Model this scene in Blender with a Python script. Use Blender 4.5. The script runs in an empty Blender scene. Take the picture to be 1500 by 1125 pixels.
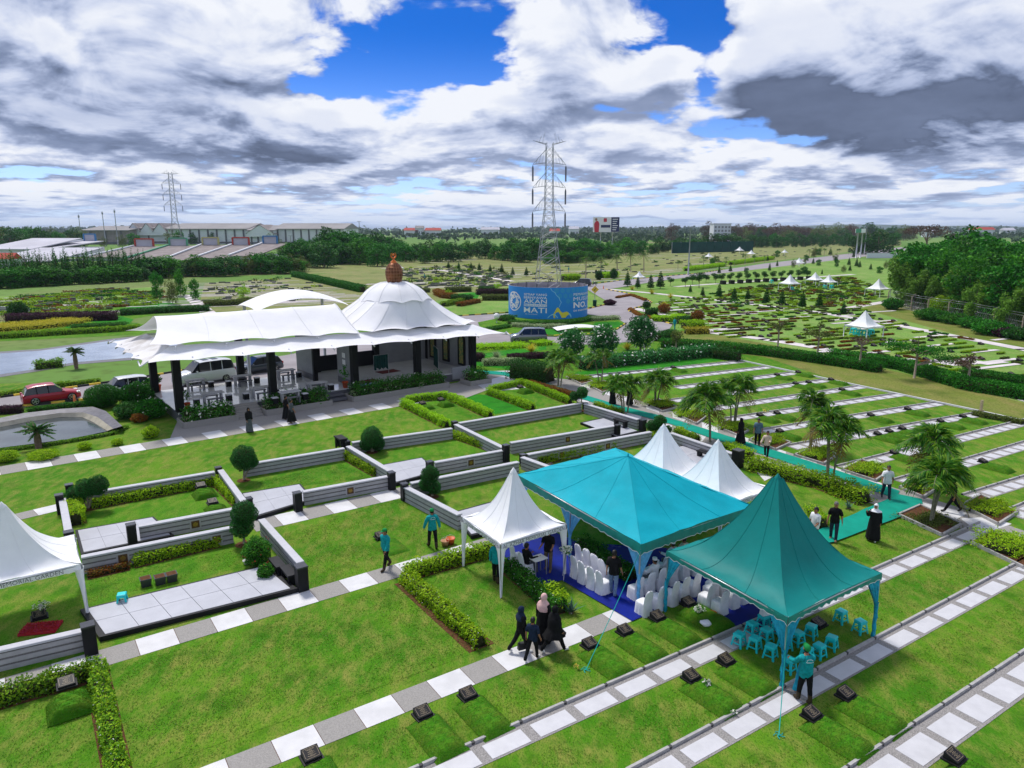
import bpy,bmesh,math,random
import numpy as np
from mathutils import Vector,Matrix,noise as mnoise
SC=bpy.context.scene
COL=SC.collection
# camera
F_PX,CAM_H=1050.0,13.0
PITCH=math.atan((562.5-335.0)/F_PX)
cam=bpy.data.cameras.new("camera")
cam.sensor_width=36.0
cam.lens=F_PX/1500.0*36.0
cam.clip_start,cam.clip_end=0.5,40000.0
cam_ob=bpy.data.objects.new("camera",cam)
COL.objects.link(cam_ob)
cam_ob.location=(0,0,CAM_H)
cam_ob.rotation_euler=(math.pi/2-PITCH,0,0)
SC.camera=cam_ob
# a photo pixel (1500 x 1125) back into the place: on a level plane, on an upright plane, or at a known y
def ray(px,py):
 x=(px-750.0)/F_PX
 v=(562.5-py)/F_PX
 return Vector((x,math.cos(PITCH)+v*math.sin(PITCH),-math.sin(PITCH)+v*math.cos(PITCH)))
def G(px,py,z=0.0):
 d=ray(px,py)
 return Vector((0,0,CAM_H))+d*((z-CAM_H)/d.z)
def AT(px,py,y):
 d=ray(px,py)
 return Vector((0,0,CAM_H))+d*(y/d.y)
def VP(px,py,p,n):
 d=ray(px,py)
 o=Vector((0,0,CAM_H))
 return o+d*((Vector(p)-o).dot(n)/d.dot(n))
def ZAT(py,X,Y):
 v=(562.5-py)/F_PX
 return CAM_H+Y*(-math.sin(PITCH)+v*math.cos(PITCH))/(math.cos(PITCH)+v*math.sin(PITCH))
# sky, sun, exposure
SUN_EL,SUN_AZ=math.radians(58),math.radians(-35)
SC.view_settings.view_transform='Standard'
SC.view_settings.look='None'
SC.view_settings.exposure=0.56
SC.view_settings.gamma=1.0
SC.cycles.use_denoising=True
SC.cycles.max_bounces=6
SC.cycles.diffuse_bounces=3
SC.cycles.glossy_bounces=3
SC.cycles.transmission_bounces=4
SC.cycles.volume_bounces=0
SC.cycles.transparent_max_bounces=6
world=bpy.data.worlds.new("World")
SC.world=world
world.use_nodes=True
world.cycles.sampling_method='MANUAL'
world.cycles.sample_map_resolution=512
def build_sky():
 nt=world.node_tree
 nt.nodes.clear()
 def N(t,**kw):
  n=nt.nodes.new(t)
  for k,v in kw.items():
   setattr(n,k,v)
  return n
 def link(a,b):
  nt.links.new(a,b)
 def M(op,a,b=None,c=None,clamp=False):
  n=N('ShaderNodeMath',operation=op,use_clamp=clamp)
  for i,q in enumerate((a,b,c)):
   if q is None:
    continue
   if isinstance(q,(int,float)):
    n.inputs[i].default_value=q
   else:
    link(q,n.inputs[i])
  return n.outputs[0]
 def ramp(x,lo,hi):
  n=N('ShaderNodeMapRange',interpolation_type='SMOOTHSTEP')
  link(x,n.inputs[0]);n.inputs[1].default_value=lo;n.inputs[2].default_value=hi
  return n.outputs[0]
 def mix(f,a,b):
  n=N('ShaderNodeMix',data_type='RGBA')
  if isinstance(f,(int,float)):
   n.inputs[0].default_value=f
  else:
   link(f,n.inputs[0])
  for q,i in((a,6),(b,7)):
   if isinstance(q,tuple):
    n.inputs[i].default_value=(*q,1)
   else:
    link(q,n.inputs[i])
  return n.outputs[2]
 tc=N('ShaderNodeTexCoord')
 sep=N('ShaderNodeSeparateXYZ');link(tc.outputs['Generated'],sep.inputs[0])
 X,Y,Z=sep.outputs
 az=M('ARCTAN2',X,Y)
 hor=M('SQRT',M('ADD',M('MULTIPLY',X,X),M('MULTIPLY',Y,Y)))
 s=M('DIVIDE',M('MAXIMUM',Z,0.0),M('MAXIMUM',hor,0.05))
 wn=N('ShaderNodeTexNoise',noise_dimensions='3D');wn.inputs['Scale'].default_value=16;wn.inputs['Detail'].default_value=4
 wm=N('ShaderNodeMapping');wm.inputs['Scale'].default_value=(1,1,2.2);link(tc.outputs['Generated'],wm.inputs[0]);link(wm.outputs[0],wn.inputs['Vector'])
 wsep=N('ShaderNodeSeparateColor');link(wn.outputs['Color'],wsep.inputs[0])
 azw=M('ADD',az,M('MULTIPLY',M('SUBTRACT',wsep.outputs[0],0.5),0.10))
 sw=M('ADD',s,M('MULTIPLY',M('SUBTRACT',wsep.outputs[1],0.5),0.05))
 def blob(px,py,wx,wy,amp,a=azw,ss=sw):
  d=ray(px,py)
  a0=math.atan2(d.x,d.y);s0=d.z/math.hypot(d.x,d.y)
  da=M('MULTIPLY',M('SUBTRACT',a,a0),F_PX/wx)
  ds=M('MULTIPLY',M('SUBTRACT',ss,s0),F_PX/wy)
  r=M('ADD',M('MULTIPLY',da,da),M('MULTIPLY',ds,ds))
  return M('MULTIPLY',M('EXPONENT',M('MULTIPLY',r,-1.0)),amp)
 def total(lst,**kw):
  t=None
  for b in lst:
   q=blob(*b,**kw)
   t=q if t is None else M('ADD',t,q)
  return t
 SHAPES=[(640,62,90,52,-.75),(545,105,85,38,-.70),(450,128,65,16,-.55),(560,165,40,20,-.35),(700,95,45,30,-.45),(720,30,45,26,-.3),(1040,28,55,26,-.85),(940,66,50,14,-.5),(1030,112,34,52,-.75),(1090,185,90,26,-.55),(1190,205,90,18,-.45),(885,155,40,10,-.45),(10,248,50,10,-.4),(235,232,60,10,-.35),(1300,262,60,8,-.3),(160,70,360,110,.50),(1310,85,240,105,.85),(1180,60,90,70,.25),(850,80,85,55,.34),(700,140,95,40,.42),(450,170,80,35,.42),(250,165,200,50,.3),(850,190,150,35,.25),(960,90,40,40,.25)]
 def cover(ss,warp_s):
  v=M('MULTIPLY',M('LOGARITHM',M('ADD',ss,0.03),math.e),3.1)
  cb=N('ShaderNodeCombineXYZ');link(M('MULTIPLY',az,7.0),cb.inputs[0]);link(v,cb.inputs[1]);cb.inputs[2].default_value=3.7
  n1=N('ShaderNodeTexNoise',noise_dimensions='3D')
  n1.inputs['Scale'].default_value=1.0;n1.inputs['Detail'].default_value=9;n1.inputs['Roughness'].default_value=0.55;n1.inputs['Distortion'].default_value=0.55
  link(cb.outputs[0],n1.inputs['Vector'])
  n2=N('ShaderNodeTexNoise',noise_dimensions='3D')
  n2.inputs['Scale'].default_value=2.3;n2.inputs['Detail'].default_value=7;n2.inputs['Roughness'].default_value=0.55
  link(cb.outputs[0],n2.inputs['Vector'])
  low=M('MULTIPLY',M('MULTIPLY',M('SUBTRACT',n2.outputs[0],0.5),1.5),M('ADD',ramp(ss,0.17,0.05),0.25))
  return M('ADD',M('ADD',M('MULTIPLY',M('SUBTRACT',n1.outputs[0],0.5),1.75),low),total(SHAPES,ss=warp_s))
 base_c=M('ADD',M('MULTIPLY',ramp(s,0.17,0.07),0.13),0.10)
 c0=M('ADD',cover(s,sw),base_c)
 d=M('ADD',M('MULTIPLY',s,0.15),0.008)
 c1=M('ADD',cover(M('ADD',s,d),M('ADD',sw,d)),base_c)
 dens=ramp(c0,-0.05,0.17)
 lit=ramp(M('SUBTRACT',c0,M('MULTIPLY',c1,1.0)),-0.42,0.34)
 thick=ramp(c0,0.1,0.9)
 bases=total([(1350,166,240,34,.50),(1330,130,220,40,.20),(1180,176,110,20,.25),(110,168,190,20,.26),(270,122,130,14,.24),(130,60,320,60,.08),(1300,80,220,50,.06),(850,30,130,30,.12),(360,228,120,10,.2),(470,238,90,8,.2),(690,195,110,10,.2),(1330,210,60,14,.35),(800,150,70,14,.25)],a=az,ss=s)
 fn=N('ShaderNodeTexNoise',noise_dimensions='3D');fn.inputs['Scale'].default_value=7;fn.inputs['Detail'].default_value=6;fn.inputs['Roughness'].default_value=.6
 fm=N('ShaderNodeMapping');fm.inputs['Scale'].default_value=(1,1,3.2);link(tc.outputs['Generated'],fm.inputs[0]);link(fm.outputs[0],fn.inputs['Vector'])
 lit=M('ADD',lit,M('MULTIPLY',M('SUBTRACT',fn.outputs[0],0.5),0.34))
 bright=M('SUBTRACT',M('ADD',M('MULTIPLY',lit,0.88),0.33),M('ADD',M('MULTIPLY',thick,0.30),bases))
 bright=M('ADD',M('MAXIMUM',bright,0.0),M('MULTIPLY',M('MULTIPLY',fn.outputs[0],0.2),ramp(bright,0.35,-0.2)),clamp=True)
 cr=N('ShaderNodeValToRGB');link(bright,cr.inputs[0])
 e=cr.color_ramp.elements
 e[0].position=0.0;e[0].color=(.045,.06,.105,1)
 e[1].position=1.0;e[1].color=(.68,.70,.75,1)
 for p,c in((.22,(.17,.215,.335)),(.48,(.34,.395,.55)),(.75,(.50,.545,.67))):
  q=e.new(p);q.color=(*c,1)
 sky=N('ShaderNodeTexSky',sky_type='NISHITA');sky.sun_disc=False
 sky.sun_elevation=SUN_EL;sky.sun_rotation=SUN_AZ
 sky.air_density=1.0;sky.dust_density=0.3;sky.ozone_density=3.0
 skc=N('ShaderNodeMix',data_type='RGBA',blend_type='MULTIPLY');skc.inputs[0].default_value=1.0
 link(sky.outputs[0],skc.inputs[6])
 tint=mix(ramp(s,0.02,0.26),(.07,.085,.135),(.005,.03,.08))
 link(tint,skc.inputs[7])
 col=mix(dens,skc.outputs[2],cr.outputs[0])
 air=ramp(s,0.05,0.0)
 col=mix(M('MULTIPLY',air,0.55),col,(.36,.47,.70))
 bg=N('ShaderNodeBackground');link(col,bg.inputs[0]);bg.inputs[1].default_value=0.9
 out=N('ShaderNodeOutputWorld');link(bg.outputs[0],out.inputs[0])
build_sky()
sun=bpy.data.lights.new("sun",'SUN')
sun.energy=2.4
sun.angle=math.radians(11)
sun.color=(1.0,.96,.90)
sun_ob=bpy.data.objects.new("sun",sun)
COL.objects.link(sun_ob)
sd=Vector((math.sin(SUN_AZ)*math.cos(SUN_EL),math.cos(SUN_AZ)*math.cos(SUN_EL),math.sin(SUN_EL)))
sun_ob.location=sd*200
sun_ob.rotation_euler=sd.to_track_quat('Z','Y').to_euler()
# helpers
RNG=np.random.default_rng(7)
R=random.Random(11)
class MB:
 """collects faces and links them as ONE mesh object"""
 def __init__(s):
  s.v,s.f,s.m,s.s=[],[],[],[]
 def add(s,verts,faces,mi=0,smooth=False):
  b=len(s.v)
  s.v+=[tuple(q)for q in verts]
  for f in faces:
   s.f.append(tuple(b+i for i in f));s.m.append(mi);s.s.append(smooth)
  return s
 def box(s,c,size,rz=0.0,mi=0,top=1.0,topy=None):
  x,y,z=(q/2 for q in size)
  ty=top if topy is None else topy
  vs=[(-x,-y,-z),(x,-y,-z),(x,y,-z),(-x,y,-z),(-x*top,-y*ty,z),(x*top,-y*ty,z),(x*top,y*ty,z),(-x*top,y*ty,z)]
  cr,sr=math.cos(rz),math.sin(rz)
  vs=[(c[0]+a*cr-b*sr,c[1]+a*sr+b*cr,c[2]+d)for a,b,d in vs]
  return s.add(vs,[(0,3,2,1),(4,5,6,7),(0,1,5,4),(1,2,6,5),(2,3,7,6),(3,0,4,7)],mi)
 def bbox(s,c,size,rz=0.0,mi=0,bv=0.01):
  """box with a chamfered top rim"""
  s.box((c[0],c[1],c[2]-bv/2),(size[0],size[1],size[2]-bv),rz,mi)
  z1=c[2]+size[2]/2
  k=(size[0]-2*bv)/size[0];k2=(size[1]-2*bv)/size[1]
  s.box((c[0],c[1],z1-bv/2),(size[0],size[1],bv),rz,mi,top=k,topy=k2)
  return s
 def prism(s,poly,z0,z1,mi=0,ztop=None):
  n=len(poly)
  a=sum(poly[i][0]*poly[(i+1)%n][1]-poly[(i+1)%n][0]*poly[i][1]for i in range(n))
  if a<0:
   poly=poly[::-1]
  vs=[(p[0],p[1],z0)for p in poly]+[(p[0],p[1],z1)for p in poly]
  return s.add(vs,[tuple(range(n))[::-1],tuple(range(n,2*n))]+[(i,(i+1)%n,n+(i+1)%n,n+i)for i in range(n)],mi)
 def sheet(s,poly,z,mi=0):
  n=len(poly)
  a=sum(poly[i][0]*poly[(i+1)%n][1]-poly[(i+1)%n][0]*poly[i][1]for i in range(n))
  if a<0:
   poly=poly[::-1]
  return s.add([(p[0],p[1],z)for p in poly],[tuple(range(n))],mi)
 def tube(s,pts,rad,n=8,mi=0,cap=True,smooth=True):
  pts=[Vector(p)for p in pts]
  if isinstance(rad,(int,float)):
   rad=[rad]*len(pts)
  vs,fs=[],[]
  up=Vector((0,0,1))
  for i,p in enumerate(pts):
   t=(pts[min(i+1,len(pts)-1)]-pts[max(i-1,0)]).normalized()
   u=t.cross(up)
   if u.length<1e-3:
    u=t.cross(Vector((0,1,0)))
   u.normalize();w=u.cross(t)
   for k in range(n):
    a=2*math.pi*k/n
    vs.append(p+(u*math.cos(a)+w*math.sin(a))*rad[i])
  for i in range(len(pts)-1):
   for k in range(n):
    a,b=i*n+k,i*n+(k+1)%n
    fs.append((a,b,b+n,a+n))
  s.add(vs,fs,mi,smooth)
  if cap:
   b=len(s.v)-len(vs)
   for r0,rev in((0,False),((len(pts)-1)*n,True)):
    f=tuple(b+r0+k for k in range(n))
    s.f.append(f[::-1]if rev else f);s.m.append(mi);s.s.append(False)
  return s
 def lathe(s,prof,c=(0,0,0),n=16,mi=0,sx=1,sy=1,smooth=True,a0=0.0):
  vs,fs=[],[]
  for r,z in prof:
   for k in range(n):
    a=a0+2*math.pi*k/n
    vs.append((c[0]+r*sx*math.cos(a),c[1]+r*sy*math.sin(a),c[2]+z))
  for i in range(len(prof)-1):
   for k in range(n):
    a,b=i*n+k,i*n+(k+1)%n
    fs.append((a,b,b+n,a+n))
  return s.add(vs,fs,mi,smooth)
 def ball(s,c,r,n=12,m=8,mi=0):
  if isinstance(r,(int,float)):
   r=(r,r,r)
  prof=[(max(1e-4,math.sin(math.pi*i/m)),-math.cos(math.pi*i/m)*r[2])for i in range(m+1)]
  return s.lathe(prof,c,n,mi,r[0],r[1])
 def xf(s,mat):
  s.v=[tuple(mat@Vector(q))for q in s.v]
  return s
 def merge(s,o,mat=None):
  b=len(s.v)
  s.v+=[tuple(mat@Vector(q))for q in o.v]if mat else o.v
  s.f+=[tuple(b+i for i in f)for f in o.f];s.m+=o.m;s.s+=o.s
  return s
 def mesh(s,name,mats,org=None):
  me=bpy.data.meshes.new(name)
  vs=s.v if org is None else[(q[0]-org[0],q[1]-org[1],q[2]-org[2])for q in s.v]
  me.from_pydata(vs,[],s.f)
  for q in mats if isinstance(mats,(list,tuple))else[mats]:
   me.materials.append(q)
  me.polygons.foreach_set('material_index',s.m)
  me.polygons.foreach_set('use_smooth',s.s)
  me.update()
  return me
 def build(s,name,mats,parent=None,org=None,bevel=0):
  o=bpy.data.objects.new(name,s.mesh(name,mats,org))
  COL.objects.link(o)
  if parent is not None:
   o.parent=parent
  elif org is not None:
   o.location=org
  if bevel:
   b=o.modifiers.new('bevel','BEVEL');b.width=bevel;b.segments=2;b.limit_method='ANGLE'
  return o
def tag(o,label=None,cat=None,group=None,kind=None):
 if label:o['label']=label
 if cat:o['category']=cat
 if group:o['group']=group
 if kind:o['kind']=kind
 return o
def thing(name,label,cat,loc=(0,0,0),rz=0.0,group=None):
 o=bpy.data.objects.new(name,None);COL.objects.link(o)
 o.empty_display_size=0.2
 o.location=loc;o.rotation_euler=(0,0,rz)
 return tag(o,label,cat,group)
KIDS={}
def copy_tree(o,loc=None,rz=None,label=None,group=None,scale=None,parent=None):
 c=o.copy();COL.objects.link(c)
 if parent is not None:
  c.parent=parent
 if loc is not None:c.location=loc
 if rz is not None:c.rotation_euler=(0,0,rz)
 if scale is not None:c.scale=(scale,)*3 if isinstance(scale,(int,float))else scale
 if label:c['label']=label
 if group:c['group']=group
 for ch in list(o.children):
  copy_tree(ch,parent=c)
 return c
def move(o,loc,rz=None,label=None,scale=None):
 o.location=loc
 if rz is not None:o.rotation_euler=(0,0,rz)
 if label:o['label']=label
 if scale is not None:o.scale=(scale,)*3 if isinstance(scale,(int,float))else scale
 return o
class Proto:
 """first use moves the original, later uses copy it with its parts"""
 def __init__(s,o):s.o,s.used=o,False
 def put(s,loc,rz=0.0,label=None,group=None,scale=None):
  if not s.used:
   s.used=True
   if group:s.o['group']=group
   return move(s.o,loc,rz,label,scale)
  return copy_tree(s.o,loc,rz,label,group,scale if scale is not None else 1.0)
def flag(name,mb,mats,org=None):
 return tag(mb.build(name,mats,None,org),kind='structure')
# leaf clouds
def leaves_mesh(name,pts,size,mats,rng=None,flat=0.35,mi=None,asp=0.55,nrm=None,core=None,curl=0.25):
 """one pointed leaf blade per point (two triangles folded on the midrib), loose in direction"""
 rng=rng or RNG
 pts=np.asarray(pts,float);n=len(pts)
 size=np.broadcast_to(np.asarray(size,float),(n,))*rng.uniform(.7,1.3,n)
 d=rng.normal(size=(n,3));d[:,2]*=1-flat
 d/=np.linalg.norm(d,axis=1)[:,None]+1e-9
 up=rng.normal(size=(n,3))*.8
 if nrm is not None:up+=np.asarray(nrm)*1.1
 else:up[:,2]+=.8
 w=np.cross(d,up);w/=np.linalg.norm(w,axis=1)[:,None]+1e-9
 nn=np.cross(w,d)
 L=size[:,None]
 v0=pts-d*L*.5;v2=pts+d*L*.5-nn*L*curl*.6
 v1=pts+w*L*asp*.5+nn*L*curl*.4;v3=pts-w*L*asp*.5+nn*L*curl*.4
 V=np.stack([v0,v1,v2,v3],1).reshape(-1,3)
 idx=np.arange(n*4,dtype=np.int32).reshape(n,4)
 me=bpy.data.meshes.new(name)
 cv,cf,cm=([],[],[])if core is None else(core.v,core.f,core.m)
 nv=n*4
 allv=np.concatenate([V,np.asarray(cv,float).reshape(-1,3)])if len(cv)else V
 me.vertices.add(len(allv));me.vertices.foreach_set('co',allv.astype(np.float32).ravel())
 cl=sum(len(f)for f in cf)
 me.loops.add(nv+cl)
 li=idx.ravel()
 if cl:li=np.concatenate([li,np.array([i+nv for f in cf for i in f],np.int32)])
 me.loops.foreach_set('vertex_index',li)
 me.polygons.add(n+len(cf))
 ls=np.arange(0,nv,4,dtype=np.int32)
 if cl:
  c=np.cumsum([0]+[len(f)for f in cf])[:-1]+nv
  ls=np.concatenate([ls,c.astype(np.int32)])
 me.polygons.foreach_set('loop_start',ls)
 m=np.zeros(n+len(cf),np.int32)
 if mi is not None:m[:n]=mi
 if len(cf):m[n:]=cm
 for q in mats if isinstance(mats,(list,tuple))else[mats]:
  me.materials.append(q)
 me.polygons.foreach_set('material_index',m)
 me.update(calc_edges=True);me.validate()
 return me
def leaf_obj(name,pts,size,mats,parent=None,org=None,**kw):
 pts=np.asarray(pts,float)
 if org is not None:
  pts=pts-np.asarray(org,float)
 o=bpy.data.objects.new(name,leaves_mesh(name,pts,size,mats,**kw))
 COL.objects.link(o)
 if parent is not None:o.parent=parent
 elif org is not None:o.location=org
 return o
def lump(p,f,seed=0.0):
 """cheap smooth noise in -1..1 for arrays"""
 x,y,z=p[:,0]*f+seed,p[:,1]*f+seed*1.7,p[:,2]*f+seed*.6
 return(np.sin(x*1.7+1.3*np.sin(y*1.1+z))+np.sin(y*2.3+1.7*np.sin(z*1.3-x))+np.sin(z*1.9+1.1*np.sin(x*1.6+y*.7)))/3
def ball_points(n,c,r,rng=None,shell=.35,lumpy=.12,lf=2.0):
 rng=rng or RNG
 r=np.array([r,r,r]if isinstance(r,(int,float))else r,float)
 d=rng.normal(size=(n,3));d/=np.linalg.norm(d,axis=1)[:,None]
 k=(1-shell*rng.random(n)**1.5)*(1+lumpy*lump(d*2,lf,rng.random()*9))
 return np.asarray(c,float)+d*r*k[:,None],d
def strip_points(line,w,h,n,rng=None,z0=0.0,lumpy=.12,shell=.4,round_=.5):
 """points in the outer skin of a hedge standing along a polyline of world points"""
 rng=rng or RNG
 P=np.array([(q[0],q[1])for q in line],float)
 seg=np.linalg.norm(P[1:]-P[:-1],axis=1);T=np.concatenate([[0],np.cumsum(seg)])
 t=rng.random(n)*T[-1]
 i=np.clip(np.searchsorted(T,t)-1,0,len(seg)-1)
 f=((t-T[i])/seg[i])[:,None]
 base=P[i]*(1-f)+P[i+1]*f
 dirv=(P[i+1]-P[i])/seg[i][:,None]
 side=np.stack([-dirv[:,1],dirv[:,0]],1)
 per=w+2*h
 q=rng.random(n)*per
 a=np.where(q<h,-1.0,np.where(q>h+w,1.0,(q-h)/w*2-1))
 z=np.where(q<h,q,np.where(q>h+w,per-q,h))/h
 e=np.abs(a)**4
 z=np.where((q>=h)&(q<=h+w),1-.22*round_*e,z*(1-.12*round_))
 a=a*np.where(z>.8,1-.25*round_*(z-.8)/.2,1)
 k=1-shell*rng.random(n)**1.6
 a=a*k;zz=z*(1-(1-k)*.8)
 pts=np.concatenate([base+side*(a*w/2)[:,None],(z0+zz*h)[:,None]],1)
 amp=lumpy*lump(pts,2.6,3.0)+lumpy*.6*lump(pts,6.1,1.0)
 pts[:,:2]+=side*(np.sign(a)*np.abs(a)*amp*w)[:,None]
 pts[:,2]+=amp*h*zz
 pts[:,:2]+=dirv*(rng.normal(size=n)*.12*w)[:,None]
 nr=np.concatenate([side*a[:,None],(zz>.75)[:,None]*1.0],1)
 return pts,nr
def hedge(name,label,cat,line,w,h,mat,leaf=.075,dens=2.2,z0=0.0,group=None,flowers=None,core=None,lumpy=.14,rng=None,fl_n=0,fl_size=.09,round_=.5,parent=None):
 L=sum((Vector(line[i+1]).to_2d()-Vector(line[i]).to_2d()).length for i in range(len(line)-1))
 n=int(dens*L*(w+2*h)/(leaf*leaf*.5))+40
 pts,nr=strip_points(line,w,h,n,rng,z0,lumpy,round_=round_)
 org=(sum(p[0]for p in line)/len(line),sum(p[1]for p in line)/len(line),z0)
 mb=MB()
 for i in range(len(line)-1):
  a,b=Vector(line[i]).to_2d(),Vector(line[i+1]).to_2d()
  d=b-a
  if d.length<.05:continue
  c=(a+b)/2
  mb.box((c.x-org[0],c.y-org[1],h*.36-.002*i),(d.length*.98,w*.62,h*.72),math.atan2(d.y,d.x),1,top=.99,topy=.8)
 mats=[mat,core or M['twig']]
 sizes=np.full(len(pts),leaf);mi=np.zeros(len(pts),np.int32)
 if flowers and fl_n:
  q,nr2=strip_points(line,w*1.04,h*1.05,fl_n,rng,z0,lumpy,shell=.05)
  pts=np.concatenate([pts,q]);nr=np.concatenate([nr,nr2]);sizes=np.concatenate([sizes,np.full(fl_n,fl_size)]);mi=np.concatenate([mi,np.full(fl_n,2,np.int32)])
  mats.append(flowers)
 o=leaf_obj(name,pts,sizes,mats,parent=parent,org=org,nrm=nr,core=mb,rng=rng,mi=mi)
 if parent is None:tag(o,label,cat,group)
 return o
# materials
M={}
def nodes_of(name):
 m=bpy.data.materials.new(name);m.use_nodes=True
 nt=m.node_tree;b=nt.nodes['Principled BSDF']
 return m,nt,b
def mat(name,col,rough=.6,metal=0.0,var=0.0,scale=4.0,bump=0.0,bscale=None,col2=None,spec=.5,detail=5,coord='Object',coat=0.0,trans=0.0,emit=None,mask=(.35,.65)):
 m,nt,b=nodes_of(name)
 b.inputs['Base Color'].default_value=(*col,1)
 b.inputs['Roughness'].default_value=rough
 b.inputs['Metallic'].default_value=metal
 b.inputs['Specular IOR Level'].default_value=spec if spec!=.5 else(.15 if rough>.5 else.4)
 if coat:b.inputs['Coat Weight'].default_value=coat;b.inputs['Coat Roughness'].default_value=.05
 if emit:b.inputs['Emission Color'].default_value=(*col,1);b.inputs['Emission Strength'].default_value=emit
 if var or col2 or bump:
  tc=nt.nodes.new('ShaderNodeTexCoord')
  no=nt.nodes.new('ShaderNodeTexNoise');no.inputs['Scale'].default_value=scale;no.inputs['Detail'].default_value=detail;no.inputs['Roughness'].default_value=.6
  nt.links.new(tc.outputs[coord],no.inputs['Vector'])
  if var or col2:
   mr=nt.nodes.new('ShaderNodeMapRange');mr.inputs[1].default_value,mr.inputs[2].default_value=mask
   nt.links.new(no.outputs[0],mr.inputs[0])
   mx=nt.nodes.new('ShaderNodeMix');mx.data_type='RGBA'
   c2=col2 or tuple(q*(1-var)for q in col)
   c1=col if col2 else tuple(min(1,q*(1+var))for q in col)
   mx.inputs[6].default_value=(*c1,1);mx.inputs[7].default_value=(*c2,1)
   nt.links.new(mr.outputs[0],mx.inputs[0]);nt.links.new(mx.outputs[2],b.inputs['Base Color'])
  if bump:
   n2=no
   if bscale:
    n2=nt.nodes.new('ShaderNodeTexNoise');n2.inputs['Scale'].default_value=bscale;n2.inputs['Detail'].default_value=4
    nt.links.new(tc.outputs[coord],n2.inputs['Vector'])
   bp=nt.nodes.new('ShaderNodeBump');bp.inputs['Strength'].default_value=bump;bp.inputs['Distance'].default_value=.03
   nt.links.new(n2.outputs[0],bp.inputs['Height']);nt.links.new(bp.outputs[0],b.inputs['Normal'])
 if trans:
  t=nt.nodes.new('ShaderNodeBsdfTranslucent');t.inputs[0].default_value=(*col,1)
  ms=nt.nodes.new('ShaderNodeMixShader');ms.inputs[0].default_value=trans;out=[n for n in nt.nodes if n.type=='OUTPUT_MATERIAL'][0]
  nt.links.new(b.outputs[0],ms.inputs[1]);nt.links.new(t.outputs[0],ms.inputs[2]);nt.links.new(ms.outputs[0],out.inputs[0])
 M[name]=m
 return m
def leaf_mat(name,cols,trans=.3,rough=.6,spec=.14):
 """each leaf its own tone (random per island), partly translucent"""
 m,nt,b=nodes_of(name)
 g=nt.nodes.new('ShaderNodeNewGeometry')
 cr=nt.nodes.new('ShaderNodeValToRGB')
 e=cr.color_ramp.elements
 e[0].color=(*cols[0],1);e[1].color=(*cols[-1],1)
 for i,c in enumerate(cols[1:-1]):
  q=e.new((i+1)/(len(cols)-1));q.color=(*c,1)
 nt.links.new(g.outputs['Random Per Island'],cr.inputs[0])
 oi=nt.nodes.new('ShaderNodeObjectInfo')
 hs=nt.nodes.new('ShaderNodeHueSaturation')
 mr=nt.nodes.new('ShaderNodeMapRange');mr.inputs[3].default_value=.80;mr.inputs[4].default_value=1.2
 nt.links.new(oi.outputs['Random'],mr.inputs[0]);nt.links.new(mr.outputs[0],hs.inputs['Value'])
 nt.links.new(cr.outputs[0],hs.inputs['Color'])
 nt.links.new(hs.outputs[0],b.inputs['Base Color'])
 b.inputs['Roughness'].default_value=rough;b.inputs['Specular IOR Level'].default_value=spec
 t=nt.nodes.new('ShaderNodeBsdfTranslucent');nt.links.new(hs.outputs[0],t.inputs[0])
 mx=nt.nodes.new('ShaderNodeMixShader');mx.inputs[0].default_value=trans
 out=[n for n in nt.nodes if n.type=='OUTPUT_MATERIAL'][0]
 nt.links.new(b.outputs[0],mx.inputs[1]);nt.links.new(t.outputs[0],mx.inputs[2]);nt.links.new(mx.outputs[0],out.inputs[0])
 M[name]=m
 return m
def grass_mat(name,tones,rough=.9,fine=26.0,mid=2.2,big=.22,bump=.5,w=(.45,.35)):
 """mown grass: three tones mixed by patches, wisps and blades"""
 m,nt,b=nodes_of(name)
 tc=nt.nodes.new('ShaderNodeTexCoord')
 def nz(sc,det,st=None):
  n=nt.nodes.new('ShaderNodeTexNoise');n.inputs['Scale'].default_value=sc;n.inputs['Detail'].default_value=det;n.inputs['Roughness'].default_value=.65
  src=tc.outputs['Object']
  if st:
   mp=nt.nodes.new('ShaderNodeMapping');mp.inputs['Scale'].default_value=st;mp.inputs['Rotation'].default_value=(0,0,.6)
   nt.links.new(src,mp.inputs[0]);src=mp.outputs[0]
  nt.links.new(src,n.inputs['Vector']);return n.outputs[0]
 def mixc(f,a,bcol,lo,hi):
  mr=nt.nodes.new('ShaderNodeMapRange');mr.inputs[1].default_value=lo;mr.inputs[2].default_value=hi;nt.links.new(f,mr.inputs[0])
  mx=nt.nodes.new('ShaderNodeMix');mx.data_type='RGBA'
  nt.links.new(mr.outputs[0],mx.inputs[0])
  for q,i in((a,6),(bcol,7)):
   if isinstance(q,tuple):mx.inputs[i].default_value=(*q,1)
   else:nt.links.new(q,mx.inputs[i])
  return mx.outputs[2]
 c=mixc(nz(big,5),tones[0],tones[1],.40,.60)
 c=mixc(nz(mid,8,(1,.45,1)),c,tones[2],.43,.74)
 c=mixc(nz(mid*.37,6),c,tuple(q*.62 for q in tones[0]),.52,.75)
 f=nz(fine,5,(1,.5,1))
 dark=tuple(q*.55 for q in tones[0])
 c=mixc(f,dark,c,.30,.52)
 lightc=tuple(min(1,q*1.35)for q in tones[1])
 c=mixc(f,c,lightc,.60,.85)
 nt.links.new(c,b.inputs['Base Color'])
 b.inputs['Roughness'].default_value=rough;b.inputs['Specular IOR Level'].default_value=.06
 bp=nt.nodes.new('ShaderNodeBump');bp.inputs['Strength'].default_value=bump;bp.inputs['Distance'].default_value=.05
 nt.links.new(f,bp.inputs['Height']);nt.links.new(bp.outputs[0],b.inputs['Normal'])
 M[name]=m
 return m
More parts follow.
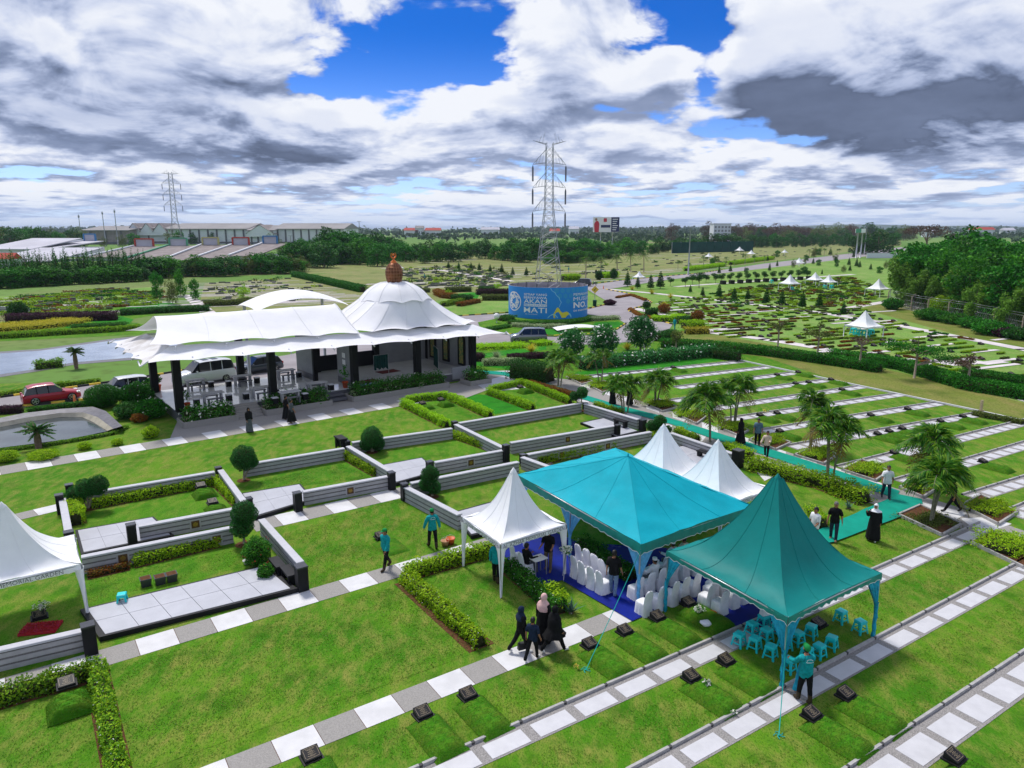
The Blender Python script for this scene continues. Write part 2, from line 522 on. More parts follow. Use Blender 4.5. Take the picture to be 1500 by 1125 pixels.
grass_mat('lawn',[(.055,.195,.008),(.115,.250,.014),(.270,.255,.060)])
grass_mat('lawn_green',[(.050,.190,.008),(.090,.245,.012),(.190,.255,.035)])
grass_mat('lawn_bright',[(.020,.190,.010),(.030,.250,.012),(.045,.220,.018)],bump=.3)
grass_mat('mound_grass',[(.045,.19,.008),(.075,.235,.010),(.17,.20,.025)])
grass_mat('grass_dry',[(.120,.190,.025),(.190,.210,.045),(.270,.220,.080)],big=.08,mid=.6,fine=9)
grass_mat('grass_field',[(.130,.280,.040),(.200,.340,.075),(.290,.330,.110)],big=.05,mid=.4,fine=6)
grass_mat('grass_tan',[(.180,.230,.065),(.230,.260,.095),(.310,.260,.120)],big=.04,mid=.3,fine=5)
mat('soil',(.10,.045,.02),.95,var=.4,scale=9,bump=.5)
mat('slab_white',(.62,.615,.615),.55,var=.09,scale=1.3,bump=.05,bscale=40)
mat('slab_grey',(.30,.285,.265),.85,var=.16,scale=30,bump=.25,bscale=60)
mat('pebble',(.36,.34,.325),.85,col2=(.20,.19,.18),scale=45,bump=.6,bscale=45,mask=(.4,.6))
mat('inset_slab',(.55,.545,.56),.5,var=.06,scale=2.2,bump=.05,bscale=30)
mat('kerb_grey',(.38,.37,.36),.8,var=.14,scale=6,bump=.15,bscale=40)
mat('drain',(.07,.07,.07),.6)
mat('stone_light',(.40,.39,.40),.7,var=.09,scale=5,bump=.15,bscale=30)
mat('stone_groove',(.17,.165,.16),.85,var=.25,scale=24,bump=.4,bscale=50)
mat('coping',(.50,.50,.53),.55,var=.05,scale=3)
mat('granite',(.010,.010,.012),.5,var=.5,scale=60,spec=.22)
mat('granite_edge',(.04,.04,.045),.25,spec=.6)
mat('tile_pad',(.46,.465,.50),.35,var=.06,scale=1.6)
mat('grout',(.10,.10,.11),.8)
mat('brass',(.35,.22,.05),.35,metal=.6,var=.3,scale=40)
mat('bronze_dark',(.10,.05,.02),.5,var=.3,scale=30)
mat('gold_letter',(.34,.27,.17),.5,var=.2,scale=40)
mat('tent_white',(.92,.92,.93),.6,trans=.12,var=.05,scale=.9,bump=.3,bscale=1.8)
mat('tent_teal',(.003,.42,.52),.6,trans=.15,spec=.15,var=.08,scale=1.1,bump=.7,bscale=1.4)
mat('tent_green',(.002,.215,.20),.55,trans=.12,spec=.18,var=.08,scale=1.1,bump=.7,bscale=1.3)
mat('valance_green',(.005,.23,.19),.5,var=.15,scale=3,bump=.3,bscale=4)
mat('curtain_blue',(.13,.42,.70),.6,var=.2,scale=5,bump=.5,bscale=7)
mat('curtain_teal',(.015,.33,.48),.55,var=.25,scale=6,bump=.5,bscale=8)
mat('tarp_blue',(.001,.011,.19),.65,var=.25,scale=.9,bump=.35,bscale=2)
mat('carpet_green',(.003,.27,.19),.9,var=.10,scale=1.5,bump=.3,bscale=2.5)
mat('steel_pole',(.45,.46,.48),.35,metal=.6)
mat('membrane',(.86,.855,.865),.6,trans=.1,var=.05,scale=.5,bump=.2,bscale=.8)
mat('membrane_stain',(.70,.69,.69),.6,col2=(.38,.34,.30),scale=.55,mask=(.45,.75))
mat('black_column',(.006,.006,.007),.5,spec=.15)
mat('wall_grey',(.27,.275,.29),.55,var=.08,scale=1.5)
mat('wall_dark',(.10,.10,.115),.4)
mat('floor_polish',(.55,.55,.56),.06,var=.06,scale=1.2,spec=.6)
mat('terracotta',(.45,.07,.02),.7,var=.2,scale=9)
mat('copper_ball',(.20,.075,.035),.45,metal=.75,var=.35,scale=2.5)
mat('copper_rib',(.42,.22,.12),.4,metal=.8)
mat('gold',(.65,.16,.03),.35,metal=.5)
mat('glass_dark',(.012,.014,.018),.05,spec=.7)
mat('rubber',(.015,.015,.015),.8)
mat('alloy',(.5,.5,.52),.3,metal=.8)
mat('lamp_red',(.4,.01,.02),.25)
mat('lamp_clear',(.75,.75,.75),.15)
mat('asphalt',(.30,.275,.285),.9,var=.13,scale=.25,bump=.2,bscale=8)
mat('paver_pink',(.40,.33,.31),.85,var=.2,scale=.6,bump=.1,bscale=6)
mat('path_pale',(.60,.55,.55),.85,var=.15,scale=.4)
mat('yellow_paint',(.72,.50,.06),.6,var=.15,scale=5)
mat('black_paint',(.02,.02,.02),.6)
mat('white_plastic',(.78,.78,.76),.5)
mat('teal_plastic',(.008,.60,.60),.38,var=.05,scale=8,spec=.5)
mat('chair_cloth',(.80,.80,.83),.75,var=.05,scale=7,bump=.4,bscale=9)
mat('cloth_black',(.008,.008,.009),.85,var=.3,scale=12,bump=.35,bscale=14)
mat('cloth_teal',(.004,.27,.28),.75,var=.2,scale=14,bump=.5,bscale=16)
mat('cap_green',(.01,.22,.05),.8)
mat('cloth_white',(.76,.77,.79),.8,var=.06,scale=12,bump=.4,bscale=14)
mat('cloth_navy',(.012,.022,.05),.85,var=.2,scale=12,bump=.3,bscale=14)
mat('cloth_grey',(.09,.10,.11),.85,var=.2,scale=12,bump=.3,bscale=14)
mat('cloth_slate',(.10,.17,.22),.85,var=.2,scale=12,bump=.3,bscale=14)
mat('cloth_beige',(.62,.50,.38),.85,var=.1,scale=12,bump=.3,bscale=14)
mat('cloth_pink',(.72,.45,.42),.8,var=.1,scale=12,bump=.3,bscale=14)
mat('denim',(.16,.24,.36),.85,var=.25,scale=16,bump=.3,bscale=18)
mat('denim_dark',(.022,.035,.06),.85,var=.25,scale=16,bump=.3,bscale=18)
mat('khaki',(.16,.12,.07),.85,var=.2,scale=12)
mat('boot_brown',(.05,.035,.02),.6,var=.3,scale=20)
mat('skin',(.36,.17,.095),.55,var=.08,scale=18)
mat('hair',(.008,.006,.005),.5)
mat('hair_grey',(.16,.15,.14),.6)
mat('shoe_white',(.75,.74,.72),.6)
mat('shoe_dark',(.02,.018,.016),.5)
mat('sandal',(.20,.12,.07),.7)
mat('eye_dark',(.01,.008,.008),.3)
mat('lip',(.24,.07,.055),.5)
mat('leather',(.015,.015,.016),.45)
mat('trunk',(.16,.115,.08),.9,var=.3,scale=8,bump=.6,bscale=22)
mat('trunk_pale',(.30,.25,.19),.9,var=.25,scale=10,bump=.5,bscale=20)
mat('trunk_palm',(.20,.19,.13),.85,var=.3,scale=14,bump=.4,bscale=24)
mat('twig',(.030,.034,.012),.95,var=.3,scale=10)
mat('twig_red',(.07,.035,.015),.95,var=.3,scale=10)
mat('pond',(.55,.62,.70),.08,metal=.55,var=.15,scale=.5,bump=.08,bscale=1.6,spec=.7)
mat('pond_still',(.055,.07,.075),.10,var=.35,scale=.7,bump=.05,bscale=1.2,spec=.6)
mat('liner',(.10,.095,.11),.45,var=.3,scale=2.5,bump=.5,bscale=5)
mat('liner_pale',(.46,.42,.32),.8,var=.2,scale=1.5)
mat('steel_white',(.30,.31,.34),.5,metal=.2)
mat('insulator',(.10,.11,.13),.4)
mat('ring_blue',(.008,.24,.66),.5)
mat('ring_back',(.34,.31,.35),.8,var=.2,scale=.6)
mat('print_white',(.80,.80,.80),.5)
mat('print_yellow',(.78,.70,.05),.5)
mat('print_cyan',(.25,.65,.78),.5)
mat('print_navy',(.015,.025,.10),.5)
mat('print_red',(.55,.02,.04),.5)
mat('print_black',(.05,.05,.06),.6)
mat('roof_grey',(.27,.255,.25),.8,var=.12,scale=.05)
mat('roof_tile',(.25,.215,.205),.85,var=.2,scale=.3)
mat('roof_light',(.48,.47,.52),.7,var=.1,scale=.1)
mat('wall_white',(.66,.68,.72),.7,var=.05,scale=.1)
mat('trim_red',(.42,.06,.04),.7)
mat('trim_green',(.10,.34,.20),.7)
mat('trim_yellow',(.45,.42,.18),.7)
mat('trim_blue',(.06,.20,.42),.7)
mat('fence_green',(.006,.055,.045),.7,var=.15,scale=.3)
mat('petals',(.42,.02,.03),.7,var=.4,scale=60)
mat('car_red',(.36,.006,.028),.3,coat=.25)
mat('car_white',(.68,.70,.72),.22,coat=.8)
mat('car_silver',(.20,.21,.235),.25,metal=.5,coat=.8)
mat('car_dark',(.05,.065,.085),.2,metal=.3,coat=.8)
mat('car_black',(.012,.013,.014),.2,coat=.8)
mat('cone_orange',(.62,.17,.05),.6)
mat('bucket_orange',(.65,.12,.02),.5)
mat('bucket_tan',(.55,.30,.16),.5)
mat('rope_teal',(.01,.35,.30),.7)
mat('rug_red',(.10,.015,.015),.9,var=.5,scale=14)
mat('curtain_dark',(.008,.055,.045),.8,var=.3,scale=5)
mat('stained',(.45,.32,.08),.3,col2=(.06,.20,.08),scale=7,mask=(.42,.58))
mat('wood_post',(.45,.36,.22),.8,var=.2,scale=10)
leaf_mat('leaf_hedge',[(.15,.32,.008),(.30,.52,.012),(.48,.66,.02)],trans=.35)
leaf_mat('leaf_lime',[(.18,.42,.008),(.32,.60,.012),(.44,.70,.02)],trans=.35)
leaf_mat('leaf_shrub',[(.015,.10,.008),(.035,.19,.012),(.09,.28,.02)],trans=.25)
leaf_mat('leaf_mixed',[(.05,.16,.01),(.16,.34,.012),(.34,.52,.02)],trans=.3)
leaf_mat('leaf_topiary',[(.012,.085,.014),(.025,.15,.024),(.05,.22,.035)],trans=.2)
leaf_mat('leaf_frangi',[(.014,.11,.024),(.03,.20,.04),(.08,.32,.07)],trans=.2,rough=.5)
leaf_mat('leaf_varieg',[(.14,.24,.08),(.30,.40,.18),(.55,.62,.38)],trans=.25)
leaf_mat('leaf_yellow',[(.36,.36,.02),(.52,.47,.035),(.62,.52,.06)],trans=.3)
leaf_mat('leaf_purple',[(.022,.006,.016),(.05,.012,.032),(.085,.02,.05)],trans=.2)
leaf_mat('leaf_russet',[(.16,.05,.008),(.30,.09,.012),(.26,.20,.02)],trans=.25)
leaf_mat('leaf_dark',[(.010,.10,.006),(.022,.18,.008),(.055,.28,.014)],trans=.2)
leaf_mat('leaf_deep',[(.010,.065,.007),(.020,.115,.010),(.045,.18,.018)],trans=.2)
leaf_mat('leaf_forest',[(.014,.10,.006),(.04,.20,.010),(.10,.35,.016)],trans=.25)
leaf_mat('leaf_olive',[(.06,.11,.015),(.11,.16,.025),(.17,.20,.04)],trans=.25)
leaf_mat('leaf_bamboo',[(.08,.20,.02),(.14,.30,.03),(.22,.40,.05)],trans=.3)
leaf_mat('leaf_brown',[(.09,.045,.03),(.13,.07,.045),(.10,.09,.05)],trans=.2)
leaf_mat('leaf_palm',[(.02,.12,.006),(.06,.21,.01),(.2,.34,.02)],trans=.3,rough=.55)
leaf_mat('leaf_palm_dry',[(.16,.13,.02),(.22,.16,.03),(.14,.16,.02)],trans=.3)
leaf_mat('leaf_agave',[(.06,.14,.10),(.10,.20,.15),(.14,.25,.2)],trans=.1)
leaf_mat('leaf_reed',[(.06,.18,.01),(.12,.28,.015),(.22,.38,.03)],trans=.3)
leaf_mat('flower_white',[(.72,.74,.66),(.80,.80,.74),(.80,.78,.60)],trans=.2)
leaf_mat('flower_yellow',[(.62,.50,.05),(.70,.60,.1),(.6,.5,.2)],trans=.2)
leaf_mat('flower_red',[(.45,.02,.02),(.55,.04,.04),(.4,.02,.1)],trans=.2)
leaf_mat('far_wood',[(.018,.055,.02),(.03,.075,.025),(.05,.095,.03)],trans=.15)
# ground, lawns, roads, paths, ponds
def PX(pts,z=0.0):
 return[G(x,y,z)for x,y in pts]
def sheet(name,pts,z,m,label=None):
 return flag(name,MB().sheet(PX(pts,z),z),M[m])
def far_ground_mat():
 m,nt,b=nodes_of('plain')
 tc=nt.nodes.new('ShaderNodeTexCoord')
 def nz(sc,det,stretch=(1,1,1)):
  mp=nt.nodes.new('ShaderNodeMapping');mp.inputs['Scale'].default_value=stretch
  nt.links.new(tc.outputs['Object'],mp.inputs[0])
  n=nt.nodes.new('ShaderNodeTexNoise');n.inputs['Scale'].default_value=sc;n.inputs['Detail'].default_value=det
  nt.links.new(mp.outputs[0],n.inputs['Vector']);return n.outputs[0]
 def mx(f,a,c,lo,hi):
  mr=nt.nodes.new('ShaderNodeMapRange');mr.inputs[1].default_value=lo;mr.inputs[2].default_value=hi;nt.links.new(f,mr.inputs[0])
  q=nt.nodes.new('ShaderNodeMix');q.data_type='RGBA';nt.links.new(mr.outputs[0],q.inputs[0])
  for s,i in((a,6),(c,7)):
   if isinstance(s,tuple):q.inputs[i].default_value=(*s,1)
   else:nt.links.new(s,q.inputs[i])
  return q.outputs[2]
 c=mx(nz(.004,4,(1,.5,1)),(.10,.21,.035),(.15,.25,.06),.4,.6)
 c=mx(nz(.011,3,(1,.4,1)),c,(.21,.20,.09),.58,.66)
 c=mx(nz(.6,5),c,(.09,.14,.03),.5,.75)
 nt.links.new(c,b.inputs['Base Color']);b.inputs['Roughness'].default_value=.95;b.inputs['Specular IOR Level'].default_value=.1
 M['plain']=m
far_ground_mat()
flag('ground',MB().sheet([(-9000,-60),(9000,-60),(9000,15000),(-9000,15000)],0),M['plain'])
flag('lawn',MB().sheet([(-75,4),(75,4),(75,50),(40,66),(-2,66),(-45,60),(-75,52)],.002),M['lawn'])
sheet('lawn',[(700,506),(800,501),(870,506),(930,501),(980,490),(1010,478),(1060,500),(1120,522),(1180,545),(1060,570),(900,590),(760,560),(690,540)],.008,'lawn_green')
sheet('grass_bank',[(1035,512),(1120,523),(1240,562),(1434,604),(1500,620),(1700,660),(1700,625),(1500,590),(1330,548),(1180,514),(1060,492),(1000,484),(985,492)],.012,'grass_dry')
sheet('grave_field',[(985,482),(1060,500),(1180,520),(1330,551),(1500,596),(1800,660),(1800,520),(1500,478),(1330,448),(1310,420),(1325,385),(1240,378),(1130,392),(1060,400),(977,411),(900,425),(945,437),(956,443),(949,448),(930,453),(990,474)],.006,'grass_field')
sheet('grass_bank',[(1262,452),(1310,440),(1500,492),(1900,590),(1900,640),(1560,530),(1400,490)],.008,'grass_dry')
sheet('grass_bank',[(-500,470),(0,421),(230,408),(420,402),(560,398),(700,392),(820,386),(960,380),(1060,378),(1130,372),(1320,360),(1320,350),(900,362),(560,372),(300,386),(0,398),(-600,420)],.004,'grass_tan')
sheet('grave_field',[(-300,490),(0,462),(150,455),(235,447),(230,420),(0,434),(-300,462)],.008,'grass_field')
sheet('grave_field',[(290,452),(300,415),(420,407),(600,388),(740,381),(990,372),(1280,356),(1300,362),(1120,384),(960,402),(870,412),(800,425),(740,430),(560,455),(400,470)],.008,'grass_tan')
sheet('lawn',[(560,470),(640,440),(745,420),(745,457),(690,462),(600,470)],.012,'grass_field')
sheet('lawn',[(0,472),(60,462),(240,443),(262,455),(180,470),(230,478),(205,490),(0,500),(-200,520),(-200,490)],.012,'lawn_green')
sheet('lawn',[(175,452),(250,442),(268,452),(185,463)],.016,'lawn_bright')
sheet('lawn',[(90,480),(178,463),(196,468),(185,478),(130,484)],.020,'lawn_bright')
# asphalt
ROAD=[(560,470),(690,462),(745,459),(862,452),(896,444.5),(880,436),(862,425),(850,418),(873,416),(909,411),(960,406),(1029,400),(1120,386),(1240,372),(1320,362),(1332,366),(1250,378),(1130,392),(1060,400),(977,410),(930,417),(890,424),(924,431),(947,438.5),(955,443),(949,447),(932,451),(921,456),(940,463),(961,469),(985,475.5),(975,490),(930,500),(870,505),(800,501),(750,502.5),(697,506),(620,520),(560,500)]
sheet('road',ROAD,.024,'asphalt')
sheet('road',[(-300,624),(0,583),(96,570),(205,554),(300,538),(420,520),(560,492),(640,484),(690,506),(620,524),(440,549),(300,566),(137,585),(0,600),(-300,645)],.020,'asphalt')
ISLE=[(705,484),(722,487),(757,491),(812,492.5),(870,490),(904,482.5),(917,474),(901,465),(862,461),(740,464),(700,472)]
sheet('traffic_island',ISLE,.10,'lawn_green')
sheet('traffic_island',[(852,452),(896,444),(880,437),(862,428),(848,440)],.10,'grass_field')
sheet('lawn',[(765,488),(810,490),(840,488),(838,484),(800,481),(770,484)],.104,'lawn_bright')
sheet('lawn',[(868,478),(905,480),(913,474),(905,471),(872,472)],.104,'lawn_bright')
sheet('lawn',[(695,535),(745,541),(800,556),(805,546),(745,532),(695,528)],.012,'lawn_bright')
sheet('lawn',[(830,552),(846,545),(980,528),(1062,523),(1056,528),(846,556)],.012,'lawn_bright')
sheet('lawn',[(757,522),(800,518),(812,522),(800,526),(757,526)],.016,'lawn_bright')
sheet('lawn',[(695,520),(740,513),(800,506),(800,512),(740,520),(695,526)],.016,'lawn_bright')
def kerb_line(pts,seg=.9,w=.22,h=.16,mats=('yellow_paint','black_paint'),z=.0,name='kerb'):
 P=[G(*p)for p in pts]
 mb=MB();k=0;carry=0.0
 for a,b in zip(P[:-1],P[1:]):
  d=b-a;L=d.length;u=d/L;t=0.0
  while t<L-.02:
   e=min(L,t+seg-carry)
   c=a+u*(t+e)/2
   mb.box((c.x,c.y,z+h/2),(e-t,w,h),math.atan2(u.y,u.x),k%2,topy=.7)
   carry+=e-t;t=e
   if carry>=seg-.01:carry=0.0;k+=1
 flag(name,mb,[M[q]for q in mats])
kerb_line([(888,424),(924,431),(947,438.5),(955,443),(949,447),(932,451),(921,456),(940,463),(961,469),(985,475.5)],1.1)
kerb_line([(705,484),(722,487),(757,491),(812,492.5),(870,490),(904,482.5),(917,474)],1.1)
kerb_line([(848,455),(860,453),(896,444.5)],1.1)
kerb_line([(640,466),(690,462),(745,458)],1.1)
kerb_line([(866,416),(909,411),(960,406),(1029,400),(1060,395)],1.5)
kerb_line([(-200,612),(0,583),(96,570),(205,554),(300,538)],.9)
kerb_line([(-200,632),(0,600),(32,596),(137,585)],.9)
# chequered slab paths
def checker_path(b0,b1,n,lo,k0,k1,first_white=True,z=.012,upper=True):
 a,b=G(*b0),G(*b1)
 L=(b-a).length/n
 u=(b-a).normalized();v=Vector((-u.y,u.x,0))
 w=(G(*lo)-a).dot(v)
 mb=MB()
 o=a
 for k in range(k0,k1):
  p0=o+u*(k*L+.008);p1=o+u*((k+1)*L-.008)
  white=(k%2==0)==first_white
  mb.sheet([p0,p1,p1+v*w,p0+v*w],z,0 if white else 1)
 s0,s1=o+u*(k0*L),o+u*(k1*L)
 mb.sheet([s0,s1,s1+v*w,s0+v*w],z-.004,2)
 flag('path',mb,[M['slab_white'],M['slab_grey'],M['soil']])
 return o,u,v,w,L
checker_path((396.6,1085.7),(719.5,961.6),6,(591.7,1045),-7,14)
checker_path((138,955),(651,805.7),11,(261,943.9),-7,15,False)
checker_path((438,747),(572.6,717),4,(490,752.5),-2,8,False)
checker_path((48,747),(83.6,738.6),1,(83.6,748.7),-4,1)
checker_path((40.5,689),(334.5,638.5),9,(109,665.5),-4,22)
# slab walks with a raised kerb along the far side
def slab_walk(a,b,lo,d0=None,d1=None,n=None,ext0=0.0,ext1=0.0,period=1.05,z=.012,kerb=True,gap=.30,width=None,drains=True):
 A,B=G(*a),G(*b)
 u=(B-A).normalized();v=Vector((u.y,-u.x,0))
 w=width or(G(*lo)-A).dot(v)
 if d0:D0,D1=G(*d0),G(*d1);period=(D1-D0).dot(u)/n;ph=(D0-A).dot(u)
 else:ph=0.0
 t0,t1=-ext0,(B-A).length+ext1
 th=math.atan2(u.y,u.x)
 mb=MB()
 s0,s1=A+u*t0,A+u*t1
 mb.sheet([s0,s1,s1+v*w,s0+v*w],z,0)
 kb=MB()
 k=math.floor((t0-ph)/period)
 while ph+k*period<t1:
  x0,x1=ph+k*period,ph+(k+1)*period
  q0,q1=x0+gap/2,x1-gap/2
  if q0>t0 and q1<t1:
   y0,y1=.23*w+.02,w*.92
   c=A+u*((q0+q1)/2)+v*(y0+y1)/2
   mb.box((c.x,c.y,z+.004),(q1-q0,y1-y0,.012),th,1)
  c0,c1=max(t0,x0+.05),min(t1,x1-.05)
  if kerb and c1>c0:
   c=A+u*((c0+c1)/2)
   kb.box((c.x,c.y,.045),(c1-c0,.09,.09),th,0,topy=.85)
   if drains:
    c=A+u*x0
    kb.box((c.x,c.y,.04),(.08,.085,.07),th,1)
  k+=1
 flag('path',mb,[M['pebble'],M['inset_slab']])
 if kerb:flag('kerb',kb,[M['kerb_grey'],M['drain']])
slab_walk((740,1069.3),(1415,775),(912,1028.7),(763,1060),(991,956.5),4,ext0=4.5,ext1=1.2)
slab_walk((930,1123.7),(1459.5,841.3),(1221,1007),(1196,982),(1389,880),5,ext0=1.5,ext1=9)
slab_walk((1244,1123.7),(1495,957.8),(1362,1123),(1292,1092.6),(1420,1007.7),3,ext0=1.5,ext1=9)
ROWS=[((846,552),(1082,529)),((926,559.7),(1120,537)),((986,567),(1159,545.5)),((980,586),(1206,556)),((1000,603),(1259,565)),((1060,613),(1312.5,576.5)),((1110,630),(1371,589)),((1150,653),(1431,604)),((1225,683),(1500,614.5)),((1308,703),(1520,641)),((1409,725),(1540,685))]
for i,(a,b)in enumerate(ROWS):
 ext=(0,0,0,0,0,0,0,0,4,5,5)[i]
 slab_walk(a,b,None,width=.95,ext1=ext,drains=i>6)
slab_walk((1466,751),(1560,712),None,width=.95,ext1=4)
# thin white kerb on the far edge of the lawn rows
def plain_kerb(pts,w=.16,h=.12,m='slab_white',z0=0.0,name='kerb'):
 P=[G(*p)for p in pts];mb=MB()
 for a,b in zip(P[:-1],P[1:]):
  d=b-a;c=(a+b)/2
  mb.box((c.x,c.y,z0+h/2),(d.length+w*.5,w,h),math.atan2(d.y,d.x),0,topy=.85)
 return flag(name,mb,M[m])
plain_kerb([(1082,528),(1159,544.5),(1240,562),(1434,603),(1520,622)])
# walk under the green runner
def band(name,up,lo,z,m):
 return flag(name,MB().sheet(PX(up)+PX(lo)[::-1],z),M[m])
band('path',[(838,556),(905,577),(985,603),(1060,629),(1130,655),(1210,680),(1300,712),(1400,742),(1500,778),(1600,815)],[(720,549),(800,571),(850,590),(985,634),(1100,674),(1150,692),(1265,735),(1400,772),(1480,800),(1560,835)],.016,'slab_grey')
def runner_tiles():
 mb=MB()
 for(a,b,c,d,n,ph)in(((850,558),(1130,654),(850,565),(1130,662),14,0),((800,570),(1110,677),(800,563),(1120,668),15,1),((1130,655),(1300,711),(1130,663),(1300,722),7,0),((1135,688),(1265,734),(1140,678),(1278,724),6,1)):
  A,B,C_,D=G(*a),G(*b),G(*c),G(*d)
  for k in range(n):
   if(k+ph)%2:continue
   f,g=k/n,(k+1)/n
   mb.sheet([A.lerp(B,f),A.lerp(B,g),C_.lerp(D,g),C_.lerp(D,f)],.020,0)
 for q in([(1406,760),(1448,758),(1482,768),(1440,783)],[(1326,745),(1350,736),(1418,752),(1380,772)],[(1500,806),(1540,788),(1580,800),(1540,822)],[(1095,677),(1118,672),(1150,690),(1120,705)],[(690,545),(745,543),(800,566),(720,574)]):
  mb.sheet(PX(q),.020,0)
 flag('path',mb,M['slab_white'])
runner_tiles()
sheet('path',[(676,556),(700,545),(745,545),(790,562),(712,572),(668,588),(640,582)],.028,'slab_grey')
sheet('path',[(697,562),(745,548),(790,558),(735,572),(712,572)],.032,'tile_pad')
# paler walks of the far grave field
for pts,m in(([(895,424),(960,430),(1060,441),(1180,455),(1290,472),(1400,493),(1500,512),(1700,556)],'path_pale'),([(1040,487),(1120,497),(1200,510),(1290,531),(1400,556),(1500,584),(1700,640)],'path_pale'),([(930,452),(1000,468),(1040,487)],'path_pale'),([(1240,452),(1310,440)],'path_pale'),([(990,420),(1120,411),(1250,402)],'path_pale'),([(560,393),(640,395),(750,412)],'path_pale')):
 P=[G(*p)for p in pts]
 mb=MB()
 for a,b in zip(P[:-1],P[1:]):
  u=(b-a).normalized();v=Vector((-u.y,u.x,0))*.9
  mb.sheet([a-v-u*.3,b-v+u*.3,b+v+u*.3,a+v-u*.3],.032,0)
 flag('path',mb,M[m])
FR=math.radians(24)
def far_strip(px,L,w=.7,z=.036,m='path_pale'):
 c=G(*px);u=Vector((math.cos(FR),math.sin(FR),0));v=Vector((-u.y,u.x,0))*w/2
 return[c-u*L/2-v,c+u*L/2-v,c+u*L/2+v,c-u*L/2+v],z
mb=MB()
rr=random.Random(4)
for i in range(70):
 y=440+100*rr.random();x=rr.uniform(960,1480)
 lim=482+(x-1000)*.17
 if y>lim or y<425+(x-960)*.06:continue
 mb.sheet(far_strip((x,y),rr.uniform(3,9))[0],.036+i*.0002,0)
for i in range(34):
 y=rr.uniform(434,458);x=rr.uniform(0,235)
 mb.sheet(far_strip((x,y),rr.uniform(2.5,7))[0],.036+i*.0002,0)
for i in range(50):
 x=rr.uniform(295,460);y=rr.uniform(412,446)
 mb.sheet(far_strip((x,y),rr.uniform(12,26),.5)[0],.036+i*.0002,0)
for i in range(60):
 x=rr.uniform(570,1050);y=rr.uniform(384,425)-(x-570)*.04
 mb.sheet(far_strip((x,y),rr.uniform(12,30),.8)[0],.036+i*.0002,0)
flag('path',mb,M['path_pale'])
mb=MB()
A,B,C_,D=G(268,434),G(282,432),G(318,459),G(298,463)
for k in range(9):
 f,g=k/9,(k+.7)/9
 mb.sheet([A.lerp(D,f),A.lerp(D,g),B.lerp(C_,g),B.lerp(C_,f)],.04,0)
flag('path',mb,M['path_pale'])
mb=MB()
for k in range(9):
 a=G(0+26*k,459.5-2.05*k*1.0);b=G(14+26*k,458.4-2.05*k)
 mb.sheet([a,b,b+Vector((-.3,.8,0)),a+Vector((-.3,.8,0))],.04,0)
flag('path',mb,M['slab_white'])
# ponds
flag('pond',MB().sheet(PX([(-300,520),(0,518),(60,514),(165,499),(215,494),(260,505),(250,522),(196,524),(110,531),(60,540),(0,549),(-300,590)]),.03),M['pond'])
sheet('pond_rim',[(-300,517),(0,515),(60,511),(165,496),(215,491),(270,505),(255,524),(196,527),(110,534),(60,543),(0,552.5),(-300,596)],.022,'liner')
flag('pond',MB().sheet(PX([(-120,640),(0,624),(40,616),(90,609),(120,609),(138,616),(160,631),(102,643),(0,656),(-120,676)],.05),.05),M['pond_still'])
def pond_bank():
 rows=[([(-120,641),(0,626),(40,618),(90,611),(120,611),(136,618),(157,631)],.06),([(-120,632),(0,619),(36,612),(86,605),(122,604),(143,611),(166,628)],.35),([(-120,624),(0,612),(35,605),(83,600),(104,595),(136,595.6),(153.6,602),(179,624)],.5)]
 r0=[G(x,y,z)for(x,y),z in zip(rows[0][0],[.06]*7)]
 r1=[G(x,y,.35)for x,y in rows[1][0]]
 r2=[G(x,y,.5)for x,y in[(-120,624),(0,612),(35,605),(88,599),(136,595.6),(155,602),(179,624)]]
 r3=[Vector((p.x*1.012,p.y*1.018,.0))for p in r2]
 mb=MB()
 for a,b,m in((r0,r1,0),(r1,r2,1),(r2,r3,2)):
  mb.add(a+b,[(i,i+1,8+i,7+i)for i in range(6)],m,m<2)
 flag('pond_bank',mb,[M['liner_pale'],M['liner'],M['lawn_green']])
pond_bank()
# walled family plots
WH,WT=.70,.20
def wall(a,b,label,plaque=None,h=WH,inner=False):
 """a, b: photo points on the coping; the run stands on the ground below them"""
 A,B=G(*a,h),G(*b,h)
 A.z=B.z=0
 d=B-A;L=d.length;th=math.atan2(d.y,d.x)
 t=thing('garden_wall',label,'wall',(A+B)/2,th,'low striped walls of the family plots')
 mb=MB();n=3;lh=(h-.07)/n
 for k in range(n):
  mb.box((0,0,k*lh+lh*.345),(L,WT,lh*.69-.002),0,0)
  mb.box((0,0,k*lh+lh*.845),(L-.01,WT-.035,lh*.31),0,1)
 mb.build('wall_face',[M['stone_light'],M['stone_groove']],t)
 MB().bbox((0,0,h-.035),(L+.02,WT+.10,.07),0,0,.012).build('coping',M['coping'],t)
 if plaque is not None:
  for f,side in plaque:
   x=-L/2+f*L;y=side*(WT/2+.012)
   p=MB().box((x,y,h*.47),(.46,.03,.46)).build('plaque',M['stone_light'],t)
   MB().box((x,y+side*.018,h*.47),(.33,.012,.33)).build('plaque_panel',M['bronze_dark'],p)
   star=MB()
   for k in range(2):
    s=.115
    c=[(x+s*math.cos(k*math.pi/4+q*math.pi/2),y+side*(.026+.002*k),h*.47+s*math.sin(k*math.pi/4+q*math.pi/2))for q in range(4)]
    star.add(c,[(0,1,2,3)])
   star.lathe([(.0,0)],n=3)
   star.build('star_emblem',M['brass'],p)
 return t
def pillar(px,label,h=.98,s=.36,top=None):
 """px: photo point at the foot"""
 c=G(*px)
 t=thing('granite_pillar',label,'pillar',c,math.radians(35),'black granite pillars of the family plots')
 MB().box((0,0,h/2-.03),(s-.03,s-.03,h-.06)).build('shaft',M['granite'],t,bevel=.008)
 MB().bbox((0,0,h-.03),(s,s,.06),0,0,.012).build('cap',M['granite_edge'],t)
 return t
W='low striped wall '
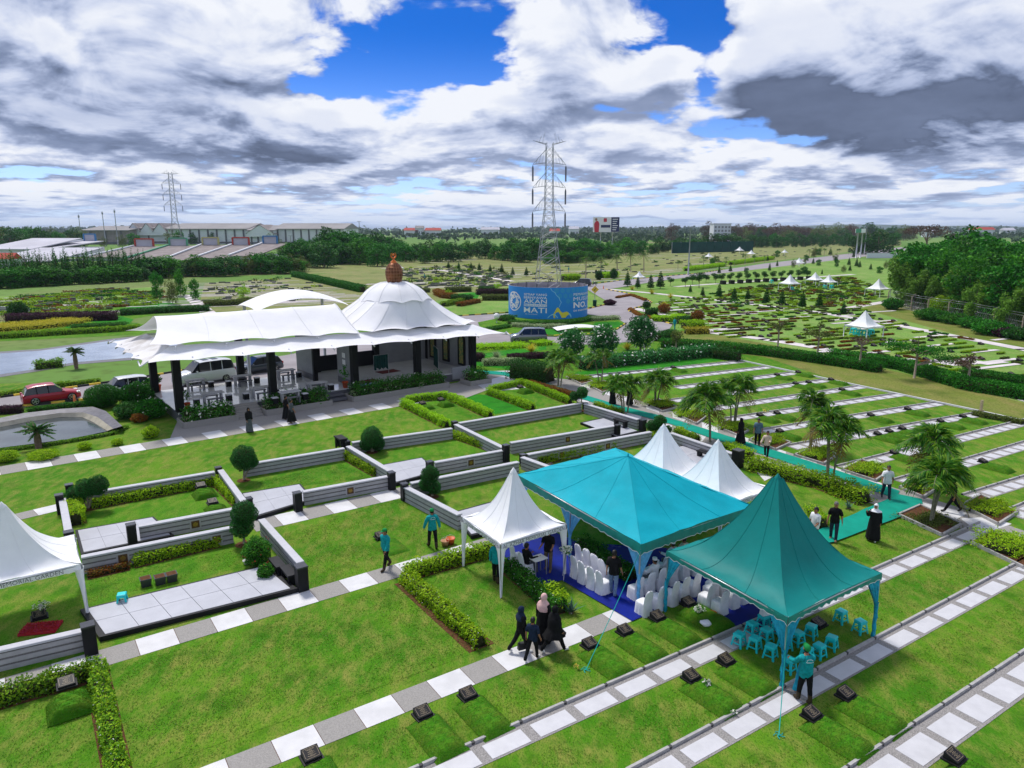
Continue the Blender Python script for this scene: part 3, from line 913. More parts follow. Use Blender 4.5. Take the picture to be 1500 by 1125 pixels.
wall((-40,959),(123,922),W+'at the lower left edge, right under the large white canopy')
wall((383,760),(440,823),W+'on the right of the grey terrace with black benches',h=.74)
wall((119,815),(340,771.5),W+'behind the lowest left plot with the teal stool',[(.25,-1),(.88,-1)])
wall((91,730),(101,783),W+'running downhill beside the three ball topiary')
wall((126,722),(314,690.5),W+'behind the plot with two headstones under the topiary')
wall((323,688),(358,735),W+'on the right of the plot with two headstones')
wall((203,770),(355,742),W+'with one plaque, in front of the plot with two headstones',[(.52,-1)])
wall((358,680),(504,656),W+'behind the empty lawn plot left of the plaque pair')
wall((510,653),(571,689),W+'leading from the black table down to the middle path')
wall((444,719.5),(568,697),W+'with a plaque beside the middle chequered path',[(.53,-1)])
wall((516,647.5),(662,627),W+'behind the plot with one round topiary bush')
wall((667.5,621),(737,655),W+'between the two middle plots right of the topiary')
wall((637,676.5),(737,659),W+'with a plaque, left of the tallest black corner pillar',[(.50,-1)])
wall((593,712),(673,753),W+'on the right of the lawn where two workers stand',h=.74)
wall((602,707),(759,676),W+'topped by hedge, left of the peak of the front white canopy',[(.15,-1)])
wall((765,669),(812,686),W+'vanishing under the left corner of the big teal marquee')
wall((773,665),(953,632),W+'with hedge in front, right behind the big teal marquee',[(.25,-1),(.62,-1)])
wall((983,633.5),(1074,664),W+'right of the two rear white canopies, along the green runner')
wall((673,619),(851,590),W+'farthest back, below the two square hedged plots')
wall((857,591),(935,614),W+'along the green runner, uphill of the black bench')
wall((748,648),(900,623),W+'with a plaque, ending at the black bench',[(.52,-1)])
PL='black granite pillar '
for px,lb,h,s in(((134,957),'at the left end of the terrace step, before the white canopy leg',1.02,.40),((443,864),'at the right end of the black terrace step, beside two benches',.98,.42),((106,818),'half hidden behind the corner of the left white canopy',.95,.36),((104,806),'at the front left corner of the plot with two headstones',.85,.38),((90,752),'at the upper left corner beside the three ball topiary',.95,.36),((104,733),'behind the three ball topiary',.85,.36),((195,799),'at the left end of the wall with the lowest plaque',.98,.38),((365,747),'beside the two ball topiary at the middle path',.62,.36),((321,700),'at the back corner above the two headstones',.62,.34),((437,748.5),'at the left end of the wall beside the middle path',.95,.38),((574,717),'at the right end of the wall beside the middle path',.95,.36),((593,733),'at the top of the wall above the two workers',.90,.34),((509,662),'standing next to the black granite table',.70,.34),((630,701),'left of the wall that ends at the tallest corner pillar',.98,.36),((741,677),'tallest, at the corner where four plots meet',1.05,.36),((666,632),'at the upper corner below the left hedged square',.70,.36),((766,683),'at the left end of the wall behind the teal marquee',.72,.34),((857,600),'beside the ball shaped tree on the green runner',.55,.34),((904,640),'before the black bench near the runner',.82,.32),((941,632),'right of the black bench, near the double ball topiary',.82,.40)):
 pillar(px,PL+lb,h,s)
# paved terraces of the plots, each with its granite rim
def terrace(c4,label,nx,ny,z=.16):
 P=[G(x,y,z)for x,y in c4]
 org=sum(P,Vector())/4;org.z=0
 t=thing('terrace',label,'terrace',org,0,'tiled terraces of the family plots')
 Q=[p-org for p in P]
 MB().prism([(q.x,q.y)for q in Q],.0,z-.012).build('rim',M['granite'],t)
 def at(f,g):
  return Q[0].lerp(Q[1],f).lerp(Q[3].lerp(Q[2],f),g)
 m2=MB()
 for i in range(nx):
  for j in range(ny):
   e=.012
   m2.prism([tuple(at((i+u)/nx*.94+.03+du,(j+v)/ny*.9+.04+dv)[:2])for u,v,du,dv in((0,0,.0012,.004),(1,0,-.0012,.004),(1,1,-.0012,-.004),(0,1,.0012,-.004))],z-.02,z)
 m2.build('paving',M['tile_pad'],t)
 MB().prism([tuple(at(u,v)[:2])for u,v in((0,.97),(1,.97),(1,1.005),(0,1.005))],0,z+.02).build('step',M['granite'],t)
terrace([(117,892),(392,826),(436,862),(146,934)],'large pale tiled terrace with the teal stool at its left',6,2)
terrace([(110,776),(225,756),(255,784),(119,812)],'pale tiled terrace below the three ball topiary',4,2)
terrace([(352,722),(440,708),(460,731),(374,758)],'pale tiled terrace left of the plaque by the middle path',3,2)
terrace([(560,680),(618,669.5),(644,690),(580,708)],'pale tiled terrace above the lawn with two workers',3,2)
terrace([(850,618.6),(883,611.5),(938,632),(905,640)],'narrow pale terrace under the black bench at the runner',2,2)
terrace([(975,657),(1004,651),(1056,672),(1024,684)],'pale terrace between the peaks of the rear white canopies',2,2)
terrace([(662,750),(724,733),(766,768),(690,785)],'pale terrace half hidden behind the front white canopy',3,2)
# lawns a touch fresher than the open grass, with bare soil along the hedges
for pts,m in(([(128,845),(350,800),(372,826),(119,890)],'lawn_green'),([(125,755),(330,712),(352,738),(190,776),(118,776)],'lawn_green'),([(370,702),(505,674),(556,698),(352,722)],'lawn_green'),([(555,668),(665,645),(724,660),(560,680)],'lawn_green'),([(656,578),(713,578),(770,600),(716,608)],'lawn_bright'),([(600,591),(652,583),(700,610),(655,622)],'lawn_green'),([(725,577),(768,565),(815,590),(780,597)],'lawn_green'),([(165,972),(592,850),(708,952),(180,1140)],'lawn'),([(600,845),(735,812),(822,896),(722,950)],'lawn')):
 sheet('lawn',pts,.008,m)
# clipped hedges
def soil_strip(line,w,z=.014):
 mb=MB()
 for i in range(len(line)-1):
  a,b=Vector(line[i][:2]),Vector(line[i+1][:2])
  u=(b-a).normalized();v=Vector((-u.y,u.x))*w/2
  mb.sheet([a-v,b-v,b+v,a+v],z+i*.002)
 flag('soil',mb,M['soil'])
HG='clipped yellow green hedges of the plots'
def hd(px,w,h,label,m='leaf_hedge',leaf=.075,soil=.25,zc=0.0,**kw):
 line=[G(x,y,zc)for x,y in px]
 if soil:soil_strip(line,w+soil)
 kw.setdefault('group',HG);leaf*=1.3;w*=1.25;h*=1.12
 return hedge('hedge',label,'hedge',[(p.x,p.y,0)for p in line],w,h,M[m],leaf=leaf,**kw)
hd([(196,829),(322,798)],.38,.42,'loose yellow green hedge along the wall behind the teal stool plot','leaf_hedge')
hd([(128,846),(190,832)],.30,.26,'thin reddish hedge end beside the left white canopy','leaf_russet',dens=1.4)
hd([(134,744),(318,709)],.42,.45,'hedge at the back of the plot with two headstones')
hd([(321,712),(349,740)],.36,.42,'short hedge right of the two headstones')
hd([(110,744),(112,770)],.55,.62,'thick hedge block below the three ball topiary')
hd([(366,695),(503,668)],.42,.45,'hedge at the back of the empty plot left of the black table')
hd([(507,671),(553,697)],.40,.45,'hedge slanting down the right side of the empty plot','leaf_hedge')
hd([(524,662),(560,655)],.3,.34,'low hedge left of the single round topiary')
hd([(560,656),(664,640)],.42,.45,'hedge behind the plot with the single round topiary')
hd([(667,641),(720,660)],.40,.45,'hedge slanting down right of the single round topiary plot')
hd([(640,716),(756,692)],.40,.45,'hedge right of the topiary that stands above the workers')
hd([(785,680),(962,644)],.42,.48,'long hedge behind the big teal marquee')
hd([(712,624),(818,607)],.40,.42,'hedge in the farthest walled plot under the hedged squares')
hd([(590,594),(655,626)],.50,.50,'left side hedge of the square plot with two graves','leaf_lime',group='lime hedges of the upper square plots')
hd([(594,590),(656,583)],.46,.50,'top hedge of the square plot with two graves','leaf_lime',group='lime hedges of the upper square plots')
hd([(658,584),(719,612)],.48,.50,'right side hedge of the square plot with two graves','leaf_lime',group='lime hedges of the upper square plots')
hd([(716,577),(781,601)],.48,.50,'left side hedge of the square plot with one grave','leaf_lime',group='lime hedges of the upper square plots')
hd([(718,574),(766,564)],.42,.48,'top hedge of the square plot with one grave','leaf_lime',group='lime hedges of the upper square plots')
hd([(768,565),(836,592)],.46,.50,'right side hedge of the square plot with one grave','leaf_lime',group='lime hedges of the upper square plots')
hd([(776,564),(848,585)],.62,.42,'dark purplish hedge between the lime hedge and the green runner','leaf_russet',group=None)
hd([(-20,1036),(140,990)],.50,.48,'foreground hedge with white flowers above the lower left headstone','leaf_mixed',flowers=M['flower_white'],fl_n=40,fl_size=.05,group='foreground hedges')
hd([(142,984),(178,1160)],.40,.46,'foreground hedge running down right of the lower left headstone','leaf_mixed',flowers=M['flower_white'],fl_n=30,fl_size=.05,group='foreground hedges')
hd([(594,851),(706,950)],.44,.46,'foreground hedge in the middle of the big lawn, with white flowers','leaf_hedge',flowers=M['flower_white'],fl_n=60,fl_size=.05,group='foreground hedges',soil=.5)
hd([(594,846),(724,810)],.50,.48,'foreground hedge leading under the front white canopy','leaf_hedge',group='foreground hedges')
hd([(742,833),(822,900)],.48,.48,'dark hedge with white flowers between white canopy and blue floor','leaf_shrub',flowers=M['flower_white'],fl_n=90,fl_size=.045,group='foreground hedges')
hd([(852,803),(926,852)],.6,.5,'dark planted strip with white flowers between the two chair blocks','leaf_shrub',flowers=M['flower_white'],fl_n=50,fl_size=.05,group=None)
hd([(800,872),(826,896)],.42,.52,'bright leafy hedge end beside the grey agave','leaf_hedge',group='foreground hedges',soil=0)
hd([(1100,686),(1150,700),(1200,712),(1268,738)],.85,.62,'bushy bright hedge along the green runner right of the green canopy','leaf_hedge',leaf=.085,group=None,lumpy=.25)
hd([(1188,756),(1206,775)],.5,.5,'small bush beside the green peaked canopy and the man in white','leaf_hedge',group=None)
hd([(990,634),(1022,648)],.45,.42,'narrow bright hedge right of the rear left white peak','leaf_hedge',group='bright bushes along the green runner')
hd([(1060,661),(1100,676)],.75,.60,'bright hedge behind the black pillar right of the rear white peaks','leaf_hedge',group='bright bushes along the green runner')
hd([(872,596),(910,608)],.45,.40,'bright hedge between striped wall and green runner, upper part','leaf_hedge',group='bright bushes along the green runner')
pillar((1080,684),'square black granite pillar right of the rear white peaks',1.02,.52)
# kerbed planting beds along the far side of the runner
def bed(c4,label,m='leaf_hedge',h=.38,leaf=.08):
 P=[G(x,y)for x,y in c4]
 org=sum(P,Vector())/4
 t=thing('planting_bed',label,'flower bed',org,0,'kerbed beds along the green runner')
 Q=[p-org for p in P]
 k=MB()
 for a,b in zip(Q,Q[1:]+Q[:1]):
  d=b-a;c=(a+b)/2
  k.box((c.x,c.y,.07),(d.length+.09,.1,.14),math.atan2(d.y,d.x),0,topy=.9)
 k.build('kerb',M['kerb_grey'],t)
 MB().sheet(Q,.09).build('soil_fill',M['soil'],t)
 A=(Q[0]+Q[3])/2;B=(Q[1]+Q[2])/2
 w=min(((Q[0]-Q[3]).length,(Q[1]-Q[2]).length))*.8
 hedge('shrub_row',None,None,[A.lerp(B,.08),A.lerp(B,.92)],w,h,M[m],leaf=leaf,z0=.09,parent=t,lumpy=.3)
 return t
bed([(829,553),(846,550),(868,560),(852,564)],'kerbed bed with low bright shrub at the top of the runner')
bed([(862,565),(885,559),(905,570),(882,576)],'kerbed bed under the tall slim palms at the top of the runner')
bed([(945,592),(965,586),(992,598),(970,604)],'kerbed bed below the arching palm beside the runner')
bed([(988,607),(1006,599),(1034,612),(1020,622)],'kerbed bed with bright shrub left of the big palm clump')
bed([(1050,626),(1068,616),(1096,632),(1082,640)],'kerbed bed right behind the woman in black on the runner')
bed([(1098,646),(1118,635),(1158,650),(1136,660)],'kerbed bed beside the person in the beige shirt')
bed([(1164,668),(1196,655),(1226,668),(1206,681)],'kerbed bed at the foot of the double palm')
bed([(1234,690),(1262,675),(1302,692),(1282,706)],'kerbed bed behind the man in the white shirt',)
bed([(1318,716),(1344,700),(1374,716),(1352,730)],'kerbed bed half hidden behind the lowest palm clump')
bed([(1408,742),(1436,727),(1490,752),(1462,770)],'kerbed bed right of the man behind the palm')
bed([(1422,796),(1452,780),(1530,814),(1500,834)],'kerbed bed with bright shrubs cut by the right picture edge',h=.55)
bed([(1316,756),(1348,742),(1408,770),(1380,786)],'kerbed sandy bed at the foot of the lowest palm clump','leaf_olive',.14)
# graves: turf mounds and tilted granite markers
TH=math.radians(35)
def marker_proto():
 t=thing('grave_marker','tilted black granite grave marker','headstone')
 MB().box((0,0,.03),(.62,.52,.06)).build('base',M['granite'],t)
 b=MB()
 h0,h1,w,d=.13,.27,.52,.42
 vs=[(-w/2,-d/2,.06),(w/2,-d/2,.06),(w/2,d/2,.06),(-w/2,d/2,.06),(-w/2,-d/2,h0),(w/2,-d/2,h0),(w/2,d/2,h1),(-w/2,d/2,h1)]
 b.add(vs,[(0,3,2,1),(4,5,6,7),(0,1,5,4),(1,2,6,5),(2,3,7,6),(3,0,4,7)])
 b.build('slab',M['granite'],t,bevel=.012)
 q=MB()
 def pt(x,y):return(x,y,h0+(y+d/2)/d*(h1-h0)+.004)
 def bar(x0,y0,x1,y1):q.add([pt(x0,y0),pt(x1,y0),pt(x1,y1),pt(x0,y1)],[(0,1,2,3)])
 a,c,e=.215,.165,.009
 bar(-a+.04,-c,a-.04,-c+e);bar(-a+.04,c-e,a-.04,c);bar(-a,-c+.04,-a+e,c-.04);bar(a-e,-c+.04,a,c-.04)
 for sx in(-1,1):
  for sy in(-1,1):
   q.add([pt(sx*a,sy*(c-.04)),pt(sx*(a-e),sy*(c-.04)),pt(sx*(a-.04),sy*(c-e)),pt(sx*(a-.04),sy*c)],[(0,1,2,3)])
 r2=random.Random(5)
 for y,hw in((.115,.13),(.09,.10),(.05,.05),(.022,.10),(-.006,.06),(-.034,.11),(-.062,.04),(-.095,.13),(-.12,.09)):
  x=-hw
  while x<hw:
   l=r2.uniform(.012,.06);bar(x,y+r2.uniform(-.002,.002),min(hw,x+l),y+.010);x+=l+.012
 q.build('inscription',M['gold_letter'],t)
 return t
MARK=Proto(marker_proto())
def mound_proto(name,L=1.7,w=.98,h=.215):
 mb=MB();nx,ny=16,8
 vs=[]
 for i in range(nx+1):
  for j in range(ny+1):
   x,y=i/nx*2-1,j/ny*2-1
   e=min(1,(1-abs(x))*4)*min(1,(1-abs(y))*2.6)
   e=max(0,e)**.75
   z=h*e+(.012*math.sin(i*2.1+j*1.3)+.01*math.sin(i*.9-j*2.2))*e
   vs.append((x*L/2*(1-.02*e),y*w/2*(1-.04*e),z+.016))
 fs=[(i*(ny+1)+j,(i+1)*(ny+1)+j,(i+1)*(ny+1)+j+1,i*(ny+1)+j+1)for i in range(nx)for j in range(ny)]
 mb.add(vs,fs,0,True)
 o=mb.build(name,M['mound_grass'])
 rng=np.random.default_rng(3)
 n=3000
 u,v=rng.uniform(-1,1,n),rng.uniform(-1,1,n)
 e=(np.minimum(1,(1-np.abs(u))*4)*np.minimum(1,(1-np.abs(v))*2.6))**.75
 pts=np.stack([u*L/2,v*w/2,h*e+.018],1)
 leaf_obj('turf_blades',pts,.034,[M['leaf_turf']],parent=o,rng=rng,asp=.25,flat=-.3)
 return o
leaf_mat('leaf_turf',[(.05,.17,.008),(.07,.20,.012),(.14,.19,.025)],trans=.2)
MOUND=Proto(mound_proto('grave_mound'))
def grave(px,label,mound=True,th=TH,s=1.0,mlab=None,rot=0.0,dist=1.02,z=0.0,msc=(1,1,1),group='black grave markers'):
 c=G(*px)
 u=Vector((math.cos(th),math.sin(th),0));v=Vector((u.y,-u.x,0))
 if mound:
  o=MOUND.put(c+v*(dist-.25)*s,th-math.pi/2,mlab or('grassy grave mound below the '+label),'turf grave mounds',(s*msc[0],s*msc[1],s*msc[2]))
  o['category']='grave mound'
 MARK.put((c.x,c.y,(.20*msc[2]if mound else 0)+z),th+rot,label,group,s*.83)
g='black granite marker '
for px,lb in(((457,1121),'cut by the bottom edge, left of the white slab'),((620,1058),'left of the foreground pair by the path slab'),((686,1030),'right of the foreground pair by the white path slab'),((864,955),'with green rope crossing it'),((915,935),'below the front pole of the teal marquee'),((963,914),'before the white chairs, beside the canopy pole'),((1012,1003),'with pale flowers on its right side'),((1063,979),'just left of the teal stools'),((1238,1029),'right of the worker, nearer the path'),((1188,1059),'below the worker on the lawn by the path'),((1396,1123),'cut by the bottom right corner')):
 grave(px,g+lb,mlab='turf mound below the marker '+lb)
grave((1008,893),g+'beside white flowers and an orange pot at the chairs',mound=True,mlab='turf mound with orange pot and white cloth by chairs',msc=(1,1.15,1))
grave((1199,916),g+'lying in shade behind the teal stools',mound=False)
grave((100,1018),g+'framed by the lower left hedges',mlab='square turf block below the marker framed by hedges',dist=1.05,msc=(.6,1.15,1.5))
grave((295,720),g+'upper of two in the plot behind the plaque wall',mlab='turf block below the upper of two markers behind the plaque wall',dist=1.0,msc=(.65,1.1,1.2))
grave((312,742),g+'lower of two in the plot behind the plaque wall',mlab='small turf block below the lower of two markers behind the plaque wall',dist=.8,msc=(.45,1,.8))
grave((558,790),g+'behind the worker wearing a mask',mlab='flat turf mound beside the worker wearing a mask',dist=1.2,msc=(.9,1.1,.45))
grave((619,596),g+'left one in the lime hedged square',mlab='turf block below the left marker of the lime hedged square',dist=1.0,msc=(.5,1,1))
grave((646,592),g+'right one in the lime hedged square',mlab='turf block below the right marker of the lime hedged square',dist=1.0,msc=(.6,1.1,1.4))
grave((762,573),g+'alone in the second lime hedged square',mlab='turf block below the lone marker of the second hedged square',dist=1.0,msc=(.6,1.2,1.4))
grave((806,685),g+'behind the left edge of the teal marquee',mound=False)
for i,(px,lb)in enumerate((((986,542),'farthest left on the upper lawn rows'),((1022,580),'alone at the left of the third lawn row'),((1138,553),'left of the far pair on the lawn rows'),((1169,549),'right of the far pair on the lawn rows'),((1165,566),'left of a close pair in the far lawn rows'),((1184,564),'right of a close pair in the far lawn rows'),((1217,560),'near the far white kerb, single'),((1233,575),'at the end of a far row below the kerb'),((1113,613),'with yellow flowers near the man in slate'),((1138,610),'right of the yellow flowers'),((1142,637),'beside the person in the beige shirt'),((1329,604),'above the middle palm on the lawn rows'),((1275,613),'left of the middle palm, single'),((1321,633),'third of three beside the middle palm'),((1302,637),'second of three beside the middle palm'),((1285,641),'first of three beside the middle palm'),((1377,622),'right of the middle palm'),((1410,615),'at the right end near the brown hedge and post'),((1309,669),'nearest behind the man in the white shirt'),((1439,682),'alone at the far right beside the lower palm'))):
 grave(px,'black marker on the right lawn, '+lb,th=math.radians(31),s=.95,mlab='turf mound of marker '+lb,group='black markers on the right lawn rows')
# canopies
E1=Vector((math.cos(TH),math.sin(TH),0));E2=Vector((-math.sin(TH),math.cos(TH),0))
def text_mb(s,size,mi=0,align='CENTER',extrude=0.0,bold=0.0,sx=1.0):
 cu=bpy.data.curves.new('lettering','FONT');cu.body=s;cu.size=size;cu.align_x=align;cu.align_y='CENTER';cu.extrude=extrude;cu.offset=bold;cu.resolution_u=2
 o=bpy.data.objects.new('lettering',cu);COL.objects.link(o)
 bpy.context.view_layer.update()
 me=o.evaluated_get(bpy.context.evaluated_depsgraph_get()).to_mesh()
 mb=MB().add([(v.co.x*sx,v.co.y,v.co.z)for v in me.vertices],[tuple(p.vertices)for p in me.polygons],mi)
 o.evaluated_get(bpy.context.evaluated_depsgraph_get()).to_mesh_clear()
 bpy.data.objects.remove(o);bpy.data.curves.remove(cu)
 return mb
def canopy(label,corners,eave,apex,m,mval,val=.24,prof=1.9,sag=.06,scallop=0,group=None,ns=28,nt=20,topr=.05,seams=True,apexxy=None):
 """corners: four ground points in order; concave fabric roof on an eave frame"""
 c=sum(corners,Vector())/4;c.z=0
 t=thing('canopy',label,'canopy',c,0,group)
 Q=[p-c for p in corners]
 A=Vector((0,0,apex))if apexxy is None else Vector((apexxy[0]-c.x,apexxy[1]-c.y,apex))
 mb=MB();vb=MB()
 for k in range(4):
  a,b=Q[k],Q[(k+1)%4]
  nrm=((a+b)/2).normalized()
  vs=[]
  for j in range(nt+1):
   f=j/nt
   for i in range(ns+1):
    g=i/ns
    e=a.lerp(b,g)
    mid=4*g*(1-g)
    r=1-f*(1-topr)
    z=eave+(apex-eave)*(f**prof)-sag*mid*math.sin(math.pi*min(1,f*1.15))*(1.0 if prof>1.2 else.8)
    q_=a.lerp(b,g)*(1-f)
    z+=(.05*mnoise.noise((q_.x*1.1+k,q_.y*1.1,f*2))+.02*mnoise.noise((q_.x*3.7,q_.y*3.7,k)))*(1-f*f)
    p=Vector((A.x,A.y,0)).lerp(Vector((e.x,e.y,0)),r)-nrm*.05*mid*(1-f)
    vs.append((p.x,p.y,z))
  mb.add(vs,[(j*(ns+1)+i,j*(ns+1)+i+1,(j+1)*(ns+1)+i+1,(j+1)*(ns+1)+i)for j in range(nt)for i in range(ns)],0,True)
  nv=40;vs=[]
  for i in range(nv+1):
   g=i/nv;e=a.lerp(b,g);mid=4*g*(1-g)
   o=-nrm*.05*mid
   lowz=eave-val+(abs(math.sin(g*math.pi*scallop))*.07 if scallop else 0)+.008*math.sin(i*1.7)
   ripple=nrm*(.015*math.sin(i*2.3+k))
   vs+=[(e.x+o.x,e.y+o.y,eave+.003),(e.x+o.x+nrm.x*.02+ripple.x*.5,e.y+o.y+nrm.y*.02+ripple.y*.5,eave-val*.5),(e.x+o.x+ripple.x,e.y+o.y+ripple.y,lowz)]
  vb.add(vs,[(3*i+q,3*i+3+q,3*i+4+q,3*i+1+q)for i in range(nv)for q in(0,1)],0,True)
  if scallop:
   for i in range(nv):
    p,q=Vector(vs[3*i+2]),Vector(vs[3*i+5])
    d=nrm*.008
    vb.add([p+d,q+d,q+d+Vector((0,0,.022)),p+d+Vector((0,0,.022))],[(0,1,2,3)],1)
 rf=mb.build('roof',m,t)
 if seams:
  sm=MB();W_=ns+1
  for k in range(4):
   base=k*W_*(nt+1);off=Vector((0,0,.006))
   for i in(0,ns//3,ns-ns//3):
    pts=[Vector(mb.v[base+j*W_+i])+off for j in range(nt+1)]
    sm.tube(pts,.007,4,cap=False)
  sm.build('seam',m,rf)
 vb.build('valance',[mval,M['chair_cloth']],t)
 fr=MB()
 for k in range(4):
  a,b=Q[k],Q[(k+1)%4]
  fr.tube([(a.x*.985,a.y*.985,eave-.05),(b.x*.985,b.y*.985,eave-.05)],.025,6)
 fr.build('eave_frame',M['steel_pole'],t)
 MB().lathe([(.0,.16),(.03,.12),(topr*2.2,0),(topr*2.6,-.06)],(A.x,A.y,apex),10).build('finial',m,t)
 return t,Q,c
def white_leg(t,q,eave,inward):
 leg=MB().tube([(q.x,q.y,0),(q.x,q.y,eave)],.03,8).build('leg',M['steel_pole'],t)
 s=MB();n=14;prof=[(.05,.02),(.06,.3),(.075,.8),(.12,1.35),(.17,1.75),(.24,eave-.15)]
 vs=[]
 for r,z in prof:
  for k in range(n):
   a=2*math.pi*k/n
   rr=r*(1+.12*math.sin(3*a+z*2))
   vs.append((q.x+rr*.8*math.cos(a)+inward.x*r*.6,q.y+rr*.8*math.sin(a)+inward.y*r*.6,z))
 s.add(vs,[(i*n+k,i*n+(k+1)%n,(i+1)*n+(k+1)%n,(i+1)*n+k)for i in range(len(prof)-1)for k in range(n)],0,True)
 s.build('sleeve',M['tent_white'],leg)
def letter_side(t,a,b,z,s,size):
 """lettering on the outside of the eave band from a to b (seen left to right)"""
 d=(b-a);L=d.length;u=d/L;nrm=Vector((u.y,-u.x,0))
 mb=text_mb(s,size,bold=-.002)
 c=(a+b)/2
 mb.v=[tuple(c+u*x+nrm*.03+Vector((0,0,z+y)))for x,y,_ in mb.v]
 mb.build('lettering',M['print_black'],t)
TXT='AL AZHAR MEMORIAL GARDEN'
def white_canopy(label,corners,eave=2.12,apex=4.0,sides=()):
 t,Q,c=canopy(label,corners,eave,apex,M['tent_white'],M['tent_white'],prof=2.1,sag=.03,group='white peaked canopies')
 for q in Q:
  white_leg(t,q,eave,-q.normalized())
 for k in sides:
  letter_side(t,Q[k],Q[(k+1)%4],eave-.13,TXT,.20)
 return t
def quad(p1,p2,p4):
 return[p1,p2,p2+p4-p1,p4]
fF,fL,fR=G(733.6,876),G(678,829.6),G(828,842)
# order: front corner, right, back, left so sides read left to right from outside
white_canopy('large white peaked canopy in front of the teal marquee, with lettering',[fF,fR,fL+fR-fF,fL],2.08,ZAT(690,*((fL+fR)/2)[:2]),sides=(0,3))
rF=G(130,903);rB=rF+E2*2.9
lF=rF-E1*3.9
white_canopy('white peaked canopy cut by the left picture edge, with lettering',[lF,rF,rB,rB-E1*3.9],1.95,ZAT(741,*((lF+rB)/2)[:2]),sides=(0,))
for ap,lb in(((972,625),'left one of two white peaks behind the teal marquee'),((1052,648),'right one of two white peaks behind the teal marquee')):
 c=G(*ap,4.0);c.z=0
 white_canopy(lb,[c-E2*1.75-E1*1.75,c-E2*1.75+E1*1.75,c+E2*1.75+E1*1.75,c+E2*1.75-E1*1.75],2.05,4.0,sides=(0,1))
def gathered_leg(t,q,eave,sides,m,drop=1.35,tri=.95):
 leg=MB().tube([(q.x,q.y,0),(q.x,q.y,eave)],.03,8).build('leg',M['steel_pole'],t)
 w=MB();n=10;vs=[]
 for j in range(13):
  z=.03+(eave-drop+.15)*j/12
  for k in range(n):
   a=2*math.pi*k/n
   r=.055+.018*math.sin(3*a+j*1.3)+.01*math.sin(j*2.1)
   vs.append((q.x+r*math.cos(a),q.y+r*math.sin(a),z))
 w.add(vs,[(i*n+k,i*n+(k+1)%n,(i+1)*n+(k+1)%n,(i+1)*n+k)for i in range(12)for k in range(n)],0,True)
 w.build('wrap',m,leg)
 c=MB()
 for s in sides:
  nx,nz=16,10;vs=[]
  for j in range(nz+1):
   f=j/nz
   for i in range(nx+1):
    g=i/nx
    wd=tri*(f**1.25)*g
    fold=.05*math.sin(g*19)*(.35+.65*(1-f))*(1 if i else 0)
    nn=Vector((-s.y,s.x,0))
    p=q+s*(wd+.05*g)+nn*fold
    vs.append((p.x,p.y,eave-drop+drop*f-.04))
  c.add(vs,[(j*(nx+1)+i,j*(nx+1)+i+1,(j+1)*(nx+1)+i+1,(j+1)*(nx+1)+i)for j in range(nz)for i in range(nx)],0,True)
 c.build('curtain',m,leg)
# big marquee
mz=2.32
cL,cB,cF,cR=[G(x,y,mz)for x,y in((757,695),(902,656),(939,798),(1105,741))]
for p in(cL,cB,cF,cR):p.z=0
ax=G(920,669,4.15)
mq,Q,mc=canopy('big bright teal marquee over the white chairs',[cF,cR,cB,cL],mz,4.15,M['tent_teal'],M['valance_green'],val=.42,prof=1.08,sag=.05,scallop=22,apexxy=(ax.x,ax.y),topr=.015)
def side_dir(a,b):return(b-a).normalized()
gathered_leg(mq,Q[0]*.97,mz,[side_dir(Q[0],Q[1]),side_dir(Q[0],Q[3])],M['curtain_blue'])
gathered_leg(mq,Q[1]*.97,mz,[side_dir(Q[1],Q[0]),side_dir(Q[1],Q[2])],M['curtain_blue'])
gathered_leg(mq,Q[2]*.97,mz,[side_dir(Q[2],Q[1]),side_dir(Q[2],Q[3])],M['curtain_blue'])
gathered_leg(mq,Q[3]*.97,mz,[side_dir(Q[3],Q[0]),side_dir(Q[3],Q[2])],M['curtain_blue'])
gathered_leg(mq,(Q[0]*.48+Q[3]*.52)*.97,mz,[side_dir(Q[0],Q[3]),side_dir(Q[3],Q[0])],M['curtain_blue'])
gathered_leg(mq,(Q[1]*.5+Q[2]*.5)*.97,mz,[side_dir(Q[1],Q[2])],M['curtain_blue'])
gF,gL,gR=G(1145,1010),G(972,896),G(1281,934)
gc,Q,_=canopy('deep green peaked canopy over the teal stools',[gF,gR,gL+gR-gF,gL],2.28,ZAT(700,*((gL+gR)/2)[:2]),M['tent_green'],M['valance_green'],val=.26,prof=1.85,sag=.03,scallop=14)
for k in range(4):
 gathered_leg(gc,Q[k]*.985,2.28,[side_dir(Q[k],Q[(k+1)%4]),side_dir(Q[k],Q[(k+3)%4])],M['curtain_teal'],tri=.7,drop=1.2)
# guy ropes pegged into the lawn
def rope(p,q,label,knot=True):
 mb=MB().tube([p,p.lerp(q,.5)-Vector((0,0,.03)),q],.012,6)
 if knot:
  for k in range(5):
   a=k*1.3;mb.tube([q+Vector((0,0,.02)),q+Vector((.09*math.cos(a),.09*math.sin(a),.05)),q+Vector((.15*math.cos(a+.6),.15*math.sin(a+.6),.02))],.012,5)
 tag(mb.build('guy_rope',M['rope_teal'],None,q),label,'rope','teal guy ropes of the canopies')
rope(cF+Vector((0,0,mz-.2)),G(858,982),'teal guy rope from the marquee corner to a knot on the turf mound')
rope(gF+Vector((0,0,2.0)),G(1141,1078),'teal guy rope hanging in front of the nearest green canopy leg')
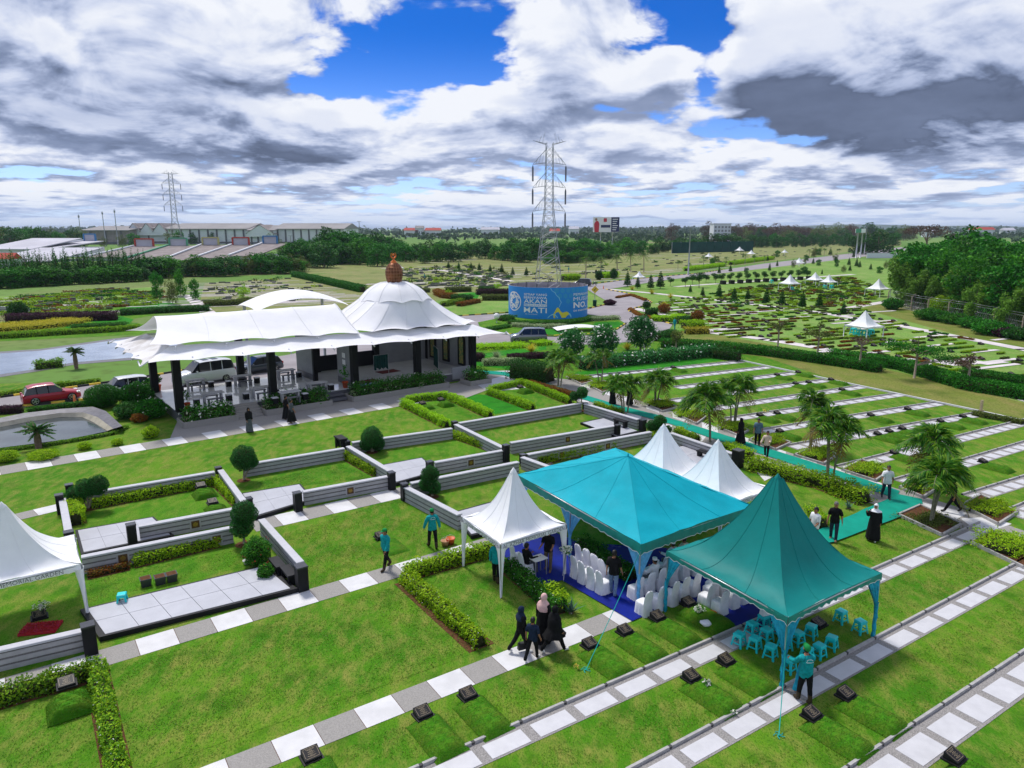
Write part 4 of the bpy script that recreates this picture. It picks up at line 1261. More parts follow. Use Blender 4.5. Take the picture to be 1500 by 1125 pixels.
# floor cloth under the canopies
def cloth_sheet(name,label,cat,poly,m,z=.03,wav=.012,step=.35,group=None):
 P=[Vector((p.x,p.y))for p in poly]
 bm=bmesh.new()
 f=bm.faces.new([bm.verts.new((p.x,p.y,0))for p in P])
 bmesh.ops.triangulate(bm,faces=[f])
 for _ in range(4):bmesh.ops.subdivide_edges(bm,edges=[e for e in bm.edges if e.calc_length()>step],cuts=1,use_grid_fill=True)
 bmesh.ops.triangulate(bm,faces=bm.faces[:])
 for v in bm.verts:v.co.z=z+wav*(1+mnoise.noise((v.co.x*1.3,v.co.y*1.3,2))*.9)
 bmesh.ops.recalc_face_normals(bm,faces=bm.faces[:])
 me=bpy.data.meshes.new(name);
 c=sum((v.co for v in bm.verts),Vector())/len(bm.verts);c.z=0
 for v in bm.verts:v.co-=c
 if sum(q.normal.z for q in bm.faces)<0:bmesh.ops.reverse_faces(bm,faces=bm.faces[:])
 bm.to_mesh(me);bm.free();me.materials.append(M[m])
 for p in me.polygons:p.use_smooth=True
 o=bpy.data.objects.new(name,me);COL.objects.link(o);o.location=c
 return tag(o,label,cat,group)
cloth_sheet('floor_tarp','blue floor cloth spread under the white chairs','tarp',PX([(735,812),(788,862),(823,851),(926,911),(944,903),(985,880),(1030,892),(1078,918),(1117,921),(1165,893),(1100,826),(1010,806),(930,846),(850,796),(800,776),(760,790)]),'tarp_blue')
cloth_sheet('carpet_runner','long green carpet runner along the walk, from pavilion to lower palms','carpet',PX([(700,543),(738,545),(800,561),(850,577),(905,594),(980,612.6),(1096,648.7),(1180,674.7),(1318,720),(1312,731),(1180,687),(1037,641),(980,621),(905,601),(850,584.5),(800,567),(735,550),(695,547)]),'carpet_green',.034)
cloth_sheet('carpet_runner','short wavy green carpet laid across the lawn to the green canopy','carpet',PX([(1316,726),(1350,733),(1352,746),(1221,796),(1196,800),(1180,792),(1200,778),(1250,755)]),'carpet_green',.05,wav=.03)
# covered chairs and plastic stools
def chair_proto():
 t=thing('covered_chair','chair','chair')
 s=MB();n=40;prof=[(.27,0),(.255,.12),(.235,.30),(.225,.43),(.21,.465),(.12,.475),(.001,.478)]
 vs=[]
 for r,z in prof:
  for k in range(n):
   a=2*math.pi*k/n
   ca,sa=math.cos(a),math.sin(a)
   sq=1/max(abs(ca),abs(sa))**.72
   pl=1+(.055*math.sin(10*a)*max(0,1-z/.42))
   vs.append((r*.92*sq*pl*ca,r*.95*sq*pl*sa,z))
 s.add(vs,[(i*n+k,i*n+(k+1)%n,(i+1)*n+(k+1)%n,(i+1)*n+k)for i in range(len(prof)-1)for k in range(n)],0,True)
 s.build('seat_cover',M['chair_cloth'],t)
 b=MB();rows=[(.0,.215),(.2,.205),(.45,.205),(.6,.21),(.75,.205),(.86,.18),(.92,.12),(.945,.02)]
 vs=[];m=20
 for z,hw in rows:
  y0=-.20-(z-.45)*.16 if z>.45 else-.20-(.45-z)*.12
  for k in range(m):
   a=2*math.pi*k/m
   th=.035+(.012*math.sin(8*a)if z<.4 else 0)+(.02 if z<.3 else 0)
   vs.append((hw*math.cos(a)*1.0,y0+th*math.sin(a)*(1.0 if abs(math.cos(a))<.9 else.7),z))
 b.add(vs,[(i*m+k,i*m+(k+1)%m,(i+1)*m+(k+1)%m,(i+1)*m+k)for i in range(len(rows)-1)for k in range(m)],0,True)
 b.build('back_cover',M['chair_cloth'],t)
 return t
CHAIR=Proto(chair_proto())
def chair(px,head,label,group):
 """head: direction the sitter looks, degrees from +x"""
 CHAIR.put(G(*px),math.radians(head-90+R.uniform(-6,6)),label,group)
d35=35
r1=[((942,898),'nearest the marquee front pole'),((962,890),'second from the marquee front pole'),((981,883),'third from the marquee front pole'),((997,876),'fourth from the marquee front pole'),((1013,870),'fifth, half under the green canopy edge')]
for p,lb in r1:chair(p,d35+90,'white covered chair in the nearest row, '+lb,'nearest row of white chairs')
r1b=[((1033,888),'beside the orange pot'),((1053,897),'lowest, right of the orange pot'),((1070,888),'second under the green canopy'),((1084,881),'third under the green canopy'),((1096,876),'last under the green canopy')]
for p,lb in r1b:chair(p,d35+90,'white covered chair, '+lb,'white chairs right of the grave mound')
for k in range(7):
 chair((930+17*k,876-7.2*k),d35+90,('white covered chair in the second row behind the nearest','white covered chair with a man in white cap, second row','white covered chair between two men in white caps','white covered chair with the right man in white cap')[min(k,3)]if k<4 else 'white covered chair in the second row, under the canopies','second row of white chairs')
for k in range(6):
 chair((952+16*k,850-6.6*k),d35+90,'white covered chair in the third row under the marquee','third row of white chairs')
for k in range(4):
 chair((1040+14*k,876-6*k),d35+90,'white covered chair deep under the green canopy edge','deepest white chairs')
for p,lb in(((847,845),'leftmost, facing the second row'),((858,853),'second from left, facing the second row'),((871,861),'third from left, facing the second row'),((884,868),'nearest the man in jeans'),((866,834),'behind the leftmost pair'),((876,842),'middle of its rear line'),((887,850),'right end of its rear line')):
 chair(p,d35,'white covered chair of the left block, '+lb,'left block of white chairs')
for k in range(3):chair((853+12*k,827+8*k),d35,'white covered chair in the hindmost line of the left block','left block of white chairs')
for k in range(5):chair((1043+13*k,869-5.5*k),d35+90,'white covered chair in the deepest line under the green canopy','deepest white chairs')
chair((758,828),d35,'empty white covered chair under the front white canopy','chairs under the front white canopy')
chair((771,841),d35,'white covered chair with the man in black seated on it','chairs under the front white canopy')
def stool_proto():
 t=thing('plastic_stool','stool','stool')
 s=MB();h=.44
 s.box((0,0,h-.035),(.31,.31,.05),0,0,top=.92);s.box((0,0,h-.004),(.27,.27,.014),0,0,top=.96)
 s.build('seat',M['teal_plastic'],t,bevel=.012)
 for sx in(-1,1):
  for sy in(-1,1):
   l=MB();a,b=.135,.19
   def q(x,y,z):return(sx*x,sy*y,z)
   w=.055
   vs=[q(b,b,0),q(b-w,b,0),q(b-w,b-.02,0),q(b-.02,b-.02,0),q(b-.02,b-w,0),q(b,b-w,0),q(a,a,h-.05),q(a-.065,a,h-.05),q(a-.065,a-.02,h-.05),q(a-.02,a-.02,h-.05),q(a-.02,a-.065,h-.05),q(a,a-.065,h-.05)]
   f=[(i,(i+1)%6,6+(i+1)%6,6+i)for i in range(6)]+[(5,4,3,2,1,0)]
   l.add(vs,f if sx*sy>0 else[x[::-1]for x in f]);l.build('leg',M['teal_plastic'],t)
 r=MB()
 for k in range(4):
  a=k*math.pi/2;r.box((math.cos(a)*.168,math.sin(a)*.168,.13),(.014,.26,.045),a)
  r.box((math.cos(a)*.142,math.sin(a)*.142,h-.085),(.012,.2,.05),a)
 r.build('brace',M['teal_plastic'],t)
 return t
STOOL=Proto(stool_proto())
SG='teal stools under the green canopy'
for px,lb in(((1082,945),'leftmost of the cluster'),((1101,929),'behind the leftmost one'),((1105,951),'second from left in the front line'),((1122,938),'in the middle of the left cluster'),((1128,963),'third from left in the front line'),((1139,930),'behind the middle of the left cluster'),((1149,951),'behind the blue wrapped pole'),((1168,943),'right of the blue wrapped pole'),((1187,933),'just below the shaded black marker'),((1199,962),'right of the bending worker'),((1217,950),'rightmost of the front group'),((1231,911),'upper of two standing apart on the right'),((1259,926),'lower of two standing apart on the right'),((1155,983),'left of the worker, beside the front pole'),((1181,967),'hidden behind the worker'),((1118,918),'carrying a white bag'),((1134,918),'right of the bag')):
 STOOL.put(G(*px),math.radians(35+R.uniform(-14,14)),'teal plastic stool '+lb,SG)
STOOL.put(G(180,886),math.radians(20),'single teal plastic stool on the pale tiled terrace','lone stool')
bag=MB();bag.box((0,0,.15),(.26,.22,.3),.3,0,top=.8);bag.box((.02,0,.33),(.14,.12,.08),.5,0,top=.3)
b=bag.build('shopping_bag',M['white_plastic'],None,bevel=.03);b.location=G(1118,918)+Vector((0,0,.443));tag(b,'white plastic bag standing on a teal stool','bag')
# people
def limb_dirs(a,e=0.0,o=0.0,side=1):
 """down-pointing limb swung forward by a, turned out by o"""
 ca,sa=math.cos(a),math.sin(a);co,so=math.cos(o),math.sin(o)
 return Vector((side*so,sa*co,-ca*co))
def person(label,loc,head,top=None,bottom=None,shoes=None,hat='hair',pose=None,h=1.68,robe=None,skirt=None,group=None,hijab=None,sleeve='short',boots=None,girth=1.0,z=0.0,logo=False,bag=None):
 """head: heading in degrees (0 = +x); clothing follows the posed body"""
 p=dict(lt=8,rt=-8,lk=4,rk=6,la=-8,ra=8,lo=9,ro=9,le=14,re=14,lean=0,turn=0,sit=False,nod=0)
 p.update(pose or{})
 rad=math.radians;s=h/1.70
 J={}
 lean=rad(p['lean'])
 def sp(d):return Vector((0,math.sin(lean)*d,math.cos(lean)*d))
 pel=Vector((0,0,.0));J['pel']=pel
 J['waist']=pel+sp(.13);J['chest']=pel+sp(.33);J['neck0']=pel+sp(.49);J['neck1']=pel+sp(.57)
 for sd,k in((-1,'l'),(1,'r')):
  J[k+'hip']=pel+Vector((sd*.09,0,-.05))
  a,b=rad(p[k+'t']),rad(p[k+'k'])
  J[k+'kn']=J[k+'hip']+limb_dirs(a,o=rad(3),side=sd)*.41
  J[k+'an']=J[k+'kn']+limb_dirs(a-b)*.41
  f=a-b if p['sit']is False else 0
  J[k+'to']=J[k+'an']+Vector((sd*.02,.17*math.cos(max(-.6,min(.6,f))),-.045+.17*math.sin(max(-.7,min(.35,f)))*.6))
  J[k+'sh']=J['chest']+Vector((sd*.175,0,.10))
  a,e,o=rad(p[k+'a']),rad(p[k+'e']),rad(p[k+'o'])
  J[k+'el']=J[k+'sh']+limb_dirs(a,o=o,side=sd)*.275
  J[k+'wr']=J[k+'el']+limb_dirs(a+e,o=o*.5,side=sd)*.245
  J[k+'ha']=J[k+'wr']+limb_dirs(a+e+.1,o=o*.4,side=sd)*.075
 low=min(min(J[k].z for k in('lan','ran'))-.07,min(J[k].z for k in('lto','rto'))-.03)
 lift=p.get('seat',None)
 up=-low if lift is None else lift
 for k in J:J[k]=(J[k]+Vector((0,0,up)))*s
 g=girth
 RAD=dict(pel=(.140*g,.105*g),waist=(.125*g,.095*g),chest=(.150*g,.105*g),neck0=(.062,.058),neck1=(.050,.050))
 for k in 'lr':
  RAD.update({k+'hip':(.085*g,.085*g),k+'kn':(.056,.056),k+'an':(.040,.042),k+'to':(.036,.030),k+'sh':(.062*g,.058),k+'el':(.042,.042),k+'wr':(.028,.026),k+'ha':(.036,.020)})
 E=[('pel','waist'),('waist','chest'),('chest','neck0'),('neck0','neck1')]
 for k in 'lr':
  E+=[('pel',k+'hip'),(k+'hip',k+'kn'),(k+'kn',k+'an'),(k+'an',k+'to'),('chest',k+'sh'),(k+'sh',k+'el'),(k+'el',k+'wr'),(k+'wr',k+'ha')]
 names=list(J)
 me=bpy.data.meshes.new('person_body')
 me.from_pydata([J[k]for k in names],[(names.index(a),names.index(b))for a,b in E],[])
 o=bpy.data.objects.new('tmp',me);COL.objects.link(o)
 o.modifiers.new('skin','SKIN').use_smooth_shade=True
 for i,k in enumerate(names):
  d=me.skin_vertices[0].data[i];d.radius=(RAD[k][0]*s,RAD[k][1]*s);d.use_root=(k=='pel')
 o.modifiers.new('sub','SUBSURF').levels=1
 bpy.context.view_layer.update()
 ev=o.evaluated_get(bpy.context.evaluated_depsgraph_get())
 em=ev.to_mesh()
 V=np.array([v.co[:]for v in em.vertices]);FC=[tuple(q.vertices)for q in em.polygons]
 NRM=np.array([v.normal[:]for v in em.vertices])
 ev.to_mesh_clear();bpy.data.objects.remove(o);bpy.data.meshes.remove(me)
 SEG=[(a,b,q)for a,b,q in[('pel','waist','hips'),('waist','chest','torso'),('chest','neck0','torso'),('neck0','neck1','neck')]+[x for k in 'lr' for x in((k+'hip',k+'kn','thigh'),(k+'kn',k+'an','shin'),(k+'an',k+'to','foot'),('chest',k+'sh','torso'),(k+'sh',k+'el','uparm'),(k+'el',k+'wr','foarm'),(k+'wr',k+'ha','hand'),('pel',k+'hip','hips'))]]
 D=[];TT=[]
 for a,b,q in SEG:
  A,B=np.array(J[a]),np.array(J[b]);d=B-A
  t=np.clip(((V-A)@d)/(d@d),0,1)
  D.append(np.linalg.norm(V-A-t[:,None]*d,axis=1));TT.append(t)
 idx=np.argmin(np.array(D),axis=0);REG=np.array([SEG[i][2]for i in idx]);TV=np.array(TT)[idx,np.arange(len(V))]
 body=MB()
 body.add(V.tolist(),FC,0,True)
 yaw=rad(p['turn']);nod=rad(p['nod'])
 HM=Matrix.Translation(J['neck1']+Vector((0,.015,.085))*s)@Matrix.Rotation(-yaw,4,'Z')@Matrix.Rotation(-nod,4,'X')@Matrix.Scale(s,4)
 hd_=MB()
 prof=[(.012,-.118),(.045,-.108),(.062,-.075),(.071,-.03),(.076,.02),(.075,.06),(.062,.095),(.036,.116),(.001,.122)]
 n=16;vs=[]
 for r,zz in prof:
  for k in range(n):
   a=2*math.pi*k/n
   y=math.sin(a)*r*1.2+(.012 if zz<-.05 and math.sin(a)>0 else 0)-(.014 if zz<-.06 and math.sin(a)<0 else 0)
   vs.append((math.cos(a)*r,y,zz))
 hd_.add(vs,[(i*n+k,i*n+(k+1)%n,(i+1)*n+(k+1)%n,(i+1)*n+k)for i in range(len(prof)-1)for k in range(n)],0,True)
 hd_.add([(0,.088,.02),(-.014,.082,-.028),(.014,.082,-.028),(0,.112,-.026),(0,.082,-.036)],[(0,1,3),(0,3,2),(1,4,3),(3,4,2)],0,True)
 for sd in(-1,1):
  hd_.ball((sd*.078,-.004,-.008),(.012,.02,.03),8,5,0)
  hd_.ball((sd*.029,.082,.012),(.012,.008,.006),8,5,1)
  hd_.box((sd*.029,.088,.03),(.03,.006,.006),0,1)
 hd_.ball((0,.085,-.062),(.022,.008,.007),8,4,2)
 body.merge(hd_,HM)
 for k,sd in(('l',-1),('r',1)):
  d=(J[k+'ha']-J[k+'wr']).normalized();w=Vector((0,1,0))-d*d.y;w.normalize();inn=Vector((-sd,0,0))
  base=J[k+'ha']+d*.015*s
  for q,L in((-1.5,.055),(-.5,.07),(.5,.075),(1.5,.068)):
   b0=base+w*q*.017*s
   body.tube([b0,b0+d*L*.5*s+inn*.004*s,b0+d*L*.9*s+inn*.022*s],[.0085*s,.0078*s,.006*s],6,0)
  b0=J[k+'wr'].lerp(J[k+'ha'],.55)+w*.028*s
  body.tube([b0,b0+(d*.03+w*.022)*s,b0+(d*.058+w*.024+inn*.012)*s],[.011*s,.009*s,.007*s],6,0)
 root=thing('person',label,'person',Vector(loc)+Vector((0,0,z)),rad(head-90),group)
 body.build('body',[M['skin'],M['eye_dark'],M['lip']],root)
 def garment(name,sel,m,off,flare=None,noise=.006):
  keep=[f for f in FC if sum(sel[i]for i in f)>len(f)/2-.1]
  if not keep:return
  ids=sorted({i for f in keep for i in f});mp={i:j for j,i in enumerate(ids)}
  P=V[ids]+NRM[ids]*off*s
  if flare is not None:P=flare(P,ids)
  P=P+NRM[ids]*(noise*lump(V[ids]*9,1.7,2.0))[:,None]
  g2=MB().add(P.tolist(),[tuple(mp[i]for i in f)for f in keep],0,True)
  return g2.build(name,M[m],root)
 arm=(REG=='uparm')&(TV<.80)if sleeve=='short' else(REG=='uparm')|((REG=='foarm')&(TV<.93))
 def loose(k):
  def f(P,ids):
   r=REG[ids];tor=(r=='hips')|(r=='torso')
   c=P.copy();c[:,:2]*=1+k*tor[:,None]
   return c
  return f
 if top:
  sel=(REG=='torso')|(REG=='hips')&(TV>-.1)|arm
  sel=sel|((REG=='thigh')&(TV<.06))
  sel=sel&~((REG=='torso')&(V[:,2]>J['neck0'].z+.01))
  sh=garment('shirt',sel,top,.030,loose(.08))
  if logo:
   lg=MB()
   for q in range(7):
    a=rad(20+q*23)
    lg.box((math.cos(a)*.085,0,math.sin(a)*.055+.03),(.018,.004,.016))
   for q in range(6):
    lg.box((-.09+q*.036,0,-.01+(.012 if q in(0,5)else 0)),(.026,.004,.016))
   by=min(V[(REG=='torso')][:,1])-.052*s
   lg.xf(Matrix.Translation((0,by+.004,J['chest'].z+.04))).build('back_print',M['print_white'],sh)
 if bottom:
  sel=(REG=='hips')|(REG=='thigh')|((REG=='shin')&(TV<(.62 if boots else.97)))
  garment('trousers',sel,bottom,.020)
 if shoes:
  garment('shoes',(REG=='foot')|((REG=='shin')&(TV>.985)),shoes,.012,noise=0)
 if boots:
  garment('boots',(REG=='foot')|((REG=='shin')&(TV>.50)),boots,.022,noise=.002)
 def cloth_tube(name,rows,m,n=28,pleat=.03,k=9):
  vs=[]
  for(c,rx,ry,pl)in rows:
   for i in range(n):
    a=2*math.pi*i/n
    q=1+pl*pleat*(math.sin(k*a+pl)+.5*math.sin((k-4)*a+2))
    vs.append((c.x+rx*q*math.cos(a),c.y+ry*q*math.sin(a),c.z))
  mb=MB().add(vs,[(i*n+j,i*n+(j+1)%n,(i+1)*n+(j+1)%n,(i+1)*n+j)for i in range(len(rows)-1)for j in range(n)],0,True)
  return mb.build(name,M[m],root)
 feet=(J['lan']+J['ran'])/2
 spread=max(abs(J['lan'].y-J['ran'].y)*.55,.0)
 def down(z):return Vector((0,(feet.y-pel.y)*(1-z/J['pel'].z)*.8,z))
 if robe:
  z0=robe[1]*s
  garment('sleeves',(REG=='uparm')|((REG=='foarm')&(TV<.96)),robe[0],.034)
  rows=[(J['neck0']+Vector((0,0,.02)),.07*s,.065*s,0),(J['chest']+Vector((0,0,.115))*s,.19*s*g,.12*s,0),(J['chest']+Vector((0,0,.03))*s,.215*s*g,.155*s*g,.3),(J['waist'],.185*s*g,.155*s*g,.5),(J['pel'],.205*s*g,.175*s*g,.8)]
  zz=J['pel'].z;nn=5
  for i in range(1,nn+1):
   f=i/nn;z1=zz+(z0-zz)*f
   rows.append((down(z1),(.205+.07*f)*s*g,(.175+.05*f)*s*g+min(spread,.16)*f*.8,1+f))
  cloth_tube('robe',rows,robe[0])
 if skirt:
  z0=skirt[1]*s;zz=J['pel'].z+.06*s;rows=[]
  for i in range(6):
   f=i/5;z1=zz+(z0-zz)*f
   rows.append((down(z1),(.165+.055*f)*s*g,(.135+.06*f)*s*g+spread*f*.9,.5+f*1.5))
  cloth_tube('skirt',rows,skirt[0])
 hh=MB()
 if hijab:
  c,dr=hijab
  n2,m2=20,9;vs=[]
  for j in range(m2+1):
   ph=math.pi*.5-(math.pi*.78)*j/m2
   for i in range(n2):
    a=2*math.pi*i/n2
    r=math.cos(ph)*.098;y=math.sin(a)*r*1.22
    zz=math.sin(ph)*.134+.004
    if math.sin(a)>.80 and-.095<zz<.06:y-=.045
    vs.append((math.cos(a)*r,y-.006,zz))
  hh.add(vs,[(j*n2+i,(j+1)*n2+i,(j+1)*n2+(i+1)%n2,j*n2+(i+1)%n2)for j in range(m2)for i in range(n2)],0,True)
  hm=MB().merge(hh,HM)
  nb=J['neck1']
  rows=[(nb+Vector((0,.0,.03))*s,.075*s,.085*s),(nb+Vector((0,.0,-.04))*s,.105*s,.105*s),(J['chest']+Vector((0,0,.125))*s,.20*s*g,.135*s),(J['chest']+Vector((0,.0,.125-dr*.5))*s,.235*s*g,.165*s*g),(J['chest']+Vector((0,0,.125-dr))*s,.225*s*g,.165*s*g)]
  vs=[];n3=24
  for q,(cc,rx,ry)in enumerate(rows):
   for i in range(n3):
    a=2*math.pi*i/n3;pl=1+.03*q*math.sin(7*a)*.5
    dz=-.10*s*(q==4)*abs(math.sin(a))*min(1,dr*3)
    vs.append((cc.x+rx*pl*math.cos(a),cc.y+ry*pl*math.sin(a),cc.z+dz))
  hm.add(vs,[(j*n3+i,(j+1)*n3+i,(j+1)*n3+(i+1)%n3,j*n3+(i+1)%n3)for j in range(4)for i in range(n3)],0,True)
  hm.build('headscarf',M[c],root)
 elif hat in('hair','hair_grey'):
  n2,m2=16,7;vs=[]
  for j in range(m2+1):
   ph=math.pi*.5-math.pi*.62*j/m2
   for i in range(n2):
    a=2*math.pi*i/n2;f=math.sin(a)
    lim=-.05 if f<.25 else.055
    zz=max(math.sin(ph)*.138,lim-.02*(f<-.5))
    r=(max(.0,math.cos(min(ph,math.pi/2)))**.62)*.092 if zz>0 else.084
    vs.append((math.cos(a)*r,f*r*1.2-.008,zz+.004))
  hh.add(vs,[(j*n2+i,(j+1)*n2+i,(j+1)*n2+(i+1)%n2,j*n2+(i+1)%n2)for j in range(m2)for i in range(n2)],0,True)
  MB().merge(hh,HM).build('hair',M[hat],root)
 elif hat in('cap_green','cloth_white'):
  brim=hat=='cap_green'
  prof=[(.086,.028),(.088,.06),(.078,.10),(.05,.128),(.001,.136)]if brim else[(.083,.03),(.084,.09),(.078,.118),(.001,.126)]
  hh.lathe(prof,(0,-.004,0),18,0,1.0,1.2)
  if brim:
   vs=[(math.cos(a)*.082,.035+math.sin(a)*.125,.035-.012*math.sin(a))for a in[math.pi*i/10 for i in range(11)]]
   hh.add(vs+[(x,y,q+.008)for x,y,q in vs],[tuple(range(11)),tuple(range(11,22))[::-1]]+[(i,i+1,12+i,11+i)for i in range(10)])
  MB().merge(hh,HM).build('cap' if brim else 'prayer_cap',M[hat],root)
  hb=MB().lathe([(.079,-.05),(.081,.0),(.080,.035)],(0,-.010,0),16,0,1,1.2)
  hb.f=[f for f in hb.f if sum(hb.v[i][1]for i in f)/4<.02];hb.m=[0]*len(hb.f);hb.s=[True]*len(hb.f)
  MB().merge(hb,HM).build('hair',M['hair'],root)
 return root,J,s
P_=person
WORK=dict(top='cloth_teal',sleeve='long',bottom='cloth_black',boots='boot_brown',hat='cap_green')
P_('man in white T-shirt and dark jeans stepping along the green runner',G(1297,731),255,top='cloth_white',bottom='denim_dark',shoes='shoe_dark',pose=dict(lt=16,rt=-14,rk=14,la=-22,ra=22,lo=14,ro=16,nod=-14),h=1.72,girth=1.08)
P_('woman in long black robe and white headscarf with one hand raised',G(1278,792),232,robe=('cloth_black',.10),shoes='shoe_white',hijab=('cloth_white',.02),pose=dict(ra=40,re=110,ro=16,lt=4,rt=-4),h=1.64,girth=1.08)
P_('grey haired man in black polo shirt on the short green carpet',G(1220,792),240,top='cloth_black',bottom='denim_dark',shoes='sandal',hat='hair_grey',pose=dict(lt=12,rt=-8,lo=16,ro=14,turn=-20),h=1.72,girth=1.08)
P_('man in white T-shirt half hidden behind the green peaked canopy',G(1191,800),200,top='cloth_white',bottom='cloth_grey',shoes='shoe_dark',pose=dict(la=10,le=50),h=1.70,girth=1.12)
P_('man in black trousers walking behind the lowest palm clump',G(1394,750),165,top='cloth_black',bottom='cloth_black',shoes='shoe_dark',pose=dict(lt=28,rt=-22,rk=20,lean=8),h=1.66)
P_('woman in black dress seen from behind on the green runner',G(1084,650),128,robe=('cloth_black',.12),shoes='sandal',hijab=('cloth_black',.25),pose=dict(lt=12,rt=-12),h=1.62)
P_('man in slate blue shirt and dark trousers beside the runner',G(1109,653),245,top='cloth_slate',bottom='cloth_black',shoes='shoe_dark',pose=dict(lt=6,rt=-6),h=1.70,girth=1.12)
P_('person in beige shirt and black trousers stepping onto the runner',G(1122,671),235,top='cloth_beige',sleeve='long',bottom='cloth_black',shoes='shoe_white',pose=dict(lt=14,rt=-10,la=30,le=55,ra=18,re=30,ro=20),h=1.60)
P_('woman in black robe left of the short palm on the runner',G(897,592),118,robe=('cloth_black',.08),shoes='shoe_dark',hijab=('cloth_black',.3),h=1.62)
P_('person in black behind the short palm on the runner',G(922,594),118,robe=('cloth_black',.15),shoes='shoe_dark',hijab=('cloth_black',.3),h=1.60)
P_('woman in black top and long grey skirt before the pavilion steps',G(366,633),320,top='cloth_black',sleeve='long',skirt=('cloth_grey',.08),shoes='shoe_dark',hijab=('cloth_black',.35),pose=dict(lt=8,rt=-8),h=1.62)
P_('man in grey shirt and black sarong on the chequered path',G(428,620),40,top='cloth_grey',skirt=('cloth_black',.14),shoes='sandal',pose=dict(lt=10,rt=-10),h=1.66)
P_('man in black shirt and sarong walking just behind the grey shirt',G(420,615),40,top='cloth_black',skirt=('cloth_black',.14),shoes='sandal',pose=dict(lt=-8,rt=8),h=1.70)
P_('worker in teal shirt and green cap with dark face mask on the lawn',G(566,833),232,**WORK,pose=dict(lt=18,rt=-16,rk=16,la=24,ra=-14,lo=16,ro=14,turn=22),h=1.68)
P_('worker in teal shirt seen from behind beside the orange bucket',G(634,803),112,**WORK,logo=True,pose=dict(lt=14,rt=-10,lo=20,ro=20,la=8,ra=-6),h=1.72)
P_('worker in teal shirt partly hidden by the front white canopy leg',G(727,854),60,**WORK,pose=dict(lt=5,rt=-5),h=1.70)
P_('worker in teal shirt and green cap bending over stools in the foreground',G(1177,1030),95,**WORK,logo=True,pose=dict(lt=10,rt=-6,la=34,ra=34,le=40,re=40,lo=12,ro=12,nod=-35,lean=9),h=1.74,girth=1.08)
P_('woman in black trousers and navy headscarf carrying a dark bag',G(763,956),22,top='cloth_black',sleeve='long',bottom='cloth_black',shoes='shoe_white',hijab=('cloth_navy',.10),pose=dict(lt=-22,rt=18,lk=16,la=4,ra=10,re=30),h=1.60)
P_('tall woman in black robe and pink headscarf in the group of four',G(796,942),45,robe=('cloth_black',.12),shoes='shoe_white',hijab=('cloth_pink',.18),pose=dict(lt=8,rt=-8),h=1.70,girth=1.05)
P_('girl in navy T-shirt and black trousers in the group of four',G(780,966),60,top='cloth_navy',bottom='cloth_black',shoes='shoe_white',hijab=None,pose=dict(lt=-20,rt=14,lk=16,lo=14,ro=12),h=1.42)
P_('broad woman in black cape and striped hem striding right',G(812,955),30,robe=('cloth_black',.62),bottom='cloth_black',shoes='shoe_white',hijab=('cloth_black',.55),pose=dict(lt=-26,rt=26,lk=14),h=1.62,girth=1.22)
P_('man in black shirt and blue jeans standing beside the white chairs',G(898,872),62,top='cloth_black',bottom='denim',shoes='shoe_dark',pose=dict(lo=13,ro=13),h=1.72,girth=1.1)
P_('man in dark clothes standing under the front white canopy',G(803,836),250,top='cloth_black',bottom='khaki',shoes='sandal',pose=dict(la=20,le=60,ra=20,re=60),h=1.70)
SITP=dict(lt=82,rt=82,lk=80,rk=80,sit=True,la=28,ra=28,le=62,re=62,seat=.53)
P_('man in black shirt and grey trousers seated under the front white canopy',G(771,841),35,top='cloth_black',sleeve='long',bottom='cloth_grey',shoes='shoe_dark',pose=SITP,h=1.66)
for px,lb in(((957.6,863.5),'left man in white shirt and white cap seated among the chairs'),((980.6,854),'right man in white shirt and white cap seated among the chairs')):
 P_(lb,G(*px),125,top='cloth_white',sleeve='long',bottom='cloth_grey',shoes='shoe_dark',hat='cloth_white',pose=SITP,h=1.66)
P_('man with white cap seated in the third row of chairs',G(984,837),125,top='cloth_white',sleeve='long',bottom='cloth_grey',shoes='shoe_dark',hat='cloth_white',pose=SITP,h=1.64)
P_('dark haired man in beige seated in the third row of chairs',G(1000,830.5),125,top='cloth_beige',bottom='cloth_grey',shoes='shoe_dark',pose=SITP,h=1.66)
for px,hd2,lb in(((880,402),100,'distant worker in teal beside the lane of tall palms'),((873,403),260,'distant person in dark clothes beside the lane of tall palms'),((833,399),200,'distant worker in teal among graves right of the pylon'),((622,410),180,'distant worker in teal right of the far white tent')):
 P_(lb,G(*px),hd2,top='cloth_teal' if 'teal' in lb else 'cloth_black',sleeve='long',bottom='denim',shoes='shoe_dark',hat='hair',h=1.7)
P_('person in teal jacket at the bend of the kerbed road',G(988,484),200,top='cloth_teal',sleeve='long',bottom='cloth_teal',shoes='shoe_dark',hat='cap_green',h=1.68,girth=1.2)
# carried and scattered small things
q=MB().box((0,0,.12),(.30,.14,.22),0,0,top=.9);q.tube([(-.1,0,.22),(-.06,0,.36),(.06,0,.36),(.1,0,.22)],.012,6)
q=q.build('handbag',M['leather'],None,bevel=.02);q.location=G(765,955)+Vector((0,0,.10));q.rotation_euler=(0,0,.4);tag(q,'dark handbag hanging low from the hand of the woman with navy scarf','bag')
def folded_cloth():
 mb=MB();vs=[]
 for j in range(9):
  z=.08+j*.11
  for k in range(10):
   a=2*math.pi*k/10;r=.05+.035*(1-j/8)+.012*math.sin(3*a+j)
   vs.append((r*math.cos(a),r*.6*math.sin(a),z))
 mb.add(vs,[(i*10+k,i*10+(k+1)%10,(i+1)*10+(k+1)%10,(i+1)*10+k)for i in range(8)for k in range(10)],0,True)
 o=mb.build('folded_cloth',M['curtain_teal']);o.location=G(1164,1014);o.rotation_euler=(0,.12,0)
 tag(o,'hanging teal cloth beside the bending worker','cloth')
folded_cloth()
